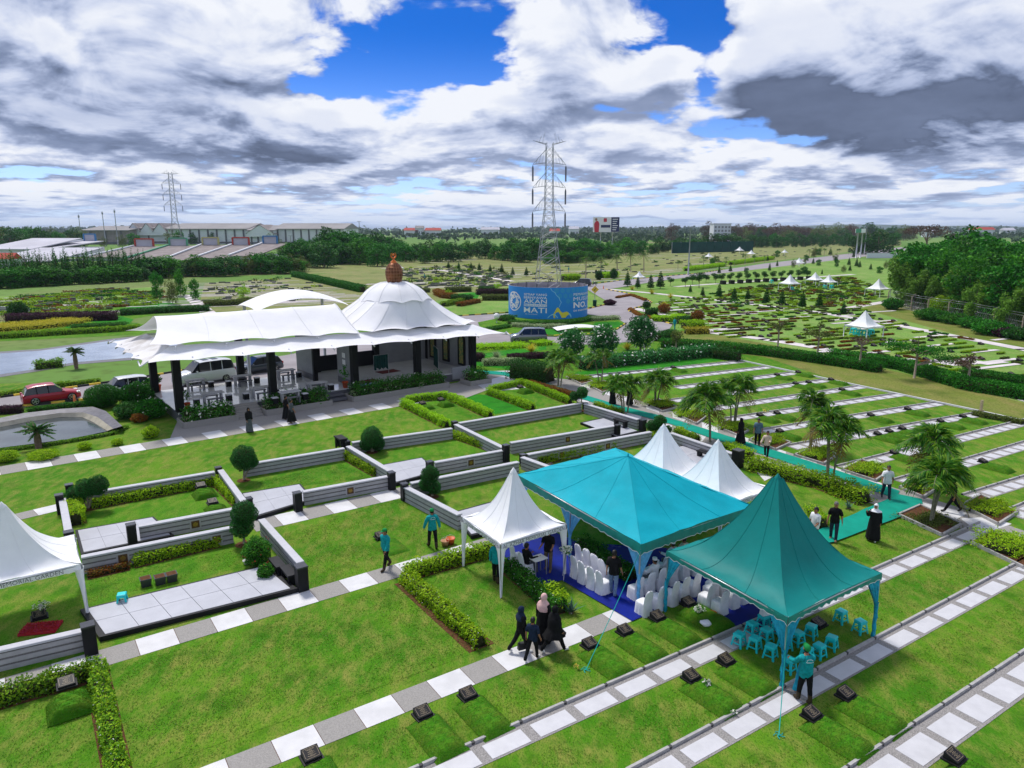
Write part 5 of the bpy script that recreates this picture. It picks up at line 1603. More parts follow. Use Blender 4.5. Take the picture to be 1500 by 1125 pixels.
def bucket(px,m,label,r=.15,h=.26):
 t=thing('bucket',label,'bucket',G(*px))
 MB().lathe([(.001,.01),(r*.72,.01),(r*.74,0),(r,h),(r*1.06,h),(r*1.06,h-.02),(r*.96,h-.01),(r*.7,.02),(.001,.02)],n=18).build('pail',M[m],t)
 MB().tube([(-r,0,h-.02),(-r*.8,.04,h+.08),(0,.07,h+.12),(r*.8,.04,h+.08),(r,0,h-.02)],.006,6).build('handle',M['steel_pole'],t)
bucket((660,797),'bucket_orange','bright orange bucket by the wall beside a worker',.19,.28)
bucket((652,800),'bucket_tan','tan bucket left of the orange bucket',.17,.26)
def pot(px,m,label,r=.2,h=.3,plant=None,ph=.5,n=140,leaf=.12,z=0.0,sp=.3):
 t=thing('potted_plant' if plant else 'flower_pot',label,'plant pot',G(*px,z),R.uniform(0,3))
 MB().lathe([(.001,.0),(r*.7,0),(r*.95,h*.85),(r*1.06,h*.86),(r*1.06,h),(r*.92,h),(r*.9,h*.9),(.001,h*.88)],n=18).build('pot',M[m],t)
 if plant:
  pts,_=ball_points(n,(0,0,h+ph*.55),(sp,sp,ph*.5),shell=.9)
  leaf_obj('foliage',pts,leaf,[M[plant]],parent=t)
  MB().tube([(0,0,h*.8),(.03,0,h+ph*.6)],.015,6).build('stem',M['trunk'],t)
 return t
pot((1042,905),'terracotta','orange clay pot tipped on the grave mound by the chairs',.17,.2)
def flower_bunch(px,label,n,r,m='flower_white',z=0.05,green=True):
 pts,_=ball_points(n,(0,0,r*.6),(r,r,r*.6),shell=1)
 mats=[M[m],M['leaf_shrub']]
 mi=(np.arange(n)%3==0).astype(np.int32)if green else np.zeros(n,np.int32)
 o=leaf_obj('flower_bunch',pts,.07,mats,mi=mi,asp=.8);o.location=G(*px,z);tag(o,label,'flowers')
flower_bunch((1025,897),'bunch of white flowers beside the black marker at the chairs',150,.2,z=.2)
flower_bunch((1036,1003),'pale bunch of flowers on the edge of a black marker',70,.13,'flower_white',.22)
flower_bunch((1074,1046),'small white flowers at the kerb end of a turf mound',40,.09)
flower_bunch((845,978),'wilted yellow flowers beside the rope knot',20,.10,'flower_yellow',green=False)
flower_bunch((62,893),'white and cream flowers standing behind the petal covered grave',160,.26,'flower_white',.28)
flower_bunch((1120,605),'yellow flowers between two black markers on the right lawn',70,.3,'flower_yellow')
o=MB().ball((0,0,.08),(.2,.16,.1),12,6);o.v=[(x+.03*math.sin(z*40),y+.03*math.sin(x*30),z)for x,y,z in o.v]
o=o.build('white_cloth',M['chair_cloth']);o.location=G(1034,916,.1);tag(o,'crumpled white cloth lying on the turf below the orange pot','cloth')
# red petals, the flowering grave at the lower left
grave((58,905),'black marker with cream flowers behind red petals',mound=False,th=math.radians(35))
pts=np.stack([RNG.uniform(-.55,.55,1400),RNG.uniform(-.35,.35,1400),RNG.uniform(.05,.13,1400)],1)
o=leaf_obj('petal_bed',pts,.05,[M['flower_red']],core=MB().box((0,0,.04),(1.1,.7,.09),0,1),flat=.9,asp=.9)
o.data.materials.append(M['petals']);o.location=G(60,922);o.rotation_euler=(0,0,.2);tag(o,'rectangular bed of red petals on the grave by the white canopy','petals');o['kind']='stuff'
for px,lb in(((214,858),'left one of three'),((235,855),'middle one of three'),((252,851),'right one of three')):
 t=thing('planter_box','square dark planter on the lawn above the tiled terrace, '+lb,'planter',G(*px),.6,'dark square planters')
 MB().box((0,0,.16),(.30,.30,.32),0,0,top=1.3).build('planter',M['granite_edge'],t)
 MB().box((0,0,.315),(.33,.33,.02),0,0).build('soil_fill',M['soil'],t)
pot((361,826),'white_plastic','small white pot on the lawn below the two ball topiary',.13,.16)
# black benches
def bench(px,label,L=1.3,d=.38,h=.45,rz=TH,group=None):
 t=thing('granite_bench',label,'bench',G(*px),rz,group)
 MB().bbox((0,0,h-.04),(L,d,.08),0,0,.01).build('seat',M['granite'],t)
 for sx in(-1,1):MB().box((sx*L*.38,0,h/2-.04),(.16,d*.8,h-.08)).build('leg',M['granite'],t)
 return t
bench((407,838),'upper one of two black benches beside the terrace wall',1.0,.4,rz=TH-math.pi/2,group='benches on the large terrace')
bench((424,851),'lower one of two black benches beside the terrace wall',1.0,.4,rz=TH-math.pi/2,group='benches on the large terrace')
bench((500,660),'black granite table standing behind the middle wall',1.0,.5,.85,rz=TH-math.pi/2)
bench((909,628),'black bench on the narrow terrace near the green runner',1.1,.38,.62,rz=TH-math.pi/2)
bench((1033,674),'black bench between the rear white peaks and the runner',1.1,.38,.5,rz=TH-math.pi/2)
def flower_stand():
 t=thing('flower_stand','metal flower stand with white blooms by the marquee pole','flower stand',G(829,848))
 for k in range(3):
  a=k*2.1;MB().tube([(.22*math.cos(a),.22*math.sin(a),0),(.05*math.cos(a),.05*math.sin(a),1.1)],.014,6).build('leg',M['steel_pole'],t)
 pts,_=ball_points(160,(0,0,1.2),(.24,.24,.18),shell=1)
 leaf_obj('blooms',pts,.10,[M['flower_white'],M['leaf_shrub']],parent=t,asp=.8,mi=(np.arange(160)%4==0).astype(np.int32))
flower_stand()
t=thing('side_table','small white topped table beside the seated man in black','table',G(788,842),TH)
MB().box((0,0,.70),(.6,.45,.04)).build('table_top',M['white_plastic'],t)
for sx in(-1,1):
 for sy in(-1,1):MB().box((sx*.26,sy*.19,.34),(.035,.035,.68)).build('leg',M['steel_pole'],t)
# pavilion
PA,PB=G(264,603,.75),G(692,554)
PA.z=0;PB.z=0
PU=(PB-PA).normalized();PVV=Vector((-PU.y,PU.x,0));PRZ=math.atan2(PU.y,PU.x);PW=(PB-PA).length
pav=thing('pavilion','open pavilion with white scalloped membrane roof, black columns and copper ball','pavilion',PA,PRZ)
FLZ=.75
def pw(u,v,z=0.0):return PA+PU*u+PVV*v+Vector((0,0,z))
b=MB().box((PW/2,3.85,FLZ/2-.03),(PW+.3,8.1,FLZ-.06));b.build('platform',M['wall_dark'],pav)
MB().box((PW/2,3.85,FLZ-.03),(PW+.36,8.16,.06)).build('floor',M['floor_polish'],pav)
for u,v,z0,top in((0,0,FLZ,4.9),(6.5,.1,FLZ,4.8),(13.0,0,FLZ,4.7),(18.7,0,FLZ,4.6),(PW,-.05,0,4.5),(0,7.5,FLZ,4.9),(6.5,7.5,FLZ,4.8),(13.0,7.5,FLZ,4.7),(18.7,7.5,FLZ,4.6),(PW,7.5,FLZ,4.5)):
 MB().bbox((u,v,(z0+top)/2),(.50,.50,top-z0),0,0,.02).build('column',M['black_column'],pav)
def rwall(u0,v0,u1,v1,z0,z1,t,m,name='wall'):
 return MB().box(((u0+u1)/2,(v0+v1)/2,(z0+z1)/2),(abs(u1-u0)+t,abs(v1-v0)+t,z1-z0)).build(name,M[m],pav)
w1=rwall(12.9,.35,12.9,2.6,FLZ,4.5,.22,'wall_grey')
w2=rwall(11.4,4.2,11.4,7.6,FLZ,4.5,.22,'wall_grey')
MB().box((12.78,1.5,1.0),(.02,2.3,.5)).build('skirting',M['wall_dark'],w1)
MB().box((11.28,5.9,1.0),(.02,3.4,.5)).build('skirting',M['wall_dark'],w2)
MB().box((11.4,4.0,2.6),(.34,.30,3.7)).build('wall_edge',M['black_column'],w2)
for zz in(3.1,2.55):
 MB().box((12.77,1.4,zz),(.03,.5,.38)).build('notice',M['print_white'],w1)
rwall(13.2,7.7,19.0,7.7,FLZ,2.1,.16,'black_column','low_wall')
rwall(19.0,7.7,PW,7.7,FLZ,4.4,.16,'wall_grey')
we=rwall(PW-.1,.4,PW-.1,7.6,FLZ,4.4,.2,'wall_grey')
rwall(PW-2.2,-.2,PW-.5,-.2,.2,1.25,.16,'wall_grey','low_wall')
def arch(v,w,z0,z1,t):
 def outline(ww,a0,a1):
  pts=[(-ww/2,a0),(ww/2,a0),(ww/2,a1-ww*.75)]+[(ww/2*math.cos(q),a1-ww*.75+ww*.75*math.sin(q))for q in[math.pi*k/12 for k in range(1,12)]]+[(-ww/2,a1-ww*.75)]
  return pts
 fr=MB();o=outline(w,z0,z1)
 x=PW-.215
 fr.add([(x,v+p,q)for p,q in o]+[(x-.08,v+p,q)for p,q in o],[tuple(range(len(o),2*len(o)))]+[(i,(i+1)%len(o),len(o)+(i+1)%len(o),len(o)+i)for i in range(len(o))])
 f=fr.build('window',M['black_column'],we)
 o=outline(w*.55,z0+.2,z1-.35)
 MB().add([(x-.09,v+p,q)for p,q in o],[tuple(range(len(o)))]).build('stained_pane',M['stained'],f)
for v in(1.3,3.9,6.2):arch(v,1.15,1.0,4.0,0)
for k,(u,v)in enumerate(((3.6,0),)):
 pass
st=MB()
for k in range(5):
 st.box((4.25,-.35-.3*k,FLZ*(4.5-k)/5-.01*k),(1.7,.32,FLZ/5+.02*k))
st.build('steps',M['slab_grey'],pav)
st=MB().box((11.0,-.5,.45),(1.5,.5,.14));st.box((11.0,-.9,.2),(1.5,.5,.2));st.build('steps',M['wall_dark'],pav)
# membrane roofs
def ring_canopy():
 out=[(-2.5,-2.0),(26.9,-2.0),(26.9,9.6),(-2.5,9.6)];inn=[(-.2,.15),(24.5,.15),(24.5,7.5),(-.2,7.5)];tips=[9,4,9,4]
 mb=MB()
 for k in range(4):
  o0,o1=Vector(out[k]),Vector(out[(k+1)%4]);i0,i1=Vector(inn[k]),Vector(inn[(k+1)%4])
  n=tips[k]*8;m=8;vs=[]
  nr=((i0+i1)-(o0+o1)).normalized()
  for a in range(n+1):
   f=a/n;sc=abs(math.sin(math.pi*f*tips[k]))
   o=o0.lerp(o1,f)+nr*.38*sc;i=i0.lerp(i1,f)
   zo=4.58-.0215*(o.x)+.04*sc-(.12 if f in(0,1)else 0);zi=5.30-.0215*i.x
   for j in range(m+1):
    g=j/m;p=o.lerp(i,g)
    z=zo+(zi-zo)*g**1.15+.05*sc*math.sin(math.pi*g)*-1
    vs.append((p.x,p.y,z))
  mb.add(vs,[(a*(m+1)+j,(a+1)*(m+1)+j,(a+1)*(m+1)+j+1,a*(m+1)+j+1)for a in range(n)for j in range(m)],1 if k==3 else 0,True)
  for q in range(tips[k]+1):
   o=o0.lerp(o1,q/tips[k]);zo=4.58-.0215*o.x
   mb.tube([(o.x,o.y,zo-.14),(o.x+nr.x*.5,o.y+nr.y*.5,zo+.12)],.05,6)
 return mb.build('lower_roof',[M['membrane'],M['membrane_stain']],pav)
ring_canopy()
def barrel():
 mb=MB();nu,nv=36,22;vs=[]
 for a in range(nu+1):
  for c in range(nv+1):
   g=c/nv;v=-.45+8.6*g
   u=-1.5+1.25*math.sin(math.pi*g)*(1-a/nu)**2+(13.35+1.5)*a/nu
   sc=abs(math.sin(math.pi*(u+.1)/3.33))
   edge=max(0,1-g*5)+max(0,1-(1-g)*5)
   tt=1-math.sqrt((1-2*g)**2+.02)+.0099
   z=5.42-.03*u*abs(1-2*g)+1.85*(tt-.10*math.sin(math.pi*min(1,tt)))+.13*sc*edge-.035*sc*math.sin(math.pi*g)
   vs.append((u,v+.22*sc*(max(0,1-g*5)-max(0,1-(1-g)*5)),z))
 mb.add(vs,[(a*(nv+1)+c,(a+1)*(nv+1)+c,(a+1)*(nv+1)+c+1,a*(nv+1)+c+1)for a in range(nu)for c in range(nv)],0,True)
 for u in(0,3.33,6.66,10,13.3):
  mb.tube([(u,-.5,5.32-.03*u),(u,-.2,5.0)],.05,6)
 br_=mb.build('barrel_roof',M['membrane'],pav);sm=MB()
 for a in(9,18,27,36):sm.tube([Vector(vs[a*(nv+1)+c])+Vector((0,0,.02))for c in range(nv+1)],.012 if a<36 else.05,4,cap=False)
 sm.build('seam',M['membrane'],br_)
 mb=MB();vs=[]
 for a in range(21):
  f=a/20;u=7.7+8.0*f
  for c in range(13):
   g=c/12;v=6.2+5.2*g
   z=6.75+1.15*math.sin(math.pi*f)**.85*(1-.25*(2*g-1)**2)-.25*abs(2*g-1)**3
   vs.append((u,v,z))
 mb.add(vs,[(a*13+c,(a+1)*13+c,(a+1)*13+c+1,a*13+c+1)for a in range(20)for c in range(12)],0,True)
 mb.build('rear_barrel_roof',M['membrane'],pav)
 for u in(8.2,15.2):
  MB().tube([(u,10.8,0),(u,10.8,6.8)],.14,8).build('column',M['steel_pole'],pav)
barrel()
def dome():
 cu,cv=18.9,3.85;N=16;mb=MB();n=N*6;m=16;vs=[]
 hx,hy=6.85,4.45
 for a in range(n):
  t=2*math.pi*a/n+math.pi/N
  cx,sx=math.cos(t),math.sin(t)
  k=1/(abs(cx)**4+abs(sx)**4)**.25
  sc=abs(math.sin(N*(t-math.pi/N)/2))
  ox,oy=cu+hx*k*cx*(1-.04*sc),cv+hy*k*sx*(1-.06*sc)
  zo=5.08-.02*(ox-13)+.13*sc
  ix,iy=cu+2.75*cx,cv+2.75*sx
  for j in range(m+1):
   g=j/m
   z=zo+(7.35-zo)*(g**1.42)-.10*sc*math.sin(math.pi*g)
   vs.append((ox+(ix-ox)*g,oy+(iy-oy)*g,z))
 mb.add(vs,[(a*(m+1)+j,((a+1)%n)*(m+1)+j,((a+1)%n)*(m+1)+j+1,a*(m+1)+j+1)for a in range(n)for j in range(m)],0,True)
 sk=mb.build('dome_skirt',M['membrane'],pav);sm=MB()
 for a in range(0,n,6):sm.tube([Vector(vs[a*(m+1)+j])+Vector((0,0,.02))for j in range(m+1)],.012,4,cap=False)
 sm.build('seam',M['membrane'],sk)
 mb=MB();vs=[];N=10;n=N*8
 prof=[(3.2,6.98),(2.98,7.22),(2.72,7.52),(2.4,7.84),(2.0,8.12),(1.6,8.34),(1.2,8.48),(.7,8.55)]
 for a in range(n):
  t=2*math.pi*a/n;sc=abs(math.sin(N*t/2))
  for j,(r,z)in enumerate(prof):
   e=1-j/(len(prof)-1)
   vs.append((cu+r*math.cos(t)*(1-.05*sc*e),cv+r*math.sin(t)*(1-.05*sc*e),z+.2*sc*e**3-.05*sc*(1-e)))
 m=len(prof)-1
 mb.add(vs,[(a*(m+1)+j,((a+1)%n)*(m+1)+j,((a+1)%n)*(m+1)+j+1,a*(m+1)+j+1)for a in range(n)for j in range(m)],0,True)
 cap=mb.build('cap_roof',M['membrane'],pav)
 sm=MB()
 for a in range(0,n,8):sm.tube([Vector(vs[a*(m+1)+j])+Vector((0,0,.02))for j in range(m+1)],.012,4,cap=False)
 sm.build('seam',M['membrane'],cap)
 bl=MB().lathe([(.60,8.5),(.62,8.6),(.68,8.85),(.74,9.2),(.72,9.5),(.62,9.8),(.45,10.02),(.24,10.16),(.10,10.2)],(cu,cv,0),28).build('copper_ball',M['copper_ball'],pav)
 rb=MB()
 for k in range(18):
  a=2*math.pi*k/18
  rb.tube([(cu+r*math.cos(a),cv+r*math.sin(a),z)for r,z in((.62,8.55),(.69,8.85),(.75,9.2),(.73,9.5),(.63,9.8),(.46,10.02),(.25,10.17))],.014,4)
 for r,z in((.655,8.72),(.715,8.98),(.752,9.24),(.73,9.5),(.63,9.8)):
  rb.tube([(cu+r*math.cos(2*math.pi*k/28),cv+r*math.sin(2*math.pi*k/28),z)for k in range(29)],.014,4)
 rb.build('ribs',M['copper_rib'],bl)
 fn=MB().lathe([(.3,10.12),(.2,10.3),(.07,10.42),(.05,10.55)],(cu,cv,0),12)
 fn.tube([(cu+.24*math.cos(a),cv,10.78+.24*math.sin(a))for a in[math.radians(-240+k*30)for k in range(11)]],[.02+.05*math.sin(math.pi*k/10)for k in range(11)],8)
 fn.ball((cu,cv,10.82),.1,10,6)
 fn.build('finial',M['gold'],bl)
dome()
# planters before the pavilion
def planter(u0,u1,label,v0=-.35,v1=-1.9,h=.42,fl=40):
 t=thing('planter',label,'planter',pw((u0+u1)/2,(v0+v1)/2),PRZ,'stone planters in front of the pavilion')
 L,D=u1-u0,v0-v1
 k=MB()
 for y in(-D/2,D/2):k.box((0,y,h/2),(L,.12,h))
 for x in(-L/2,L/2):k.box((x,0,h/2-.001),(.12,D-.12,h))
 k.build('kerb',M['slab_grey'],t)
 MB().box((0,0,h*.4),(L-.1,D-.1,h*.8)).build('soil_fill',M['soil'],t)
 hedge('shrub_row',None,None,[(-L/2+.25,D*.18,0),(L/2-.25,D*.18,0)],D*.75,1.3,M['leaf_shrub'],leaf=.15,z0=h*.8,parent=t,flowers=M['flower_white'],fl_n=fl,fl_size=.22,lumpy=.25).location=(0,0,0)
 hedge('front_row',None,None,[(-L/2+.2,-D*.28,0),(L/2-.2,-D*.28,0)],D*.42,.72,M['leaf_varieg'],leaf=.12,z0=h*.8,parent=t,lumpy=.3).location=(0,0,0)
planter(-.3,3.3,'stone planter with dark shrubs left of the pavilion steps',fl=60)
planter(5.2,10.2,'stone planter with dark shrubs behind the two men on the path',fl=14)
planter(11.9,20.6,'longest stone planter with shrubs before the prayer hall',fl=30)
planter(22.2,24.4,'small stone planter at the right corner of the pavilion',v0=-1.2,v1=-2.7,fl=6)
band('path',[(262,612),(340,603),(480,588),(600,571),(700,556)],[(245,652),(345,634),(480,609),(600,589),(690,576)],.010,'slab_grey')
# picnic tables, benches and stools on the polished floor
def table_proto():
 t=thing('picnic_table','table','table')
 MB().bbox((0,0,.74),(1.5,.72,.07),0,0,.01).build('table_top',M['stone_light'],t)
 for sx in(-1,1):MB().box((sx*.58,0,.35),(.10,.5,.70)).build('leg',M['stone_light'],t)
 return t
def long_bench_proto():
 t=thing('picnic_bench','bench','bench')
 MB().box((0,0,.42),(1.1,.32,.06)).build('seat',M['wall_dark'],t)
 for sx in(-1,1):MB().box((sx*.45,0,.195),(.08,.28,.39)).build('leg',M['wall_dark'],t)
 return t
def block_stool_proto():
 t=thing('block_stool','stool','stool')
 MB().box((0,0,.44),(.42,.42,.05)).build('seat',M['coping'],t)
 MB().box((0,0,.205),(.38,.38,.41)).build('base',M['black_column'],t)
 return t
TB,LB,BS=Proto(table_proto()),Proto(long_bench_proto()),Proto(block_stool_proto())
for px,lb in(((286,556),'at the left back corner of the pavilion'),((311,575),'nearest the pavilion steps'),((355,550),'in the back row, left middle'),((382,567),'beside the second front column'),((418,542),'in the back row, right middle'),((464,560),'by the grey partition wall'),((428,575),'in front, hidden by the planter shrubs')):
 c=G(*px,FLZ+.75);c.z=FLZ+.002
 if lb.startswith('in front'):c=c+PVV*.5
 TB.put(c,PRZ,'pale stone picnic table '+lb,'stone picnic tables in the pavilion')
 for sv,q in((-1,'front'),(1,'rear')):
  LB.put(c+PVV*.62*sv,PRZ,q+' dark bench of the table '+lb,'dark benches in the pavilion')
 for su,q in((-1,'left'),(1,'right')):
  BS.put(c+PU*1.12*su,PRZ,q+' block stool of the table '+lb,'block stools in the pavilion')
pot((232,573),'terracotta','terracotta pot with leafy plant beside the leftmost column',.24,.5,'leaf_shrub',.8,160,.2,FLZ)
pot((275,599),'terracotta','dark red pot at the second column from the left',.2,.45,'leaf_shrub',.9,90,.16,FLZ)
pot((506,568),'terracotta','orange pot with thin plant against the grey partition wall',.24,.5,'leaf_shrub',1.3,90,.2,FLZ,.4)
t=thing('clothes_rack','rack hung with dark green prayer gowns in the pavilion','clothes rack',pw(17.0,3.2,FLZ),PRZ)
MB().tube([(-.7,0,0),(-.7,0,1.7),(.7,0,1.7),(.7,0,0)],.02,6).build('frame',M['steel_pole'],t)
mb=MB();vs=[]
for a in range(25):
 for j in range(8):
  vs.append((-.68+1.36*a/24,.10*math.sin(a*1.6)*(.4+j/8)+.02,1.68-j*.17-.1*math.sin(a*.9)*(j==7)))
mb.add(vs,[(a*8+j,(a+1)*8+j,(a+1)*8+j+1,a*8+j+1)for a in range(24)for j in range(7)],0,True);mb.build('gowns',M['curtain_dark'],t)
t=thing('room_divider','dark green curtain divider in front of the arched windows','divider',pw(22.4,3.0,FLZ),PRZ+1.2)
mb=MB();vs=[]
for a in range(25):
 for j in range(3):vs.append((-1+2*a/24,.06*math.sin(a*1.9),.05+j*.85))
mb.add(vs,[(a*3+j,(a+1)*3+j,(a+1)*3+j+1,a*3+j+1)for a in range(24)for j in range(2)],0,True);mb.build('curtain',M['curtain_dark'],t)
MB().tube([(-1,0,0),(-1,0,1.85),(1,0,1.85),(1,0,0)],.025,6).build('frame',M['steel_pole'],t)
t=thing('shelf_unit','white slatted shelf left of the green curtain divider','shelf',pw(21.2,4.6,FLZ),PRZ+1.2)
MB().box((0,0,.03),(1.1,.35,.06)).box((0,0,.9),(1.1,.35,.05)).box((0,0,1.7),(1.1,.35,.05)).build('board',M['white_plastic'],t)
for x in(-.5,-.17,.17,.5):MB().box((x,0,.86),(.05,.3,1.66)).build('upright',M['white_plastic'],t)
for(u,v,lb)in((14.6,1.2,'dark red prayer rug at the front of the hall'),(18.0,3.9,'dark red prayer rug beside the gown rack')):
 o=MB().box((0,0,.01),(1.9,1.2,.02)).build('prayer_rug',M['rug_red']);o.location=pw(u,v,FLZ+.004);o.rotation_euler=(0,0,PRZ+.1);tag(o,lb,'rug','prayer rugs in the pavilion')
# vehicles
def car(label,loc,head,m,L=4.2,W=1.7,H=1.5,kind='hatch',name='parked_car',panel=None):
 t=thing(name,label,'car',loc,math.radians(head))
 ST={'hatch':[(0,.60,.80),(.02,.72,.88),(.10,.82,.96),(.26,.95,1),(.42,.97,1),(.60,.985,1),(.80,1,1),(.93,.98,.98),(.985,.9,.92),(1,.62,.88)],'mpv':[(0,.62,.82),(.02,.76,.9),(.09,.88,.97),(.22,.98,1),(.40,1,1),(.60,1,1),(.80,1.0,1),(.94,1,.98),(.985,.92,.94),(1,.62,.9)]}[kind]
 ROOF={'hatch':[(.27,0),(.44,.93),(.54,1),(.78,.97),(.90,.80),(.97,0)],'mpv':[(.22,0),(.38,.95),(.48,1),(.80,.99),(.93,.88),(.985,0)]}[kind]
 belt=H*.60;x0=L/2
 b=MB();n=12;vs=[]
 for f,zt,ww in ST:
  x=x0-f*L;hw=W/2*ww;zz=belt*zt
  ring=[(-hw*.86,.20),(-hw*.97,.32),(-hw,.55*zt+.05),(-hw*.985,zz*.86),(-hw*.93,zz*.97),(-hw*.5,zz+.03*H),(hw*.5,zz+.03*H),(hw*.93,zz*.97),(hw*.985,zz*.86),(hw,.55*zt+.05),(hw*.97,.32),(hw*.86,.20)]
  vs+=[(x,y,z)for y,z in ring]
 b.add(vs,[(i*n+k,(i+1)*n+k,(i+1)*n+(k+1)%n,i*n+(k+1)%n)for i in range(len(ST)-1)for k in range(n)],0,True)
 b.add(vs[:n],[tuple(range(n))[::-1]]);b.add(vs[-n:],[tuple(range(n))])
 vs=[];nn=8
 for f,q in ROOF:
  x=x0-f*L;z=belt*.97+(H-belt*.97)*q;hw=W/2*(.93-.16*q);zc=z+.03*q
  vs+=[(x,-hw,z-.05*q),(x,-hw*.9,z),(x,-hw*.4,zc),(x,hw*.4,zc),(x,hw*.9,z),(x,hw,z-.05*q)]
 b.add(vs,[(i*6+k,(i+1)*6+k,(i+1)*6+k+1,i*6+k+1)for i in(1,2,3)for k in range(5)],0,True)
 body=b.build('body',M[m],t)
 def P(i,k):return Vector(vs[i*6+k])
 base=[]
 for f,q in ROOF:
  x=x0-f*L
  base.append((Vector((x,-W/2*.94,belt*.95)),Vector((x,W/2*.94,belt*.95))))
 g=MB();g.add([base[0][0],base[0][1],P(1,5),P(1,4),P(1,3),P(1,2),P(1,1),P(1,0)],[tuple(range(8))]);g.build('windscreen',M['glass_dark'],t)
 g=MB();g.add([base[5][1],base[5][0],P(4,0),P(4,1),P(4,2),P(4,3),P(4,4),P(4,5)],[tuple(range(8))]);g.build('rear_window',M['glass_dark'],t)
 for s_,k in((0,0),(1,5)):
  pts=[base[0][s_],P(1,k),P(2,k),P(3,k),P(4,k),base[5][s_]]
  g=MB();g.add(pts,[tuple(range(6))if s_==0 else tuple(range(6))[::-1]]);w=g.build('side_window',M['glass_dark'],t)
  pl=MB();sg=-1 if s_==0 else 1
  for f in(.56,.76):
   x=x0-f*L
   pl.tube([(x+.03,sg*(W/2*.945+.006),belt*.95),(x,sg*(W/2*.785),H*.95)],.035,4)
  pl.build('door_pillar',M[m if kind=='mpv' else 'rubber'],w)
  MB().box((x0-.31*L,sg*(W/2+.07),belt*1.02),(.13,.17,.11)).build('mirror',M[m],t,bevel=.02)
  MB().box((x0-.045*L,sg*W*.36,belt*.74),(.24,.30,.13)).build('headlight',M['lamp_clear'],t,bevel=.03)
  MB().box((x0-.982*L,sg*W*.40,belt*.86),(.14,.20,.22)).build('tail_light',M['lamp_red'],t,bevel=.03)
  for f in(.17,.80):
   x=x0-f*L
   wl=MB().lathe([(.001,-.10),(.22,-.10),(.31,-.085),(.325,-.03),(.325,.03),(.31,.085),(.22,.10),(.001,.10)],n=20)
   wl.xf(Matrix.Translation((x,sg*(W/2-.09),.325))@Matrix.Rotation(math.pi/2,4,'X'))
   wo=wl.build('wheel',M['rubber'],t)
   rm=MB()
   for q in range(5):
    a=q*1.2566;rm.box((math.cos(a)*.10,math.sin(a)*.10,0),(.2,.05,.02),a)
   rm.lathe([(.20,.0),(.22,.012),(.23,0)],n=18)
   rm.xf(Matrix.Translation((x,sg*(W/2+.017),.325))@Matrix.Rotation(math.pi/2,4,'X'));rm.build('rim',M['alloy'],wo)
 MB().box((x0-L*.997,0,belt*.62),(.03,.45,.13)).build('number_plate',M['print_black'],t)
 if panel:
  for x in(.52,.68):
   MB().box((x0-x*L,0,H+.035),(.5,.8,.012)).build('roof_panel',M[panel],t)
 return t
hd0=math.degrees(math.atan2(*(G(121,567)-G(0,583)).yx))
car('red hatchback parked on the left road by the lower pond',G(76,588),hd0-3,'car_red',3.8,1.65,1.45)
car('small white van half hidden behind the shrubs left of the pavilion',G(182,580),hd0+180,'car_white',3.8,1.6,1.55,'mpv')
car('large white van with roof panels parked behind the pavilion',G(300,560),hd0+182,'car_white',5.0,1.9,1.95,'mpv',panel='glass_dark')
car('dark blue car parked behind the pavilion right of the white van',G(378,545),hd0+182,'car_dark',4.4,1.75,1.5)
car('silver grey people carrier on the road below the blue ring',G(774,501),184,'car_silver',4.3,1.75,1.7,'mpv')
car('black off road car standing on the road beyond the blue ring',G(853,419),165,'car_black',4.2,1.8,1.75,'mpv')
def motorbike(px,label,head):
 t=thing('motorbike',label,'motorbike',G(*px),math.radians(head))
 for x in(-.6,.6):
  w=MB().tube([(x+.26*math.cos(a),0,.29+.26*math.sin(a))for a in[math.pi*k/8 for k in range(17)]],.05,6).build('wheel',M['rubber'],t)
 b=MB().box((-.25,0,.72),(.75,.26,.16));b.box((.1,0,.48),(.7,.22,.3),0,0,top=.7);b.tube([(.62,0,.3),(.42,0,1.0)],.04,6);b.tube([(.42,-.33,1.02),(.42,.33,1.02)],.02,6);b.box((-.6,0,.6),(.3,.2,.1))
 b.build('body',M['car_black'],t)
motorbike((871,418),'black motorbike parked right of the black off road car',120)
motorbike((931,471),'dark motorbike riding on the road behind the white flowered tree',160)
for px,lb in(((110,592),'orange traffic cone beside the red hatchback'),((884,423),'orange traffic cone at the island kerb beyond the ring')):
 t=thing('traffic_cone',lb,'traffic cone',G(*px))
 MB().box((0,0,.02),(.36,.36,.04)).build('base',M['cone_orange'],t)
 MB().lathe([(.14,.04),(.035,.72),(.001,.72)],n=14).build('cone',M['cone_orange'],t)
# blue printed ring and the lattice pylon
RC=G(802.5,461.5);RR=(G(860,461.5)-G(745,461.5)).length/2
fw=-RC.copy();fw.z=0;fw.normalize();A0=math.atan2(fw.y,fw.x)
fp=RC+fw*RR
RZ0,RZ1=.25,ZAT(421.5,fp.x,fp.y)
RH=RZ1-RZ0
ringo=thing('billboard_ring','blue printed ring wall with white slogans round the foot of the pylon','billboard',RC,0)
def cyl(th,z,off=0.0):
 a=A0+th
 return((RR+off)*math.cos(a),(RR+off)*math.sin(a),z)
mb=MB();n=96
for k in range(n):
 a0,a1=2*math.pi*k/n,2*math.pi*(k+1)/n
 mb.add([cyl(a0,0),cyl(a1,0),cyl(a1,RZ1),cyl(a0,RZ1)],[(0,1,2,3)],0)
 mb.add([cyl(a0,0,-.12),cyl(a1,0,-.12),cyl(a1,RZ1,-.12),cyl(a0,RZ1,-.12)],[(3,2,1,0)],1)
 mb.add([cyl(a0,RZ1,-.12),cyl(a1,RZ1,-.12),cyl(a1,RZ1,0),cyl(a0,RZ1,0)],[(3,2,1,0)],1)
rw=mb.build('printed_wall',[M['ring_blue'],M['ring_back']],ringo)
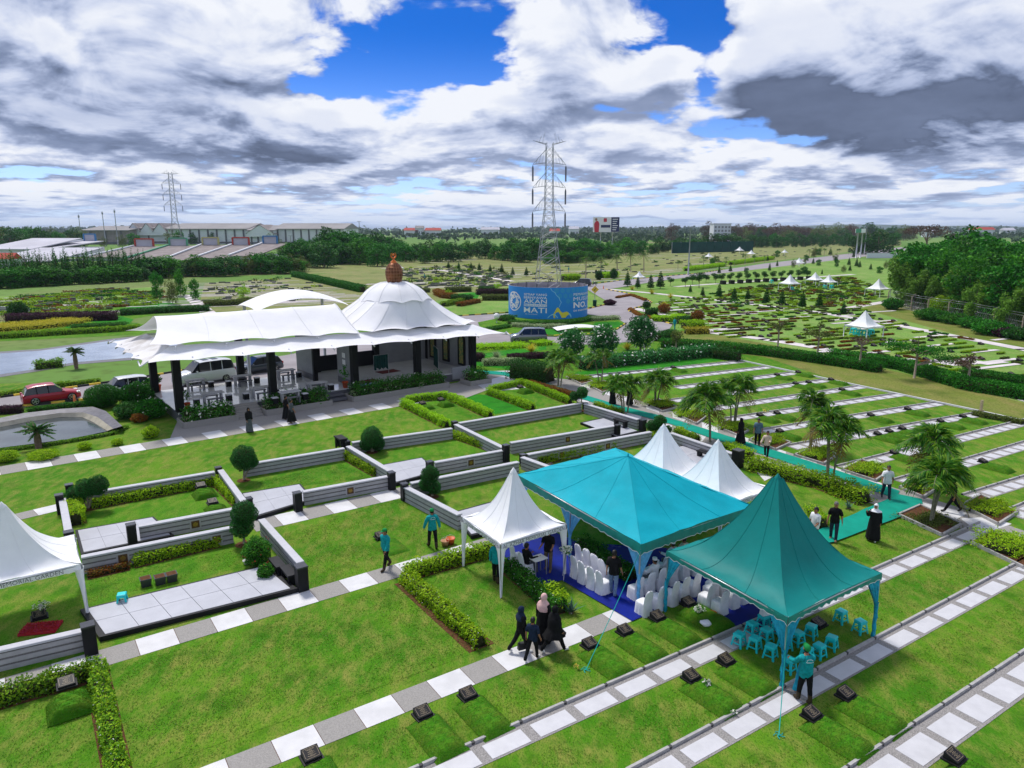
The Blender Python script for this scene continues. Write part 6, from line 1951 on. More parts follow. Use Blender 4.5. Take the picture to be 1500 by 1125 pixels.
for k in range(20):
 a=2*math.pi*k/20
 MB().tube([cyl(a,.0,-.2),cyl(a,RZ1+.12,-.2)],.05,6).build('post',M['steel_pole'],ringo)
def zf(f):return RZ1-f*RH
def wrap(mb,th,zc,off=.02):
 """flat lettering bent on to the ring: local x to the viewer's right"""
 out=MB()
 out.v=[cyl(th+x/RR,zc+y,off)for x,y,_ in mb.v]
 out.f,out.m,out.s=mb.f,mb.m,mb.s
 return out
def fit(s,width,height,m,th,fc,bold=.0,off=.02,mat2='print_white',name='lettering'):
 q=text_mb(s,1.0,bold=bold)
 xs=[v[0]for v in q.v];ys=[v[1]for v in q.v]
 sx=width/(max(xs)-min(xs));sy=height/(max(ys)-min(ys));cx,cy=(max(xs)+min(xs))/2,(max(ys)+min(ys))/2
 q.v=[((x-cx)*sx,(y-cy)*sy,0)for x,y,_ in q.v]
 wrap(q,th,zf(fc),off).build(name,M[mat2],rw)
tw=math.radians(34)*RR;t0=math.radians(-18.5)
fit('SETIAP YANG',tw,RH*.075,0,t0,.235,.01)
fit('BERNYAWA',tw,RH*.075,0,t0,.335,.012)
fit('AKAN',tw,RH*.135,0,t0,.455,.008)
bx=MB()
for k in range(12):
 x0,x1=-tw/2+tw*k/12,-tw/2+tw*(k+1)/12
 bx.add([(x0,-RH*.04,0),(x1,-RH*.04,0),(x1,RH*.04,0),(x0,RH*.04,0)],[(0,1,2,3)])
wrap(bx,t0,zf(.585),.015).build('text_panel',M['print_white'],rw)
fit('MERASAKAN',tw*.94,RH*.05,0,t0,.585,.005,.03,'ring_blue')
fit('MATI',tw,RH*.175,0,t0,.745,.006)
fit('QS. ALI IMRAN',tw*.55,RH*.03,0,t0-.1,.885)
w2_=math.radians(46)*RR;t1=math.radians(61)
fit('PEMAKAMAN',w2_,RH*.085,0,t1,.245)
fit('MUSLIM',w2_,RH*.12,0,t1,.395)
fit('NO. 1',w2_*.92,RH*.20,0,t1-.03,.60,.03)
fit('DI INDONESIA',w2_*.98,RH*.06,0,t1,.785,.02)
# round white emblem of interlaced strokes
em=MB();er=random.Random(8)
def ribbon(pts,w):
 P2=[Vector(p)for p in pts]
 for a,b in zip(P2[:-1],P2[1:]):
  d=(b-a)
  if d.length<1e-4:continue
  d.normalize();nn_=Vector((-d.y,d.x))*w/2;e=d*w*.3
  em.add([(*(a-nn_-e),0),(*(b-nn_+e),0),(*(b+nn_+e),0),(*(a+nn_-e),0)],[(0,1,2,3)])
ew,eh=math.radians(15.5)*RR,RH*.31
for k in range(9):
 ph=er.uniform(0,6.28);r0=er.uniform(.35,.95);f1=er.choice((1,2,2,3));am=er.uniform(.12,.35)
 a0,a1=er.uniform(0,6.28),er.uniform(2.2,4.6)
 ribbon([((r0+am*math.sin(f1*2*q+ph))*ew*math.cos(a0+q)*.9,(r0+am*math.sin(f1*2*q+ph))*eh*math.sin(a0+q)*.9)for q in[a1*j/16 for j in range(17)]],.14)
ribbon([(ew*math.cos(q),eh*math.sin(q))for q in[6.283*j/30 for j in range(31)]],.16)
wrap(em,math.radians(-57),zf(.50)).build('emblem',M['print_white'],rw)
# painted cliffs, thread of water and comb pattern
def patch(pts,th,m,off,name):
 P2=[(x*RR*math.radians(34)-RR*math.radians(17),y*RH)for x,y in pts]
 q=MB();q.add([(x,y,0)for x,y in P2],[tuple(range(len(P2)))])
 wrap(q,th,RZ0+.02,off).build(name,M[m],rw)
tc=math.radians(17)
patch([(-.02,.0),(.02,.05),(.10,.10),(.2,.14),(.3,.13),(.38,.05),(.42,0)],tc,'print_cyan',.015,'painted_foam')
patch([(.62,.0),(.66,.10),(.8,.15),(.95,.14),(1.02,.06),(1.03,0)],tc,'print_cyan',.015,'painted_foam')
patch([(.24,.0),(.22,.12),(.30,.24),(.36,.33),(.41,.35),(.47,.30),(.52,.22),(.60,.18),(.62,0)],tc,'print_yellow',.02,'painted_cliff')
patch([(.58,.0),(.60,.16),(.68,.19),(.80,.20),(.88,.17),(.90,.10),(.80,.06),(.74,0)],tc,'print_yellow',.024,'painted_cliff')
em=MB()
ribbon([((x-.5)*RR*math.radians(34),y*RH)for x,y in((.10,.98),(.16,.90),(.28,.84),(.33,.76),(.45,.68),(.48,.60),(.55,.52),(.50,.45),(.46,.36))],.07)
wrap(em,tc,RZ0).build('painted_thread',M['print_cyan'],rw)
em=MB()
for j in range(3):
 for i in range(7):
  cx,cy=.9*i+(.45 if j%2 else 0),-.78*j
  if j==2 and i in(0,1,5,6):continue
  em.add([(cx+.40*math.cos(a),cy+.40*math.sin(a),0)for a in[math.pi/6+math.pi/3*k for k in range(6)]],[tuple(range(6))])
mat('ring_comb',(.02,.30,.60),.5)
wrap(em,math.radians(12),zf(.10),.012).build('painted_comb',M['ring_comb'],rw)
def pylon(name,label,base,hw0,zb,hwb,ztop,hwt,arms,arm_w,m='steel_white',rz=.3,th=.10,group=None,step=1.0):
 t=thing(name,label,'pylon',base,rz)
 cs=[(-1,-1),(1,-1),(1,1),(-1,1)]
 def hw(z):return hw0+(hwb-hw0)*z/zb if z<zb else hwb+(hwt-hwb)*(z-zb)/(ztop-zb)
 for a,b in cs:
  MB().tube([(a*hw(z),b*hw(z),z)for z in(0,zb,ztop)],th,4,smooth=False).build('leg',M[m],t)
 lv=[0.0]
 while lv[-1]<ztop-.5:lv.append(min(ztop,lv[-1]+max(.9,hw(lv[-1])*1.15*step)))
 br=MB()
 for z0,z1 in zip(lv[:-1],lv[1:]):
  for k in range(4):
   a,b=cs[k],cs[(k+1)%4];h0,h1=hw(z0),hw(z1)
   br.tube([(a[0]*h0,a[1]*h0,z0),(b[0]*h1,b[1]*h1,z1)],th*.5,3,smooth=False)
   br.tube([(b[0]*h0,b[1]*h0,z0),(a[0]*h1,a[1]*h1,z1)],th*.5,3,smooth=False)
   if hw(z0)>hwb*1.02:br.tube([(a[0]*h1,a[1]*h1,z1),(b[0]*h1,b[1]*h1,z1)],th*.45,3,smooth=False)
 br.build('bracing',M[m],t)
 for i,(z,up)in enumerate(arms):
  for s in(-1,1):
   h=hw(z);a=MB();tip=(s*arm_w,0,z+up)
   for b in(-1,1):
    a.tube([(s*h,b*h,z),tip],th*.55,3,smooth=False);a.tube([(s*h,b*h,z+(1.9 if up<=0 else.1)*step),tip],th*.5,3,smooth=False)
    for q in(.3,.55,.78):
     a.tube([(s*(h+(arm_w-h)*q),b*h*(1-q),z+up*q),(s*(h+(arm_w-h)*(q-.18)),b*h*(1.18-q),z+(1.9*(1.18-q))*step)],th*.35,3,smooth=False)
   ao=a.build('cross_arm',M[m],t)
   if up<=0:
    MB().tube([(tip[0],0,tip[2]-.1),(tip[0],0,tip[2]-.5*step),(tip[0],0,tip[2]-2.4*step)],[.03,.13*step,.13*step],6).build('insulator',M['insulator'],ao)
 return t
pk=RR/57.5
def zt(y):return ZAT(y,RC.x,RC.y)
pylon('pylon','tall white lattice pylon rising out of the blue printed ring',RC,21.5*pk,zt(303),5.8*pk,zt(209),4.6*pk,[(zt(238.5),-.25),(zt(272.5),-.25),(zt(307),-.25),(zt(212),.55)],23.5*pk,rz=.12,th=.052)
# trees and planting
def MPP(base):
 """metres per photo pixel at a ground point"""
 return(base-Vector((0,0,CAM_H))).length/F_PX
def hd2(px,w,h,label,m='leaf_dark',leaf=.14,cat='hedge',name='hedge',**kw):
 line=[G(x,y)for x,y in px]
 return hedge(name,label,cat,[(p.x,p.y,0)for p in line],w,h,M[m],leaf=leaf,**kw)
def topiary(bpx,balls,label,leaf=.055,m='leaf_topiary'):
 B=G(*bpx)
 t=thing('topiary_tree',label,'topiary',B)
 tk=MB();k=MPP(B)
 pts=[]
 for i,(x,y,r)in enumerate(balls):
  c=AT(x,y,B.y+(i%3-1)*.12)-B;rr_=r*k
  tk.tube([(0,0,-.02),(c.x*.25+.03,c.y*.3,c.z*.4),(c.x*.8,c.y,c.z*.8),(c.x,c.y,c.z)],[.055,.045,.035,.02],7)
  n=int(4.2*12.6*rr_*rr_/(leaf*leaf))
  p,nr=ball_points(n,c,rr_,shell=.22,lumpy=.12)
  o=leaf_obj('crown',p,leaf,[M[m],M['twig']],parent=t,nrm=nr,core=MB().ball((c.x,c.y,c.z),rr_*.74,12,8,1))
 tk.build('trunk',M['trunk_pale'],t)
 s=MB().lathe([(.35,.018),(.18,.05),(.001,.07)],n=12);s.build('soil_ring',M['soil'],t)
topiary((129,746),[(125.4,714.5,12),(143,710.7,12.5),(111,727,13)],'topiary with three dark balls at the left corner plot')
topiary((357,704),[(357,671,17),(371,677,7)],'single ball topiary at the back of the empty lawn plot')
topiary((357,798),[(358,752,17),(354,771,15)],'double ball topiary at the right end of the plaque wall')
topiary((545,663),[(545,640,15),(537,650,10),(554,650,10)],'single broad ball topiary beside the black table')
topiary((633,728),[(630,695,13),(625,709,11),(636,714,10)],'small ball topiary above the worker at the wall')
topiary((850,602),[(853,575,8.5),(841,580,7)],'ball topiary on a bare trunk beside the green runner')
topiary((968,641),[(967,617,9.5),(955,624,8.5),(978,629,6),(964,631,7)],'clustered ball topiary behind the rear left white peak')
def shrub(px,label,r,h,m='leaf_shrub',leaf=.12,flowers=0,group=None,n=None,cat='shrub',fm='flower_white',lumpy=.18,z=0.0,name='shrub',fs=.14):
 c=G(*px)
 t=thing(name,label,cat,c,0,group)
 n=n or int(4.6*(2*r*h+r*r)*3.1/(leaf*leaf))
 p,nr=ball_points(n,(0,0,h*.5),(r,r,h*.52),shell=.35,lumpy=lumpy)
 p=p[p[:,2]>.02];nr=nr[:len(p)]
 size=np.full(len(p),leaf);mi=np.zeros(len(p),np.int32)
 mats=[M[m],M['twig']]
 if flowers:
  q,_=ball_points(flowers,(0,0,h*.55),(r*1.03,r*1.03,h*.54),shell=.06,lumpy=lumpy)
  q=q[q[:,2]>.1*h]
  p=np.concatenate([p,q]);size=np.concatenate([size,np.full(len(q),fs)]);mi=np.concatenate([mi,np.full(len(q),2,np.int32)]);mats.append(M[fm])
 leaf_obj('foliage',p,size,mats,parent=t,mi=mi,core=MB().ball((0,0,h*.45),(r*.6,r*.6,h*.4),10,7,1))
 MB().tube([(0,0,-.02),(0,0,h*.5)],.05,6).build('stem',M['trunk'],t)
 return t
shrub((152,596),'large clipped dark ball shrub beside the small white van',1.25,1.7,'leaf_dark',.10,lumpy=.05)
shrub((200,592),'white flowering shrub left of the pavilion, upper',1.3,1.6,'leaf_dark',.15,50)
shrub((222,612),'white flowering shrub at the left pavilion corner, lower',1.1,1.3,'leaf_dark',.15,50)
shrub((215,577),'dark leafy shrub touching the leftmost column',.9,1.3,'leaf_shrub',.16)
shrub((190,612),'dark rounded shrub above the pond corner',1.0,1.1,'leaf_deep',.12)
shrub((205,618),'reddish low shrub by the pavilion corner',.55,.6,'leaf_russet',.09)
shrub((221,641),'bright green bush on a short stem by the chequered path',.5,.75,'leaf_hedge',.09)
shrub((172,652),'small bright bush between pond and path, right one',.35,.4,'leaf_hedge',.08)
shrub((124,658),'small bright bush between pond and path, middle one',.4,.45,'leaf_hedge',.08)
shrub((64,672),'low bright bush below the sago palm',.8,.5,'leaf_hedge',.08)
shrub((8,676),'bright bush cut by the left edge beside the path',.7,.6,'leaf_hedge',.08)
shrub((378,826),'red flowering bush below the double ball topiary',.55,1.1,'leaf_shrub',.08,25,fm='flower_red',fs=.08)
shrub((390,848),'grey planter bush next to the upper black bench',.32,.6,'leaf_shrub',.08,10,fm='flower_red',fs=.07)
def spiky(px,label,n,L,m,w=.05,up=.6,cat='plant',name='spiky_plant',z=0.0,droop=.5,group=None,th=None):
 """rosette of long blades"""
 c=G(*px,z);t=thing(name,label,cat,c,R.uniform(0,6),group)
 mb=MB();rg=random.Random(int(px[0]*7+px[1]))
 for k in range(n):
  a=rg.uniform(0,6.283);e=rg.uniform(up,1.45);l=L*rg.uniform(.7,1.1)
  d=Vector((math.cos(a),math.sin(a),0));s=Vector((-d.y,d.x,0))*w
  P2=[]
  for j in range(4):
   f=j/3
   P2.append(d*l*f*math.cos(e)+Vector((0,0,l*(f*math.sin(e)-droop*f*f*.35))))
  for j in range(3):
   w0,w1=1-j/3.2,1-(j+1)/3.05
   mb.add([P2[j]-s*w0,P2[j]+s*w0,P2[j+1]+s*max(.05,w1),P2[j+1]-s*max(.05,w1)],[(0,1,2,3)])
 mb.build('blades',M[m],t)
 MB().lathe([(w*2.2,0),(w*1.5,L*.15),(.001,L*.2)],n=8).build('crown_base',M['trunk'],t)
 return t
spiky((836,898),'grey green agave at the end of the dark hedge',38,.62,'leaf_agave',.045)
spiky((1243,745),'grey green agave at the end of the bushy hedge',30,.55,'leaf_agave',.045)
def frond(mb,o,az,el,L,w,rg,nl=20,droop=1.0,vee=.35):
 d=Vector((math.cos(az),math.sin(az),0));s=Vector((-d.y,d.x,0))
 pts=[]
 for j in range(9):
  f=j/8
  pts.append(o+d*L*(f*math.cos(el)+.12*f*f)+Vector((0,0,L*(f*math.sin(el)-droop*.62*f*f))))
 mb.tube(pts,[.028*(1-.8*j/8)+.004 for j in range(9)],4,1,cap=False)
 for k in range(nl):
  f=.14+.86*k/(nl-1);j=min(7,int(f*8));g=f*8-j
  p=pts[j].lerp(pts[j+1],g);tn=(pts[j+1]-pts[j]).normalized()
  ll=w*(math.sin(math.pi*min(1,f*.86+.12))**.6)*rg.uniform(.85,1.1)
  for sg in(-1,1):
   dirv=(s*sg*.75+tn*.75+Vector((0,0,vee-.75*rg.random()))).normalized()
   q=p+dirv*ll*.55;e=p+dirv*ll+Vector((0,0,-.22*ll))
   wd=tn*.048
   mb.add([p-wd*.5,p+wd*.5,q+wd,q-wd],[(0,1,2,3)]);mb.add([q-wd,q+wd,e],[(0,1,2)])
def palm(bpx,top,label,nt=3,spread=.45,L=1.7,w=.62,nf=9,dry=2,el=(.25,1.5),tr=.05,group=None,nl=22,droop=1.15):
 L*=.68
 """bpx: foot, top: photo y of the crown top"""
 B=G(*bpx);H=ZAT(top,B.x,B.y)
 t=thing('palm',label,'palm tree',B,0,group)
 rg=random.Random(int(bpx[0]*13+bpx[1]))
 for k in range(nt):
  a=rg.uniform(0,6.28)+k*2.1;sp=spread*rg.uniform(.5,1.0)
  hh=max(.5,(H-L*.75)*rg.uniform(.78,1.0))if nt>1 else max(.4,H-L*.75)
  tip=Vector((math.cos(a)*sp,math.sin(a)*sp*.7,hh));ft=Vector((math.cos(a)*sp*.35,math.sin(a)*sp*.3,-.02))
  MB().tube([ft,ft.lerp(tip,.4)-Vector((tip.x,tip.y,0))*.12,tip],[tr*1.15,tr,tr*.8],8).build('trunk',M['trunk_palm'],t)
  mb=MB()
  mb.tube([tip-Vector((0,0,.05)),tip+Vector((0,0,.4))],[tr*.9,tr*.3],6,1)
  for q in range(nf):
   az=q*2.399+rg.uniform(-.3,.3);f=q/nf
   e=el[0]+(el[1]-el[0])*(1-f)*rg.uniform(.8,1.1)
   frond(mb,tip+Vector((0,0,.15)),az,e,L*rg.uniform(.8,1.1),w,rg,nl,droop*rg.uniform(.8,1.2))
  mb.build('crown',[M['leaf_palm'],M['trunk_palm']],t)
  if dry:
   mb=MB()
   for q in range(dry):frond(mb,tip,rg.uniform(0,6.28),rg.uniform(-.5,.1),L*.8,w*.8,rg,12,1.2)
   mb.build('dry_fronds',[M['leaf_palm_dry'],M['trunk_palm']],t)
 return t
PG='palms along the green runner'
palm((817,566),501,'slim tall palm clump with yellowing fronds at the top of the runner',3,.9,2.1,.7,8,3,group=PG)
palm((880.6,562),506,'sparse three stemmed palm right of the big dark hedge block',3,.9,1.7,.55,5,1,group=PG)
palm((916,605),541,'dark bushy palm with two women in black behind it',3,.6,1.9,.75,10,1,group=PG)
palm((960,592),534,'arching palm clump left of the largest palm clump',3,.6,2.0,.75,9,2,group=PG)
palm((1044,648),553,'largest arching palm clump behind the rear white peaks',4,.6,2.5,.85,10,2,group=PG)
palm((1074,622),540,'dense palm clump behind the largest one',3,.5,2.1,.8,10,1,group=PG)
palm((1187,660),568,'single tall palm left of the three stemmed palm',2,.3,1.8,.7,9,3,group=PG)
palm((1214,706),590,'tall palm with three slender stems beside the bushy hedge',4,.6,2.0,.75,9,2,group=PG)
palm((1353,724),606,'drooping palm with browned hanging fronds on the right lawn',2,.25,2.2,.8,11,4,group=PG)
palm((1361,764),658,'lowest palm clump hiding a walking man',4,.6,2.1,.85,10,1,group=PG)
def sago(bpx,top,label,L=1.1):
 B=G(*bpx);H=ZAT(top,B.x,B.y)
 t=thing('sago_palm',label,'sago palm',B)
 th=H-L*.35
 MB().tube([(0,0,-.02),(0,0,th*.5),(0,0,th)],[.17,.2,.15],10).build('trunk',M['trunk'],t)
 mb=MB();rg=random.Random(3)
 for q in range(30):frond(mb,Vector((0,0,th)),q*2.399,rg.uniform(.0,1.1),L*rg.uniform(.85,1.1),.2,rg,18,.55,.2)
 mb.build('crown',[M['leaf_deep'],M['trunk']],t)
sago((57,657),624,'sago palm with stout trunk beside the lined pond',1.05)
sago((112,540),511,'tall sago palm silhouetted against the upper pond',.9)
hd2([(52,541),(92,537)],1.2,.75,'low dense reed patch at the edge of the upper pond','leaf_reed',.16,cat='reeds',name='reed_patch',lumpy=.3)
# broad-crowned flowering trees at the road
def round_tree(bpx,cx,cy,r,label,m='leaf_frangi',leaf=.22,fl=60,rz=1.0,name='frangipani_tree',cat='tree',flat=1.0,tr=.12,shell=.6,lumpy=.22,trunk='trunk_pale',dens=6.5,group=None):
 B=G(*bpx);k=MPP(B);c=AT(cx,cy,B.y)-B;R_=r*k
 t=thing(name,label,cat,B,0,group)
 n=int(dens*12.6*R_*R_*.6/(leaf*leaf*.5));
 p,nr=ball_points(n,c,(R_,R_,R_*flat),shell=shell,lumpy=lumpy,lf=1.6)
 keep=lump(p,2.2/R_*1.2,5.0)>-.42
 p=p[keep];size=np.full(len(p),leaf);mi=np.zeros(len(p),np.int32);mats=[M[m]]
 if fl:
  q,_=ball_points(fl,c,(R_*1.1,R_*1.1,R_*flat*1.1),shell=.06,lumpy=.05,lf=1.6)
  p=np.concatenate([p,q]);size=np.concatenate([size,np.full(len(q),.30)]);mi=np.concatenate([mi,np.full(len(q),1,np.int32)]);mats.append(M['flower_white'])
 leaf_obj('crown',p,size,mats,parent=t,mi=mi)
 tk=MB().tube([(0,0,-.03),(c.x*.4,c.y,c.z*.45),(c.x*.8,c.y,c.z*.7)],[tr,tr*.8,tr*.6],8)
 for q in range(6):
  a=q*1.05;tk.tube([(c.x*.7,c.y,c.z*.62),(c.x+R_*.35*math.cos(a),c.y+R_*.35*math.sin(a),c.z*.9),(c.x+R_*.7*math.cos(a),c.y+R_*.7*math.sin(a),c.z+R_*.25)],[tr*.5,tr*.35,tr*.15],6)
 tk.build('trunk',M[trunk],t)
 return t
round_tree((938,514),939,486,22,'round frangipani full of white flowers at the road bend',fl=110)
round_tree((838,522),838,500,19,'left frangipani of the pair before the blue ring',fl=80)
round_tree((884,522),884,499,22,'right frangipani of the pair before the blue ring',fl=100)
round_tree((989.5,514),991,492,9,'small round tree on pale trunk at the end of the flowering hedge','leaf_olive',.16,0,name='small_tree',dens=3)
# long hedges and ornamental beds
hd2([(850,541),(950,531),(1046,521)],1.5,1.15,'long white flowering hedge behind the lawn rows','leaf_frangi',.16,flowers=M['flower_white'],fl_n=110,fl_size=.26,lumpy=.2)
hd2([(1046,524),(1083,529)],1.2,1.1,'dark hedge end right of the white flowering hedge','leaf_deep',.14)
hd2([(752,552),(806,560)],2.2,1.7,'large dark clipped hedge block beside the green runner','leaf_deep',.12,lumpy=.05,round_=.3)
hd2([(962,500),(985,494)],1.2,1.0,'dark hedge under the flowering round tree','leaf_deep',.16)
hd2([(968,508),(1040,512),(1120,520),(1205,532),(1290,545)],1.5,1.0,'long clipped hedge behind the lawn rows, nearer one','leaf_dark',.15,lumpy=.05,round_=.6,group='long clipped hedges of the grass bank')
hd2([(1216,525),(1322,541),(1416,570),(1500,584),(1600,606)],1.6,1.05,'long clipped hedge on the right, passing behind three thin trees','leaf_dark',.15,lumpy=.05,round_=.6,group='long clipped hedges of the grass bank')
hd2([(1408,553),(1500,567),(1600,586)],1.4,.95,'long clipped hedge at the right edge, farther one','leaf_dark',.15,lumpy=.05,round_=.6,group='long clipped hedges of the grass bank')
hd2([(1425,608),(1500,622)],.7,.35,'low brown grassy hedge beside the wooden post','leaf_olive',.1)
hd2([(698,511),(768,508)],3.0,.45,'lime ground cover strip right of the pavilion','leaf_lime',.13,lumpy=.2)
hd2([(780,506),(806,504)],2.0,.5,'lime ground cover below the silver car','leaf_lime',.13,lumpy=.2)
hd2([(743,527),(806,524)],.9,.6,'dark purple hedge strip by the ornamental lawn','leaf_purple',.11)
hd2([(696,529),(708,528)],1.2,.8,'short purple hedge touching the right pavilion column','leaf_purple',.11)
hd2([(708,535),(762,534)],1.2,.65,'grey green variegated hedge by the ornamental lawn','leaf_varieg',.11)
hd2([(800,527),(842,531)],1.2,.7,'dark shrub strip under the frangipani pair','leaf_deep',.13)
spiky((727,527),'pale grassy clump left in the ornamental bed',120,1.5,'leaf_varieg',.05,.6,name='grass_clump',droop=.9)
spiky((778,516),'pale grassy clump right in the ornamental bed',120,1.6,'leaf_yellow',.05,.6,name='grass_clump',droop=.9)
spiky((919,513),'pale grassy clump below the round frangipani',110,1.5,'leaf_yellow',.05,.6,name='grass_clump',droop=.9)
hd2([(733,471),(750,469)],2.2,.8,'green hedge left of the blue ring','leaf_shrub',.16)
hd2([(752,479),(790,482),(830,481)],1.5,.6,'pale variegated hedge at the foot of the blue ring','leaf_varieg',.14)
hd2([(745,475),(780,477),(826,476),(862,471)],1.6,.6,'green hedge right under the blue ring','leaf_shrub',.15)
hd2([(864,471),(905,468)],1.6,.6,'variegated hedge right of the blue ring','leaf_varieg',.14)
hd2([(712,486),(745,480)],1.4,.5,'thin green hedge on the traffic island near the pavilion tip','leaf_shrub',.14)
o=MB()
vs=[]
for a in range(15):
 for c in range(7):
  f,g=a/14,c/6
  vs.append(((f-.5)*6.6,(g-.5)*3.0,.35+.55*math.sin(math.pi*f)*(1-.4*abs(2*g-1))))
o.add(vs,[(a*7+c,(a+1)*7+c,(a+1)*7+c+1,a*7+c+1)for a in range(14)for c in range(6)],0,True)
t=thing('shade_roof','low white membrane roof between the blue ring and the frangipanis','shade roof',G(849,485),.15)
o.build('membrane',M['membrane'],t)
for x in(-3,3):
 for y in(-1.3,1.3):MB().tube([(x,y,0),(x,y,.4)],.05,6).build('post',M['steel_pole'],t)
t=thing('globe_lamp','white globe lamp beside the tip of the pavilion roof','lamp',G(727.5,474))
MB().tube([(0,0,0),(0,0,.7)],.05,8).build('pole',M['steel_pole'],t);MB().ball((0,0,1.05),.42,16,10).build('globe',M['white_plastic'],t)
# left ornamental beds
hd2([(10,473),(90,470.5),(172,468.5)],2.2,1.3,'long dark purple hedge in the left garden','leaf_purple',.16,lumpy=.12)
c0,c1=[(-80,492),(0,489),(60,486),(118,474)],None
hd2([(-60,486),(20,483),(80,478),(112,473.5)],5.0,.7,'broad yellow leaved bed in the left garden','leaf_yellow',.16,lumpy=.25,cat='flower bed',name='flower_bed')
hd2([(105,482),(150,480),(186,478)],1.8,.6,'green hedge between yellow bed and pavilion roof','leaf_shrub',.15)
hd2([(-80,499),(0,496),(80,491),(150,487),(205,483)],1.2,.7,'dark edging hedge above the upper pond','leaf_mixed',.14)
hd2([(176,462),(240,458),(307,455)],2.0,.9,'dark clipped hedge behind the left end of the pavilion roof','leaf_deep',.17)
hd2([(300,448),(340,447),(372,443)],2.2,.9,'olive hedge in front of the small lime tree','leaf_olive',.18)
hd2([(-60,590),(0,582),(90,566),(147,561)],.7,.4,'low hedge behind the yellow kerb of the left road','leaf_mixed',.11)
hd2([(-40,612),(0,606),(34,604)],.9,.55,'dark low hedge above the lined pond','leaf_purple',.1)
hd2([(40,605),(100,597),(150,592)],.7,.4,'low green edging between red car and lined pond','leaf_shrub',.1)
hd2([(-20,664),(60,655),(120,645),(165,637),(186,627)],.4,.22,'thin grassy edging along the near side of the pond','leaf_reed',.09)
wl=wall((-10,449),(42,450),'pale low wall in the far left garden beside a dark bush',h=1.0)
shrub((27,462),'dark bush behind the low wall of the far left garden',1.4,2.0,'leaf_deep',.22)
# middle ornamental beds
for px,w,h,lb,m in(([(653,428),(690,427)],1.8,1.1,'olive hedge above the round bright lawn','leaf_olive'),([(640,431),(650,436),(664,438)],1.8,1.1,'brownish hedge left of the round bright lawn','leaf_russet'),([(663,439),(692,440)],1.6,1.0,'dark hedge below the round bright lawn','leaf_deep'),([(698,432),(746,431)],1.5,1.1,'purple hedge left of the blue ring','leaf_purple'),([(700,426),(728,426)],1.3,.9,'dark hedge above the purple hedge near the ring','leaf_deep'),([(706,440),(746,440)],1.6,1.1,'olive hedge below the purple hedge near the ring','leaf_olive'),([(649,449),(677,443)],1.3,.8,'green hedge slanting on the lawn behind the dome','leaf_mixed'),([(672,449),(702,443)],1.2,.7,'russet hedge slanting on the lawn behind the dome','leaf_russet'),([(604,429),(629,428)],1.6,.9,'olive hedge beside the pavilion dome','leaf_olive'),([(431,405),(480,416),(532,428)],2.0,1.5,'long dark hedge slanting down to the pavilion dome','leaf_dark')):
 hd2(px,w,h,lb,m,.2)
sheet('lawn',[(664,437),(672,430),(694,428),(703,431),(698,439)],.024,'lawn_bright')
# roadside planting on the right
for px,w,h,lb,m in(([(956,470),(975,471),(1000,468)],1.8,.8,'lime hedge along the kerbed bend','leaf_lime'),([(945,461),(963,461)],1.5,1.0,'clipped dark hedge by the road fork','leaf_deep'),([(995,475),(1013,473)],1.5,1.0,'clipped dark hedge beside the russet cone bush','leaf_deep'),([(1001,481),(1029,480)],2.5,1.0,'bright green shrub mass at the bend','leaf_lime'),([(1004,489),(1037,488)],1.5,.8,'yellowish hedge below the bright shrub mass','leaf_yellow'),([(923,454),(935,462),(958,468)],.8,.4,'russet edging along the yellow kerb','leaf_russet'),([(824,411),(848,410)],2.5,1.6,'lime hedge right of the pylon foot','leaf_lime'),([(880,408),(902,406)],2.5,1.6,'lime hedge beside the lane palms','leaf_lime'),([(1005,397),(1060,390)],2.5,1.2,'lime hedge beyond the lane, left part','leaf_lime'),([(1070,388),(1130,380)],2.5,1.4,'lime hedge beyond the lane, right part','leaf_lime'),([(903,437),(925,433),(946,441)],.8,.4,'russet edging inside the road bend','leaf_russet')):
 hd2(px,w,h,lb,m,.2)
shrub((1021,474),'russet cone shaped bush at the road bend',.95,1.9,'leaf_russet',.16,name='cone_bush')
shrub((972,459),'russet round bush near the road fork',.95,1.5,'leaf_russet',.16)
shrub((947,452),'small dark ball bush on the kerb at the road fork',.7,1.2,'leaf_deep',.16)
shrub((893,447),'dark purple bush at the tip of the traffic island',1.1,1.0,'leaf_purple',.16)
shrub((877,410),'dark cone bush under the lane palms, left',1.0,2.4,'leaf_deep',.22)
shrub((899,408),'dark cone bush under the lane palms, right',1.0,2.6,'leaf_deep',.22)
for px,lb in(((972,450),'by the russet bush'),((926,425),'near the white tent on the lane'),((955,431),'in the middle of the lawn'),((982,437),'right on the lawn')):
 spiky(px,'yellow rosette plant '+lb,60,1.5,'leaf_yellow',.07,.5,name='rosette_plant')
# thin young trees on the grass bank
def young_tree(bpx,top,label,tiers,m='leaf_olive',lean=0.0):
 B=G(*bpx);H=ZAT(top,B.x,B.y);k=MPP(B)
 t=thing('young_tree',label,'tree',B)
 tk=MB().tube([(0,0,-.03),(.05+lean*.4,0,H*.5),(lean,0,H)],[.12,.09,.03],8)
 pts=[]
 rg=random.Random(int(bpx[0]))
 for(cx,cy,rx,rz_,n)in tiers:
  c=AT(cx,cy,B.y)-B
  for q in range(5):
   a=rg.uniform(0,6.28)
   tk.tube([(lean*c.z/H,0,max(.3,c.z-.6)),(c.x*.6+.4*rx*k*math.cos(a),.5*rx*k*math.sin(a),c.z-.1),(c.x+rx*k*.8*math.cos(a),rx*k*.8*math.sin(a),c.z+.1)],[.05,.03,.01],5)
  p,_=ball_points(n,c,(rx*k,rx*k,rz_*k),shell=1,lumpy=.3)
  pts.append(p)
 tk.build('trunk',M['trunk_pale'],t)
 leaf_obj('crown',np.concatenate(pts),.17,[M[m]],parent=t,flat=.5)
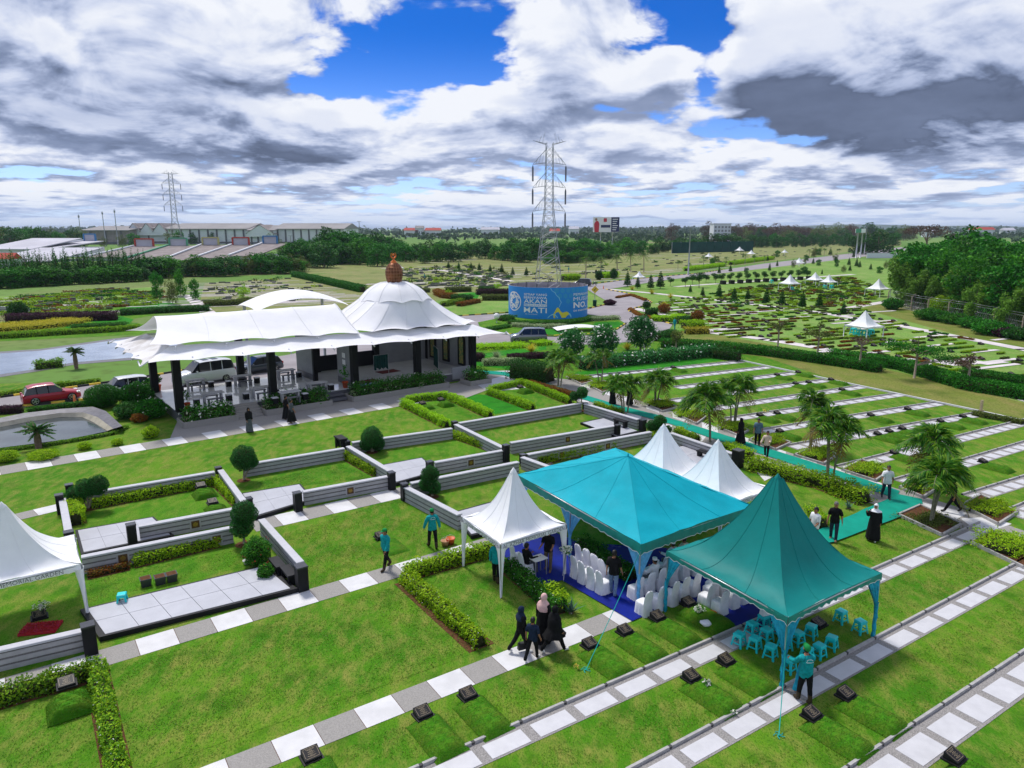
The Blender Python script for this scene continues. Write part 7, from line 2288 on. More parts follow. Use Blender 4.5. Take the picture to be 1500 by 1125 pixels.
young_tree((1137.7,521),466,'thin young tree leftmost on the grass bank',[(1141,478,12,5,380),(1130,474,6,3,120),(1150,472,6,3,120)])
young_tree((1196,530),474,'young tree with open crown second on the grass bank',[(1190,488,14,5,420),(1210,490,14,5,420),(1203,476,5,6,120)])
young_tree((1258,541),492,'nearly bare young tree below the near white tent',[(1262,497,12,4,110),(1250,496,8,3,60),(1273,499,8,3,60)],'leaf_brown')
young_tree((1339,554),493,'broad young tree with flat spreading tiers',[(1315,506,20,6,900),(1362,514,22,7,900),(1388,526,18,6,650),(1348,512,18,6,400)],'leaf_dark')
young_tree((1416,568),518,'white stemmed young tree rightmost on the grass bank',[(1410,530,14,6,350),(1424,524,10,5,220)],'leaf_brown')
t=thing('wooden_post','pale wooden stake with cross piece on the grass bank','post',G(1436,606),.3)
MB().box((0,0,.5),(.14,.14,1.0)).box((.12,0,.22),(.34,.08,.1)).build('stake',M['wood_post'],t)
# far grave fields, tents, woods, buildings
def PROJ(p):
 v=Vector(p)-Vector((0,0,CAM_H));c,s=math.cos(PITCH),math.sin(PITCH)
 z=v.y*c-v.z*s;y=v.y*s+v.z*c
 return 750+F_PX*v.x/z,562.5-F_PX*y/z
def inpoly(x,y,poly):
 r=False;j=len(poly)-1
 for i in range(len(poly)):
  (xi,yi),(xj,yj)=poly[i],poly[j]
  if(yi>y)!=(yj>y)and x<(xj-xi)*(y-yi)/(yj-yi)+xi:r=not r
  j=i
 return r
FIELD=[(1030,478),(1060,493),(1120,498),(1200,511),(1290,531),(1400,557),(1500,583),(1560,590),(1560,540),(1420,497),(1290,466),(1262,452),(1300,425),(1240,405),(1160,416),(1100,420),(1040,432),(990,438),(962,446),(990,460)]
def seg_proto(L,m):
 n=int(L*260)
 p,nr=strip_points([(-L/2,0),(L/2,0)],.34,.25,n,None,0,.2)
 return Proto(leaf_obj('low_hedge',p,.13,[M[m],M['twig']],nrm=nr,core=MB().box((0,0,.07),(L*.95,.16,.13),0,1)))
KINDS={'leaf_hedge':'yellow green','leaf_russet':'russet','leaf_dark':'dark green','leaf_olive':'olive'}
SEGS={(L,m):seg_proto(L,m)for L in(1.1,2.0)for m in KINDS}
rg=random.Random(21)
cand=[]
ca,sa=math.cos(FR),math.sin(FR)
for i in range(-25,105):
 for j in range(-100,200):
  a,b=j*1.35,i*2.1
  X=20+a*ca-b*sa;Y=70+a*sa+b*ca
  if Y<55 or Y>260:continue
  x,y=PROJ((X,Y,0))
  if x<930 or x>1560 or not inpoly(x,y,FIELD):continue
  q=mnoise.noise((X*.05,Y*.05,1.3))
  cand.append((Y,X,q,rg.random(),rg.random(),rg.random()))
cand.sort()
nseg=nmark=0;rest_p=[];rest_m=[];rest_mk=MB()
ms=list(KINDS)
for Y,X,q,r0,r1,r2 in cand:
 if r0<.50+.28*q:
  m=ms[0]if r1<.42 else ms[1]if r1<.58+.25*q else ms[2]if r1<.67 else ms[3]
  L=1.1 if r2<.5 else 2.0
  th=FR+(math.pi/2 if r2*7%1<.12 else 0)
  if nseg<285:
   o=SEGS[(L,m)].put((X,Y,.0),th,'low %s hedge edging a grave in the right field'%KINDS[m],KINDS[m]+' low hedges of the right grave field')
   o['category']='hedge';nseg+=1
  else:
   p,_=strip_points([(X-L/2*math.cos(th),Y-L/2*math.sin(th)),(X+L/2*math.cos(th),Y+L/2*math.sin(th))],.42,.32,int(L*60),None,0,.2)
   rest_p.append(p);rest_m.append(np.full(len(p),ms.index(m),np.int32))
 if r1>.80+.1*q:
  if nmark<160:
   MARK.put((X,Y+.9,.02),FR,'small black marker among hedges in the far right field','black markers of the far right field',1.0);nmark+=1
  else:rest_mk.box((X,Y+.9,.12),(.55,.45,.22),FR,0,top=.9)
# left field and tan fields, too far and too many to count
LF=[(0,465),(60,461),(150,454),(228,446),(228,424),(150,424),(60,432),(0,440)]
for _ in range(260):
 x,y=rg.uniform(0,232),rg.uniform(424,464)
 if not inpoly(x,y,LF):continue
 c=G(x,y);L=rg.uniform(2.0,5.5);th=math.radians(18)
 p,_n=strip_points([(c.x-L/2*math.cos(th),c.y-L/2*math.sin(th)),(c.x+L/2*math.cos(th),c.y+L/2*math.sin(th))],.6,.42,int(L*42),None,0,.2)
 rest_p.append(p);k=0 if rg.random()<.52 else(2 if rg.random()<.5 else rg.choice((1,3)));rest_m.append(np.full(len(p),k,np.int32))
 if rg.random()<.4:rest_mk.box((c.x+1,c.y+1.2,.25),(.9,.6,.5),th,0,top=.9)
TF=[([(300,447),(300,415),(420,408),(470,416),(470,440)],60),([(575,425),(590,394),(700,388),(745,402),(745,420),(660,420)],240),([(760,395),(860,385),(1000,374),(1260,357),(1280,362),(1010,392),(860,405),(790,418)],260)]
for poly,n in TF:
 xs=[p[0]for p in poly];ys=[p[1]for p in poly]
 for _ in range(int(n*1.6)):
  x,y=rg.uniform(min(xs),max(xs)),rg.uniform(min(ys),max(ys))
  if not inpoly(x,y,poly):continue
  c=G(x,y);rest_mk.box((c.x,c.y,.15),(rg.uniform(.8,1.9),.5,.3),math.radians(15),0,top=.9)
  if rg.random()<.30:
   p,_n=ball_points(40,(c.x+1,c.y+.5,.4),(1.2,.6,.5),shell=1);rest_p.append(p);rest_m.append(np.full(len(p),rg.choice((2,3,0)),np.int32))
P3=np.concatenate(rest_p)
o=leaf_obj('far_grave_hedges',P3,np.clip(P3[:,1]*.0022,.2,.8),[M[m]for m in ms],mi=np.concatenate(rest_m));tag(o,kind='stuff')
o['label']='countless low hedges of the distant grave fields';o['category']='hedges'
mat('stone_weathered',(.10,.11,.09),.8,var=.4,scale=.8)
o=rest_mk.build('far_grave_markers',M['stone_weathered']);tag(o,'countless dark markers of the distant grave fields','headstones',kind='stuff')
# ---- distant white tents
def small_tent_proto():
 t,Q,c=canopy('white peaked tent',[Vector((-2,-2,0)),Vector((2,-2,0)),Vector((2,2,0)),Vector((-2,2,0))],1.9,4.1,M['tent_white'],M['tent_white'],prof=1.9,sag=.02,ns=10,nt=10)
 for q in Q:
  MB().tube([(q.x,q.y,0),(q.x,q.y,1.9)],[.06,.10],6).build('leg',M['tent_white'],t)
 return t
TENT=Proto(small_tent_proto())
for bx_,by_,w,lb in((1264,494,50,'nearest, above the nearly bare young tree'),(1156,425,30,'left of a close pair in the right field'),(1193,418,25,'left one of a close pair in the right field'),(1213,421,24,'right one of a close pair in the right field'),(1285,434,32,'beside the dense grove'),(1170,390,16,'on the far lane'),(1149,373,10,'farthest, before the dark wood'),(1100,376,13,'right of three across the lane'),(1083,371,13,'middle of three across the lane'),(1038,380,13,'left of three across the lane'),(936,412,20,'at the lane entrance beside dark trees'),(585,397,15,'beside the copper ball of the pavilion')):
 B=G(bx_,by_);TENT.put(B,.5,'small white peaked tent '+lb,'distant white peaked tents',w*MPP(B)/6.0)
for bx_,by_,lb in((1258,492,'nearest far tent'),(1268,493,'nearest far tent'),(1275,492,'nearest far tent'),(1250,490,'nearest far tent'),(1208,423,'far tent pair'),(1218,423,'far tent pair'),(1160,426,'left far tent'),(1130,415,'bonsai row')):
 STOOL.put(G(bx_,by_),.4,'teal stools grouped at the '+lb,'teal stools at the far tents',1.9)
# ---- tree kinds
def tree_proto(kind,seed,m,n=1500,leaf=.6,trunk='trunk'):
 rng=np.random.default_rng(seed);rp=random.Random(seed)
 t=thing(kind,'tree','tree')
 H=10.0
 blobs=[]
 if kind=='broad_tree':
  for k in range(11):
   a=k*2.4;r=rp.uniform(1.2,3.0)
   blobs.append(((r*math.cos(a),r*math.sin(a),rp.uniform(3.6,8.2)-r*.25),(rp.uniform(1.3,2.2),)*2+(rp.uniform(1.0,1.6),)))
  blobs.append(((0,0,8.6),(1.6,1.6,1.3)))
  for k in range(6):
   a=k*1.05+.4;blobs.append(((2.3*math.cos(a),2.3*math.sin(a),1.3+.5*(k%3)),(1.5,1.5,1.4)))
 elif kind=='conifer':
  for k in range(12):
   f=k/11;r=1.9*(1-f)**.8+.25
   blobs.append(((rp.uniform(-.2,.2),rp.uniform(-.2,.2),.8+9*f),(r,r,.9)))
 elif kind=='tiered_tree':
  for k in range(9):
   f=k/8;r=2.3*(1-f)**.75+.3
   for q in range(4):
    a=q*1.57+k*.7;blobs.append(((r*.6*math.cos(a),r*.6*math.sin(a),1.6+7.9*f),(r*.5,r*.5,.28)))
 elif kind=='spreading_tree':
  for k in range(14):
   a=k*2.4;r=1.0+3.6*math.sqrt(k/14)
   blobs.append(((r*math.cos(a),r*math.sin(a),8.4-.10*r*r+rp.uniform(-.7,.5)),(1.7,1.7,.75)))
 elif kind=='bamboo_clump':
  for k in range(16):
   a=k*2.4;r=.4+2.2*math.sqrt(k/16)
   blobs.append(((r*math.cos(a),r*math.sin(a),rp.uniform(2.5,8.5)),(1.0,1.0,1.9)))
 elif kind=='pompom_tree':
  for k in range(7):
   a=k*2.4;r=1.8 if k else 0
   blobs.append(((r*math.cos(a),r*math.sin(a),6.0+2.5*(k%3)/2),(1.9,1.9,1.5)))
 vol=np.array([b[1][0]*b[1][1]for b in blobs]);vol=vol/vol.sum()
 pts=np.concatenate([ball_points(max(8,int(n*v)),b[0],b[1],rng,shell=.5,lumpy=.2)[0]for b,v in zip(blobs,vol)])
 leaf_obj('crown',pts,leaf,[M[m]],parent=t,rng=rng)
 tk=MB().tube([(0,0,-.1),(rp.uniform(-.2,.2),.1,3),(0,0,7.5 if kind!='conifer' else 9)],[.28,.2,.07],7)
 for(c,r)in blobs[:9]:
  tk.tube([(0,0,max(1.0,c[2]*.55)),(c[0]*.6,c[1]*.6,c[2]*.85),c],[.1,.06,.02],5)
 tk.build('trunk',M[trunk],t)
 return t
TREES={'fa':Proto(tree_proto('broad_tree',1,'leaf_forest',1900,.68)),'fb':Proto(tree_proto('broad_tree',2,'leaf_dark',1900,.68)),'fc':Proto(tree_proto('broad_tree',3,'leaf_deep',1700,.7)),'fd':Proto(tree_proto('broad_tree',4,'leaf_olive',2000,.5)),'co':Proto(tree_proto('conifer',5,'leaf_dark',1800,.42)),'cd':Proto(tree_proto('conifer',6,'leaf_deep',1800,.42)),'ti':Proto(tree_proto('tiered_tree',7,'leaf_deep',2600,.8)),'sp':Proto(tree_proto('spreading_tree',8,'leaf_dark',2200,.5)),'ba':Proto(tree_proto('bamboo_clump',9,'leaf_bamboo',1900,.62)),'br':Proto(tree_proto('spreading_tree',10,'leaf_brown',1100,.5)),'bt':Proto(tree_proto('broad_tree',11,'leaf_brown',2000,.5)),'po':Proto(tree_proto('pompom_tree',12,'leaf_deep',1600,.55)),'li':Proto(tree_proto('broad_tree',13,'leaf_lime',1600,.5)),'fe':Proto(tree_proto('broad_tree',14,'leaf_forest',2000,.62))}
def plant(kind,px,top,label,group=None,ws=1.0):
 """px: photo foot; top: photo y of the crown top"""
 B=G(*px);h=ZAT(top,B.x,B.y)/10.0
 w=h*ws
 return TREES[kind].put(B,R.uniform(0,6.28),label,group,(w,w,h))
def belt(n,x0,x1,yb,yt,kinds,label,group,ws=(.9,1.3),depth=4):
 for k in range(n):
  f=(k+R.uniform(-.3,.3))/max(1,n-1);x=x0+(x1-x0)*f
  b=yb(f)-R.uniform(0,depth);kd=R.choice(kinds)
  nm={'co':'pointed conifer','cd':'pointed conifer','fd':'olive broadleaf tree','ba':'pale bamboo clump','sp':'flat spreading tree','li':'lime green tree','bt':'brownish tree','br':'brown spreading tree'}.get(kd,'dark broadleaf tree')
  plant(kd,(x,b),yt(f)+R.uniform(-5,6),nm+' '+label,group+', '+nm,R.uniform(*ws))
LN=lambda a,b:(lambda f:a+(b-a)*f)
belt(42,-20,212,LN(421,409),LN(370,365),['co','cd','co'],'in the belt at the far left','trees of the left belt',(.75,1.0),4)
belt(22,-20,210,LN(424,412),LN(392,390),['fb','fc','fa'],'low in front of the left conifers','low trees of the left belt',(1.3,1.8),1)
belt(28,205,445,LN(409,401),LN(378,372),['fb','fa','fc','fb','fd'],'in front of the striped shed roofs','trees before the shed roofs',(1.2,1.7),4)
belt(40,425,760,LN(396,381),LN(352,352),['fb','fa','fc','fb'],'in the belt behind the pavilion','trees of the middle belt',(1.0,1.4),10)
belt(18,480,580,LN(388,380),LN(335,345),['fb','fc'],'tall behind the pavilion dome','tall trees of the middle belt',(1.0,1.3),4)
belt(38,745,1000,LN(386,370),LN(351,350),['fb','fc','fa','fc'],'in the belt behind the pylon','trees behind the pylon',(1.1,1.5),7)
belt(14,800,905,LN(388,380),LN(370,368),['fa','fb'],'low in front of the belt behind the pylon','low trees behind the pylon',(1.6,2.1),2)
belt(20,985,1110,LN(366,363),LN(352,350),['fb','fc'],'along the green fence','trees along the green fence',(1.5,2.2),2)
belt(34,1100,1310,LN(364,360),LN(343,343),['fc','fc','fb'],'in the straight row behind the far tents','straight row of far trees',(.9,1.2),3)
belt(26,1090,1330,LN(355,354),LN(330,329),['fc','fd','bt'],'rising behind the far tree row','background trees on the right',(1.2,1.7),3)
# dense grove at the right edge
for px,top,kd,ws in(((1318,447),372,'ba',.9),((1338,452),392,'ba',1.0),((1332,440),352,'fa',.8),((1356,446),348,'sp',1.1),((1352,436),356,'fb',.9),((1378,452),362,'fa',.9),((1366,428),344,'sp',1.0),((1400,458),384,'ba',1.1),((1398,440),342,'fa',.9),((1420,464),372,'fa',1.0),((1424,440),334,'fb',1.0),((1410,420),328,'fc',.9),((1446,468),392,'ba',1.1),((1448,452),352,'fa',1.0),((1470,474),378,'fb',1.0),((1474,450),344,'sp',1.1),((1496,482),398,'ba',1.0),((1500,462),352,'fa',1.0),((1520,480),366,'fb',1.1),((1528,455),340,'fa',1.0),((1450,425),346,'fc',1.1),((1490,430),348,'fb',1.1),((1380,420),352,'fc',1.1),((1556,492),372,'fa',1.0),((1550,450),345,'fb',1.2),((1322,428),380,'fb',.9),((1436,456),368,'fe',1.0),((1486,462),372,'fe',1.0),((1412,450),366,'fe',.9),((1368,455),400,'ba',.9),((1426,470),412,'ba',1.0),((1476,482),420,'ba',1.0),((1342,447),376,'fa',.9)):
 nm={'ba':'pale bamboo clump','sp':'flat spreading tree'}.get(kd,'leafy green tree')
 plant(kd,px,top,nm+' in the dense grove behind the fence','grove at the right edge, '+nm,ws)
plant('br',(1355,372),324,'big brown feathery tree standing left of the grove',None,1.3)
plant('fc',(1285,373),335,'big dark round tree left of the brown feathery tree',None,1.6)
plant('fc',(1262,372),342,'dark broad tree beside the big dark round tree',None,1.7)
for px,top,lb in(((983,354),326,'left of the green fence'),((1037,356),323,'left of the white block building'),((1079,356),327,'right of the white block building')):
 plant('bt',px,top,'round brown crowned tree '+lb,'brown crowned far trees',1.0)
for k in range(4):plant('fc',(1040+11*k,366),341,'dark broadleaf tree in front of the white block building','dark trees before the block building',1.5)
# trees round the sheds and warehouses
belt(16,-10,120,LN(372,366),LN(328,335),['fc','fb','fd'],'behind the left shed roof','trees behind the left shed',(.9,1.3),6)
for px,top in(((152,362),346),((180,362),343),((196,362),340),((252,360),335),((262,361),336),((283,358),340),((312,358),340),((395,366),341),((443,366),348),((60,372),333),((85,370),338),((412,372),350),((432,372),352),((462,372),346),((478,368),342)):
 plant(R.choice(['fc','fb','fd']),px,top,'dark tree standing among the sheds and warehouse','trees among the sheds')
# left clump on the lawn
for px,top,kd,lb in(((231,438),395,'fb','leftmost of the clump beside the stepping stones'),((253,446),402,'fd','nearest of the clump beside the stepping stones'),((265,434),393,'fa','behind in the clump beside the stepping stones'),((286,439),406,'fb','rightmost of the clump beside the stepping stones')):
 plant(kd,px,top,'bushy small tree '+lb,'clump of small trees on the left',.55)
plant('li',(357,443),415,'small lime green tree on the tan grave field',None,1.1)
plant('li',(657,437),422,'tiny lime tree beside the round bright lawn',None,.8)
plant('li',(729,428),412,'tiny lime tree behind the purple hedge',None,.9)
# dark tiered trees along the lane and the pale walk
TG='dark tiered trees of the right field'
for px,top,lb in(((919,420),397,'first beside the lane tent'),((934,423),405,'in front of the lane tent'),((953,424),402,'right of the lane tent'),((967,423),397,'tallest right of the lane tent'),((1011,429),417,'under the pompom trees'),((1029,434),420,'left above the pale walk'),((1053,436),415,'stout above the pale walk'),((1075,440),421,'third above the pale walk'),((1095,440),422,'fourth above the pale walk'),((1122,446),422,'fifth above the pale walk'),((1145,447),425,'thin sixth above the pale walk'),((1175,452),428,'seventh, dark above the pale walk'),((1200,450),428,'eighth, dark above the pale walk'),((1235,460),442,'last, small above the pale walk')):
 plant('ti',px,top,'dark tiered tree '+lb,TG,.95)
for px,top,lb in(((982,419),406,'single, left'),((1004,420),405,'first of the row'),((1014,417),402,'second of the row'),((1024,421),399,'third of the row'),((1034,414),402,'fourth of the row'),((1048,415),400,'fifth of the row')):
 plant('po',px,top,'dark cloud pruned tree, '+lb,'cloud pruned trees by the lane',1.3)
for k in range(11):
 B=G(1057+12.5*k,416-.7*k);t=TREES['po'].put(B,k,'dark cloud pruned bush in a black pot','potted cloud pruned bushes',.26)
 p=MB().box((0,0,.45),(1.0,1.0,.9),.3,0,top=1.1).build('black_pot',M['granite']);p.location=(B.x,B.y-1.2,0);tag(p,'black square pot at a cloud pruned bush','pot','black square pots in the right field')
for px,top in(((657,394),383),((672,395),384),((690,396),384),((702,397),385),((718,399),387),((735,401),386),((751,404),391),((771,405),391)):
 plant('ti',px,top,'small dark tree in the row left of the pylon','row of small dark trees left of the pylon',1.0)
# little trees of the far right field
for k in range(46):
 x=R.uniform(1010,1320);y=366+R.uniform(0,36)+(1320-x)*.03
 if 1290<x and y>400:continue
 plant(R.choice(['ti','fb','fd','ti']),(x,y),y-R.uniform(7,13),'small sapling scattered over the far right grave field','saplings of the far right field',R.uniform(.7,1.1))
# tall drooping palms of the lane
def lane_palm_proto():
 t=thing('lane_palm','palm','palm tree')
 MB().tube([(0,0,-.1),(.1,0,3),(.35,0,6.2)],[.22,.16,.13],8).build('trunk',M['trunk_pale'],t)
 mb=MB();rg2=random.Random(2)
 for q in range(16):frond(mb,Vector((.35,0,6.2)),q*2.399,rg2.uniform(-.3,1.3),2.6,.8,rg2,12,1.15)
 for f in range(len(mb.m)):pass
 mb.build('crown',[M['leaf_palm'],M['trunk_palm']],t)
 mb=MB()
 for q in range(9):frond(mb,Vector((.35,0,6.3)),.2+q*.35,rg2.uniform(.6,1.2),2.4,.5,rg2,10,1.3)
 mb.build('tied_fronds',[M['leaf_deep'],M['trunk']],t)
 return t
LP=Proto(lane_palm_proto())
for i,(x,b,tp)in enumerate(((858,408,373),(880,406,374),(904,404,369),(924,398,370),(943,399,368),(993,395,380),(1010,396,384),(1030,393,374),(1047,391,376),(1063,391,375),(1091,388,371),(1105,386,372),(1120,385,373),(1150,381,374),(1185,379,364),(1207,376,363),(1217,375,366),(1227,374,364),(1243,373,364),(1076,390,379))):
 B=G(x,b);LP.put(B,R.uniform(0,6),'tall drooping palm along the lane' if i>4 else 'tall drooping palm at the lane entrance, %s from left'%('first','second','third','fourth','fifth')[i],'drooping palms of the lane',ZAT(tp,B.x,B.y)/7.6)
# far woods at the horizon
pts=[];rng=np.random.default_rng(17)
for D_,n,hh in((760,900,7),(1000,1100,9),(1500,1200,13),(2300,1300,18),(3600,1300,24)):
 W_=D_*.95
 x=rng.uniform(-W_,W_,n);d=D_*rng.uniform(.85,1.15,n)
 dens=np.sin(x*9/W_+D_)+.6*np.sin(x*23/W_+1.7*D_)+rng.normal(size=n)*.5
 ok=dens>(-.1 if D_>900 else.5)
 for X,Y,s in zip(x[ok],d[ok],rng.uniform(.6,1.25,ok.sum())):
  r=hh*.55*s
  p=rng.normal(size=(9,3))*(r*.8,r*.5,r*.32)+(X,Y,r*.75)
  pts.append(p)
pts=np.concatenate(pts);pts[:,2]=np.abs(pts[:,2])
o=leaf_obj('far_woods',pts,pts[:,1]*.0046,[M['far_wood']],asp=1.0,flat=.3,rng=rng);tag(o,'distant woods along the horizon','woods',kind='stuff')
# low blue hills at the right
mb=MB();vs=[]
for k in range(41):
 f=k/40;x=1200+3800*f;z=40*math.exp(-((f-.35)/.18)**2)+26*math.exp(-((f-.62)/.12)**2)+4
 vs+=[(x,5200,0),(x,5400,z),(x,5900,0)]
mb.add(vs,[(3*k+q,3*k+3+q,3*k+4+q,3*k+1+q)for k in range(40)for q in(0,1)],0,True)
flag('hills',mb,M['far_wood'])
# ---- sheds with coloured parapets and the long white warehouse
def shed(x0,x1,yt,yb,D_,roof,trim,label,slant=6,depth=34,hw=5.0,group=None):
 """low shed seen over its sloping roof; x0..x1 photo columns at distance D_"""
 a,b=AT(x0,380,D_),AT(x1,380,D_);a.z=b.z=0
 w=(b-a).length;t=thing('shed',label,'shed',(a+b)/2,-.06,group)
 zt_=ZAT(yb,a.x,D_);zr=ZAT(yt,a.x,D_+depth)
 zr=max(zr,zt_+2)
 mb=MB().box((0,depth/2,zt_/2),(w,depth,zt_));mb.build('wall',M['wall_white'],t)
 MB().add([(-w/2,-1,zt_),(w/2,-1,zt_),(w/2,depth,zr),(-w/2,depth,zr),(-w/2,-1,zt_+.4),(w/2,-1,zt_+.4),(w/2,depth,zr+.4),(-w/2,depth,zr+.4)],[(4,5,6,7),(0,1,5,4),(1,2,6,5),(3,0,4,7),(2,3,7,6)]).build('roof',M[roof],t)
 if trim:
  MB().add([(-w/2-.4,-1.4,zt_+.5),(-w/2+.4,-1.4,zt_+.5),(-w/2+.4,depth,zr+.5),(-w/2-.4,depth,zr+.5),(-w/2-.4,-1.4,zt_+1.0),(-w/2+.4,-1.4,zt_+1.0),(-w/2+.4,depth,zr+1.0),(-w/2-.4,depth,zr+1.0)],[(4,5,6,7),(0,1,5,4),(1,2,6,5),(3,0,4,7)]).build('verge',M['wall_white' if trim!='trim_green' else trim],t)
  p=MB().box((-w*.18,depth+.5,zr+1.8),(w*.55,.5,3.4)).build('parapet',M['roof_light'],t)
  MB().box((-w*.18,depth+.2,zr+3.7),(w*.57,.9,.5)).box((-w*.46,depth+.2,zr+1.8),(.6,.9,3.6)).box((w*.10,depth+.2,zr+1.8),(.6,.9,3.6)).build('parapet_frame',M[trim],p)
SD='sheds with coloured parapets'
shed(128,182,362,378,300,'roof_tile','trim_red','grey roofed shed with red framed parapet, first from left',group=SD)
shed(184,236,361,381,300,'roof_tile','trim_green','grey roofed shed with green framed parapet',group=SD)
shed(238,285,360,383,300,'roof_tile','trim_yellow','grey roofed shed with yellow green framed parapet',group=SD)
shed(287,335,360,379,300,'roof_tile','trim_red','grey roofed shed with red framed parapet, right one',group=SD)
shed(337,378,358,376,300,'roof_tile','trim_blue','grey roofed shed with blue framed parapet',group=SD)
shed(-30,52,350,366,320,'roof_light',None,'pale lavender roofed shed at the far left, upper')
shed(-30,76,364,384,285,'roof_light',None,'pale lavender roofed shed at the far left, lower')
shed(54,88,354,364,330,'roof_light','trim_blue','pale shed with blue framed parapet at the far left')
def warehouse(x0,x1,yr,ye,yb,D_,label,gables=0,piers=8,m='wall_white',depth=60):
 a,b=AT(x0,350,D_),AT(x1,350,D_);w=(b-a).length
 t=thing('warehouse',label,'warehouse',Vector(((a.x+b.x)/2,D_,0)),0)
 ze,zr=ZAT(ye,0,D_),ZAT(yr,0,D_+depth/2)
 MB().box((0,depth/2,ze/2),(w,depth,ze)).build('wall',M[m],t)
 MB().add([(-w/2-1,-1.5,ze),(w/2+1,-1.5,ze),(w/2+1,depth/2,zr),(-w/2-1,depth/2,zr),(w/2+1,depth+1,ze),(-w/2-1,depth+1,ze),(-w/2-1,-1.5,ze-.8),(w/2+1,-1.5,ze-.8)],[(0,1,2,3),(3,2,4,5),(6,7,1,0),(1,4,2),(0,3,5)]).build('roof',M['roof_grey'],t)
 for k in range(piers):
  x=-w/2+w*(k+.5)/piers;MB().box((x,-.3,ze*.5),(1.2,.7,ze*.98)).build('pier',M['wall_dark'],t)
 MB().box((0,-.25,ze*.12),(w*.98,.5,ze*.1)).build('plinth_band',M['wall_dark'],t)
 for k in range(gables):
  gx=-w/2+w*(k+.5)/gables;gw=w/gables*.5
  q=MB();q.add([(gx-gw,-3,ze*.55),(gx+gw,-3,ze*.55),(gx+gw,-3,ze*.8),(gx,-3,zr*1.0),(gx-gw,-3,ze*.8)],[(0,1,2,3,4)]);g=q.build('gable',M['wall_white'],t)
  q=MB();q.add([(gx-gw-1,-3.6,ze*.74),(gx,-3.6,zr*1.03),(gx,depth/2,zr*1.03),(gx-gw-1,depth/2,ze*.74)],[(0,1,2,3)]);q.add([(gx+gw+1,-3.6,ze*.74),(gx,-3.6,zr*1.03),(gx,depth/2,zr*1.03),(gx+gw+1,depth/2,ze*.74)],[(3,2,1,0)]);q.build('gable_roof',M['roof_tile'],g)
WD=620
warehouse(247,364,327,335,354,WD,'long white warehouse with dark piers, left wing',0,9)
warehouse(364,402,330,337,352,WD-8,'middle white warehouse wing with small gables',1,4)
warehouse(402,504,327,335,352,WD,'long white warehouse with dark piers, right wing',0,9)
warehouse(190,247,328,334,350,WD+10,'white warehouse wing with three gables',3,1)
warehouse(122,190,331,337,348,WD-6,'dark walled warehouse at the left end of the row',0,3,'roof_tile')
for px,r,lb in(((12,392),9,'red roofed hut at the far left edge'),((383,376),6,'orange red tank beside the sheds')):
 B=G(*px);k=MPP(B)
 t=thing('hut' if 'hut' in lb else 'tank',lb,'hut' if 'hut' in lb else 'tank',B)
 if 'hut' in lb:
  MB().box((0,0,1.5),(2.6*r*k,5,3)).build('wall',M['wall_white'],t);MB().add([(-1.4*r*k,-3,3),(1.4*r*k,-3,3),(1.4*r*k,0,5),(-1.4*r*k,0,5),(1.4*r*k,3,3),(-1.4*r*k,3,3)],[(0,1,2,3),(3,2,4,5),(1,4,2),(0,3,5)]).build('roof',M['trim_red'],t)
 else:
  MB().lathe([(.001,0),(r*k,0),(r*k,r*k*.9),(r*k*.6,r*k*1.1),(.001,r*k*1.15)],n=18).build('vessel',M['bucket_orange'],t)
  MB().lathe([(r*k*1.03,r*k*.4),(r*k*1.03,r*k*.5)],n=18).build('band',M['trim_red'],t)
for px,w,h,roof,lb in(((602,343),20,4,'trim_red','pale house with red roof beyond the tree belt'),((614,342),12,7,'roof_grey','taller pale house beyond the tree belt'),((634,342),22,4,'trim_red','long pale house with red roof beyond the tree belt'),((718,342),26,5,'roof_light','long blue white hall beyond the tree belt'),((841,341),14,6,'roof_light','small mosque hall right of the pylon'),((813,341),14,3,'trim_red','red roofed house behind the pylon'),((1365,341),16,3,'roof_light','pale hall right of the brown feathery tree'),((1440,340),34,5,'trim_red','long red roofed factory on the right horizon'),((1480,340),16,4,'roof_light','pale teal hall at the right horizon')):
 D_=1150;a=AT(px[0],335,D_);k=D_/F_PX
 t=thing('far_house',lb,'house',(a.x,D_,0));W_,H_=w*k,h*k+6
 MB().box((0,6,H_/2),(W_,12,H_)).build('wall',M['wall_white'],t)
 MB().add([(-W_*.54,-1,H_),(W_*.54,-1,H_),(W_*.5,6,H_+4),(-W_*.5,6,H_+4),(W_*.54,13,H_),(-W_*.54,13,H_)],[(0,1,2,3),(3,2,4,5),(1,4,2),(0,3,5)]).build('roof',M[roof],t)
 for q in range(3):MB().box((W_*(q-1)*.3,-.1,H_*.5),(W_*.12,.3,H_*.3)).build('window',M['glass_dark'],t)
# white block building between the brown trees
a=AT(1058,340,470);t=thing('block_building','pale unfinished block building between two brown trees','building',(a.x,470,0))
zz=ZAT(328,0,470)
MB().box((0,5,zz/2),(11,10,zz)).build('wall',M['wall_white'],t)
for i in range(5):
 for j in range(3):MB().box((-4.4+i*2.2,-.05,zz-2-j*2.3),(1.2,.3,1.3)).build('window',M['wall_grey'],t)
MB().box((0,5,zz+.15),(11.6,10.6,.3)).build('roof',M['roof_light'],t)
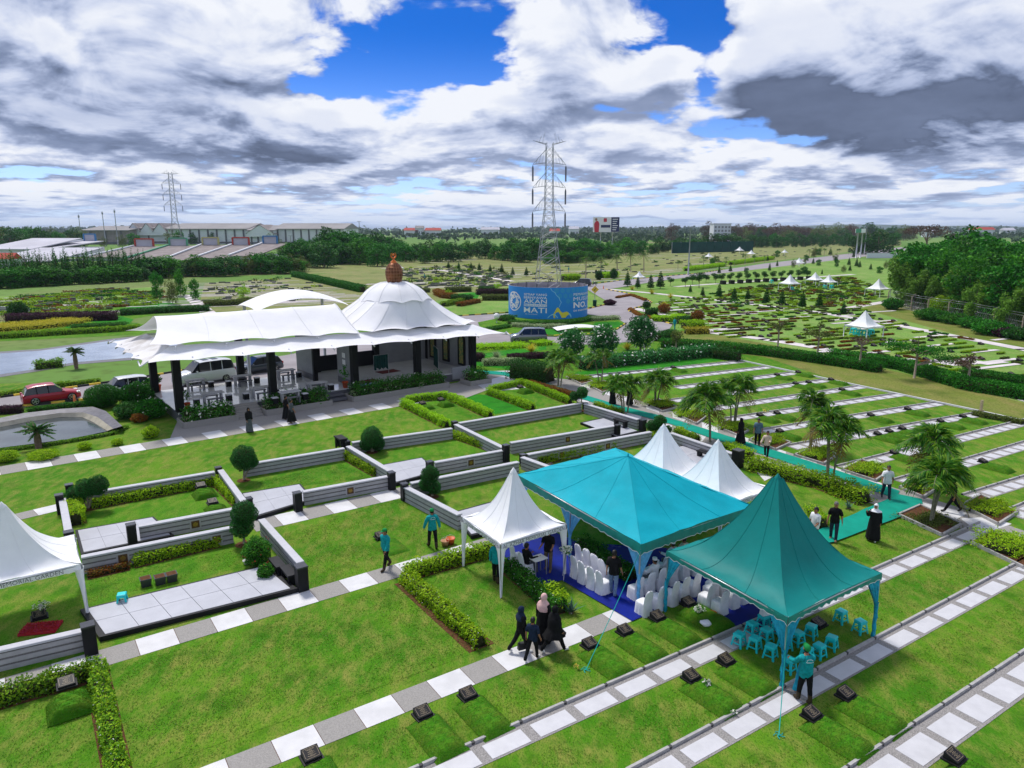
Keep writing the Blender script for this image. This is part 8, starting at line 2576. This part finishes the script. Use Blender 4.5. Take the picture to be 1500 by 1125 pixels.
# billboards
def billboard(px,x0,x1,y0,y1,D_,label,art=True):
 a,b=AT(x0,y0,D_),AT(x1,y1,D_);c=(a+b)/2
 t=thing('billboard',label,'billboard',(c.x,D_,0));w,h=b.x-a.x,a.z-b.z
 for q in(-.2,.25):MB().tube([(w*q,.4,0),(w*q,.4,c.z)],.3,8).build('post',M['steel_pole'],t)
 MB().box((0,.2,c.z),(w,.3,h)).build('panel',M['print_white'],t)
 return t,w,h,c.z
t,w,h,zc=billboard(None,869,907,318,340,420,'roadside billboard with figure in red and navy side panel')
mb=MB()
def flat(mb,pts,y=-.02):mb.add([(x*w,y,zc+z*h)for x,z in pts],[tuple(range(len(pts)))])
flat(mb,[(.19,-.48),(.495,-.48),(.495,.49),(.19,.49)]);mb.build('navy_panel',M['print_navy'],t)
mb=MB();flat(mb,[(-.44,-.5),(-.28,-.5),(-.26,.05),(-.30,.22),(-.34,.25),(-.40,.22),(-.46,.05)]);flat(mb,[(-.10,.18),(.02,.18),(.02,.42),(-.10,.42)],-.025);mb.build('red_figure',M['print_red'],t)
mb=MB();flat(mb,[(-.385+.045*math.cos(k*.785),.34+.1*math.sin(k*.785))for k in range(8)],-.03);mb.build('figure_face',M['skin'],t)
mb=MB();flat(mb,[(-.20,-.2),(.16,-.2),(.16,-.02),(-.20,-.02)]);mb.build('text_bar',M['print_navy'],t)
mb=MB()
for k in range(6):flat(mb,[(.24,.38-.14*k),(.44-.03*(k%3),.38-.14*k),(.44-.03*(k%3),.33-.14*k),(.24,.33-.14*k)],-.03)
mb.build('text_lines',M['print_white'],t)
t,w,h,zc=billboard(None,1254,1268,335,341,330,'small teal and white billboard left of the tall lamp post')
mb=MB();flat(mb,[(-.5,-.5),(.05,-.5),(.05,.5),(-.5,.5)]);mb.build('teal_panel',M['trim_green'],t)
# lamp posts, masts, second pylon
def lamp(px,top,label,r=.10,arm=True,group='tall lamp posts'):
 B=G(*px);H=ZAT(top,B.x,B.y)
 t=thing('lamp_post',label,'lamp post',B,0,group)
 MB().tube([(0,0,0),(0,0,H)],[r*1.4,r*.7],8).build('pole',M['steel_white'],t)
 if arm:
  MB().tube([(-.9,0,H-.1),(.9,0,H-.1)],r*.5,6).build('arm',M['steel_white'],t)
  for s in(-1,1):MB().box((s*.8,0,H-.05),(.6,.25,.14)).build('lamp_head',M['steel_white'],t)
lamp((1008,403),333,'tall grey lamp post on the lane right of the pylon',.16)
lamp((1266,373),332,'tall lamp post beside the teal billboard',.22)
lamp((427,372),345,'lamp post before the warehouse row',.2)
lamp((528,372),324,'lamp post rising from the belt near the warehouse',.2)
for px,top,lb in(((153,354),309,'left of three thin masts over the warehouse'),((171,354),306,'tallest of three thin masts over the warehouse'),((118,352),314,'faint thin mast at the far left horizon')):
 a=AT(px[0],340,560);t=thing('mast',lb,'mast',(a.x,560,0),0,'thin masts at the warehouse');H=ZAT(top,0,560)
 MB().tube([(0,0,0),(0,0,H)],[.45,.2],6).build('pole',M['steel_white'],t)
 MB().box((0,0,H*.93),(1.2,.4,1.6)).build('antenna',M['steel_white'],t)
a=AT(258,345,480)
pylon('pylon','distant thin lattice pylon standing before the white warehouse',Vector((a.x,480,0)),4.6,ZAT(322,0,480),1.6,ZAT(252,0,480),1.1,[(ZAT(300,0,480),-.3),(ZAT(284,0,480),-.3),(ZAT(268,0,480),-.3),(ZAT(255,0,480),.5)],5.5,th=.13,step=1.6)
t=thing('warning_sign','yellow diamond road sign on the island beyond the ring','road sign',G(871,446))
MB().tube([(0,0,0),(0,0,2.4)],.06,8).build('pole',M['steel_pole'],t)
q=MB();q.box((0,0,0),(.95,.95,.04));q.xf(Matrix.Translation((0,-.06,2.6))@Matrix.Rotation(math.pi/2,4,'X')@Matrix.Rotation(math.pi/4,4,'Z'));pl=q.build('sign_plate',M['yellow_paint'],t)
q=MB().tube([(-.1,-.10,2.4),(-.1,-.10,2.6),(.12,-.10,2.75),(.12,-.10,2.85)],.05,6).build('bend_arrow',M['black_paint'],pl)
t=thing('waste_bin','dark green waste bin on the traffic island','bin',G(871,449));MB().lathe([(.001,0),(.3,0),(.34,1.0),(.36,1.02),(.3,1.1),(.001,1.14)],n=14).build('drum',M['fence_green'],t)
# ---- fence by the grove and the green fence far off
def fence():
 P=[(1300,446),(1334,455),(1358,460),(1388,465),(1419,470),(1454,478),(1496,489),(1560,506)]
 org=G(1400,468);t=thing('mesh_fence','wire mesh fence with bent concrete posts before the grove','fence',org)
 W=[G(*p)-org for p in P];H=2.3
 for w in W:
  MB().tube([(w.x,w.y,0),(w.x,w.y,H),(w.x+.35,w.y-.3,H+.4)],.09,6).build('post',M['trunk_pale'],t)
 wi=MB()
 for z in(H+.3,H,H*.66,H*.33,.1):
  for a,b in zip(W[:-1],W[1:]):wi.tube([(a.x,a.y,z),((a.x+b.x)/2,(a.y+b.y)/2,z-.05),(b.x,b.y,z)],.025,3)
 for a,b in zip(W[:-1],W[1:]):
  L=(b-a).length;n=int(L/.45)
  for k in range(n):
   p,q=a.lerp(b,k/n),a.lerp(b,min(1,(k+4)/n));r_=a.lerp(b,max(0,(k-4)/n))
   wi.tube([(p.x,p.y,0),(q.x,q.y,H)],.012,3);wi.tube([(p.x,p.y,0),(r_.x,r_.y,H)],.012,3)
 wi.build('wire_mesh',M['steel_pole'],t)
fence()
for k,(x,y,r,h,m)in enumerate(((1307,453,1.6,1.8,'leaf_dark'),(1362,468,2.2,1.6,'leaf_shrub'),(1372,470,1.8,1.4,'leaf_dark'),(1400,474,2.2,1.4,'leaf_shrub'),(1425,480,2.0,1.4,'leaf_dark'),(1452,490,2.3,1.7,'leaf_dark'),(1473,494,1.4,1.2,'leaf_purple'),(1492,497,1.8,1.4,'leaf_deep'),(1388,462,2.4,2.6,'leaf_mixed'),(1375,458,1.6,2.6,'leaf_hedge'))):
 shrub((x,y),('leftmost round','broad bright','dark low','broad low','middle dark','large rounded','purple','rightmost dark','climbing','tall pale green')[k]+' bush along the mesh fence of the grove',r,h,m,.26,group='bushes along the mesh fence')
a,b=AT(985,355,395),AT(1104,352,430);a.z=b.z=0
t=thing('screen_fence','long dark green sheet fence at the far field edge','fence',(a+b)/2,math.atan2((b-a).y,(b-a).x));L=(b-a).length
for k in range(10):
 MB().box((-L/2+L*(k+.5)/10,0,2.9),(L/10-.15,.12,5.8)).build('panel',M['fence_green'],t)
 MB().box((-L/2+L*k/10,.2,3.0),(.25,.25,6.0)).build('post',M['steel_pole'],t)
a=AT(1294,362,330);t=thing('low_white_wall','pale boundary wall beyond the far lane','wall',(a.x,330,0),.1)
MB().box((0,0,1.1),(15,.4,2.2)).build('wall_face',M['wall_white'],t);MB().box((0,0,2.25),(15.4,.6,.12)).build('coping',M['coping'],t)
# blades of the nearest lawns, and the humid air
LAWNS=[[(172,978),(592,855),(702,952),(318,1108),(250,1150),(190,1150)],[(412,784),(586,730),(666,790),(655,800),(458,862),(440,832)],[(612,855),(735,822),(812,896),(722,948)],[(470,1112),(760,990),(935,918),(1075,916),(870,1006),(640,1112)],[(790,1102),(1090,958),(1290,856),(1410,796),(1450,806),(1445,842),(930,1112),(770,1130)],[(1130,1080),(1350,950),(1510,868),(1510,942),(1240,1118),(1070,1130)],[(1430,1126),(1510,1070),(1510,1130)],[(-10,1052),(132,1004),(166,1130),(-10,1130)],[(130,850),(345,806),(366,824),(130,884)],[(380,705),(500,680),(545,700),(365,722)],[(1230,800),(1320,752),(1400,780),(1290,822),(1235,830)]]
rng=np.random.default_rng(99);bp=[]
for poly in LAWNS:
 W=[G(*p)for p in poly];WP=[(p.x,p.y)for p in W]
 x0,x1=min(p[0]for p in WP),max(p[0]for p in WP);y0,y1=min(p[1]for p in WP),max(p[1]for p in WP)
 n=int((x1-x0)*(y1-y0)*420)
 X=rng.uniform(x0,x1,n);Y=rng.uniform(y0,y1,n);ins=np.zeros(n,bool);j=len(WP)-1
 for i in range(len(WP)):
  (xi,yi),(xj,yj)=WP[i],WP[j]
  c=((yi>Y)!=(yj>Y));xx=(xj-xi)*(Y-yi)/((yj-yi)or 1e-9)+xi
  ins^=c&(X<xx);j=i
 q=np.stack([X[ins],Y[ins],np.full(ins.sum(),.022)],1)
 pat=lump(q,.9,4.0)+.6*lump(q,2.7,1.0)
 bp.append(q[pat+rng.normal(size=len(q))*.5>-.25])
leaf_mat('leaf_lawn',[(.035,.15,.006),(.08,.22,.010),(.15,.26,.016),(.30,.28,.07)],trans=.2)
bp=np.concatenate(bp)
o=leaf_obj('grass',bp,.055,[M['leaf_lawn']],rng=rng,asp=.28,flat=.1,curl=.1)
tag(o,'short mown grass of the nearest lawns','grass',kind='stuff')
mz_=bpy.data.materials.new('humid_air');mz_.use_nodes=True;nt=mz_.node_tree;nt.nodes.clear()
vo=nt.nodes.new('ShaderNodeVolumePrincipled');vo.inputs['Color'].default_value=(.72,.84,1.0,1);vo.inputs['Density'].default_value=.00009;vo.inputs['Anisotropy'].default_value=.1
ou=nt.nodes.new('ShaderNodeOutputMaterial');nt.links.new(vo.outputs[0],ou.inputs['Volume'])
hz=MB().box((0,7600,24.5),(18400,15600,51)).build('haze',mz_);tag(hz,'thin humid air over the whole plain','haze',kind='stuff')
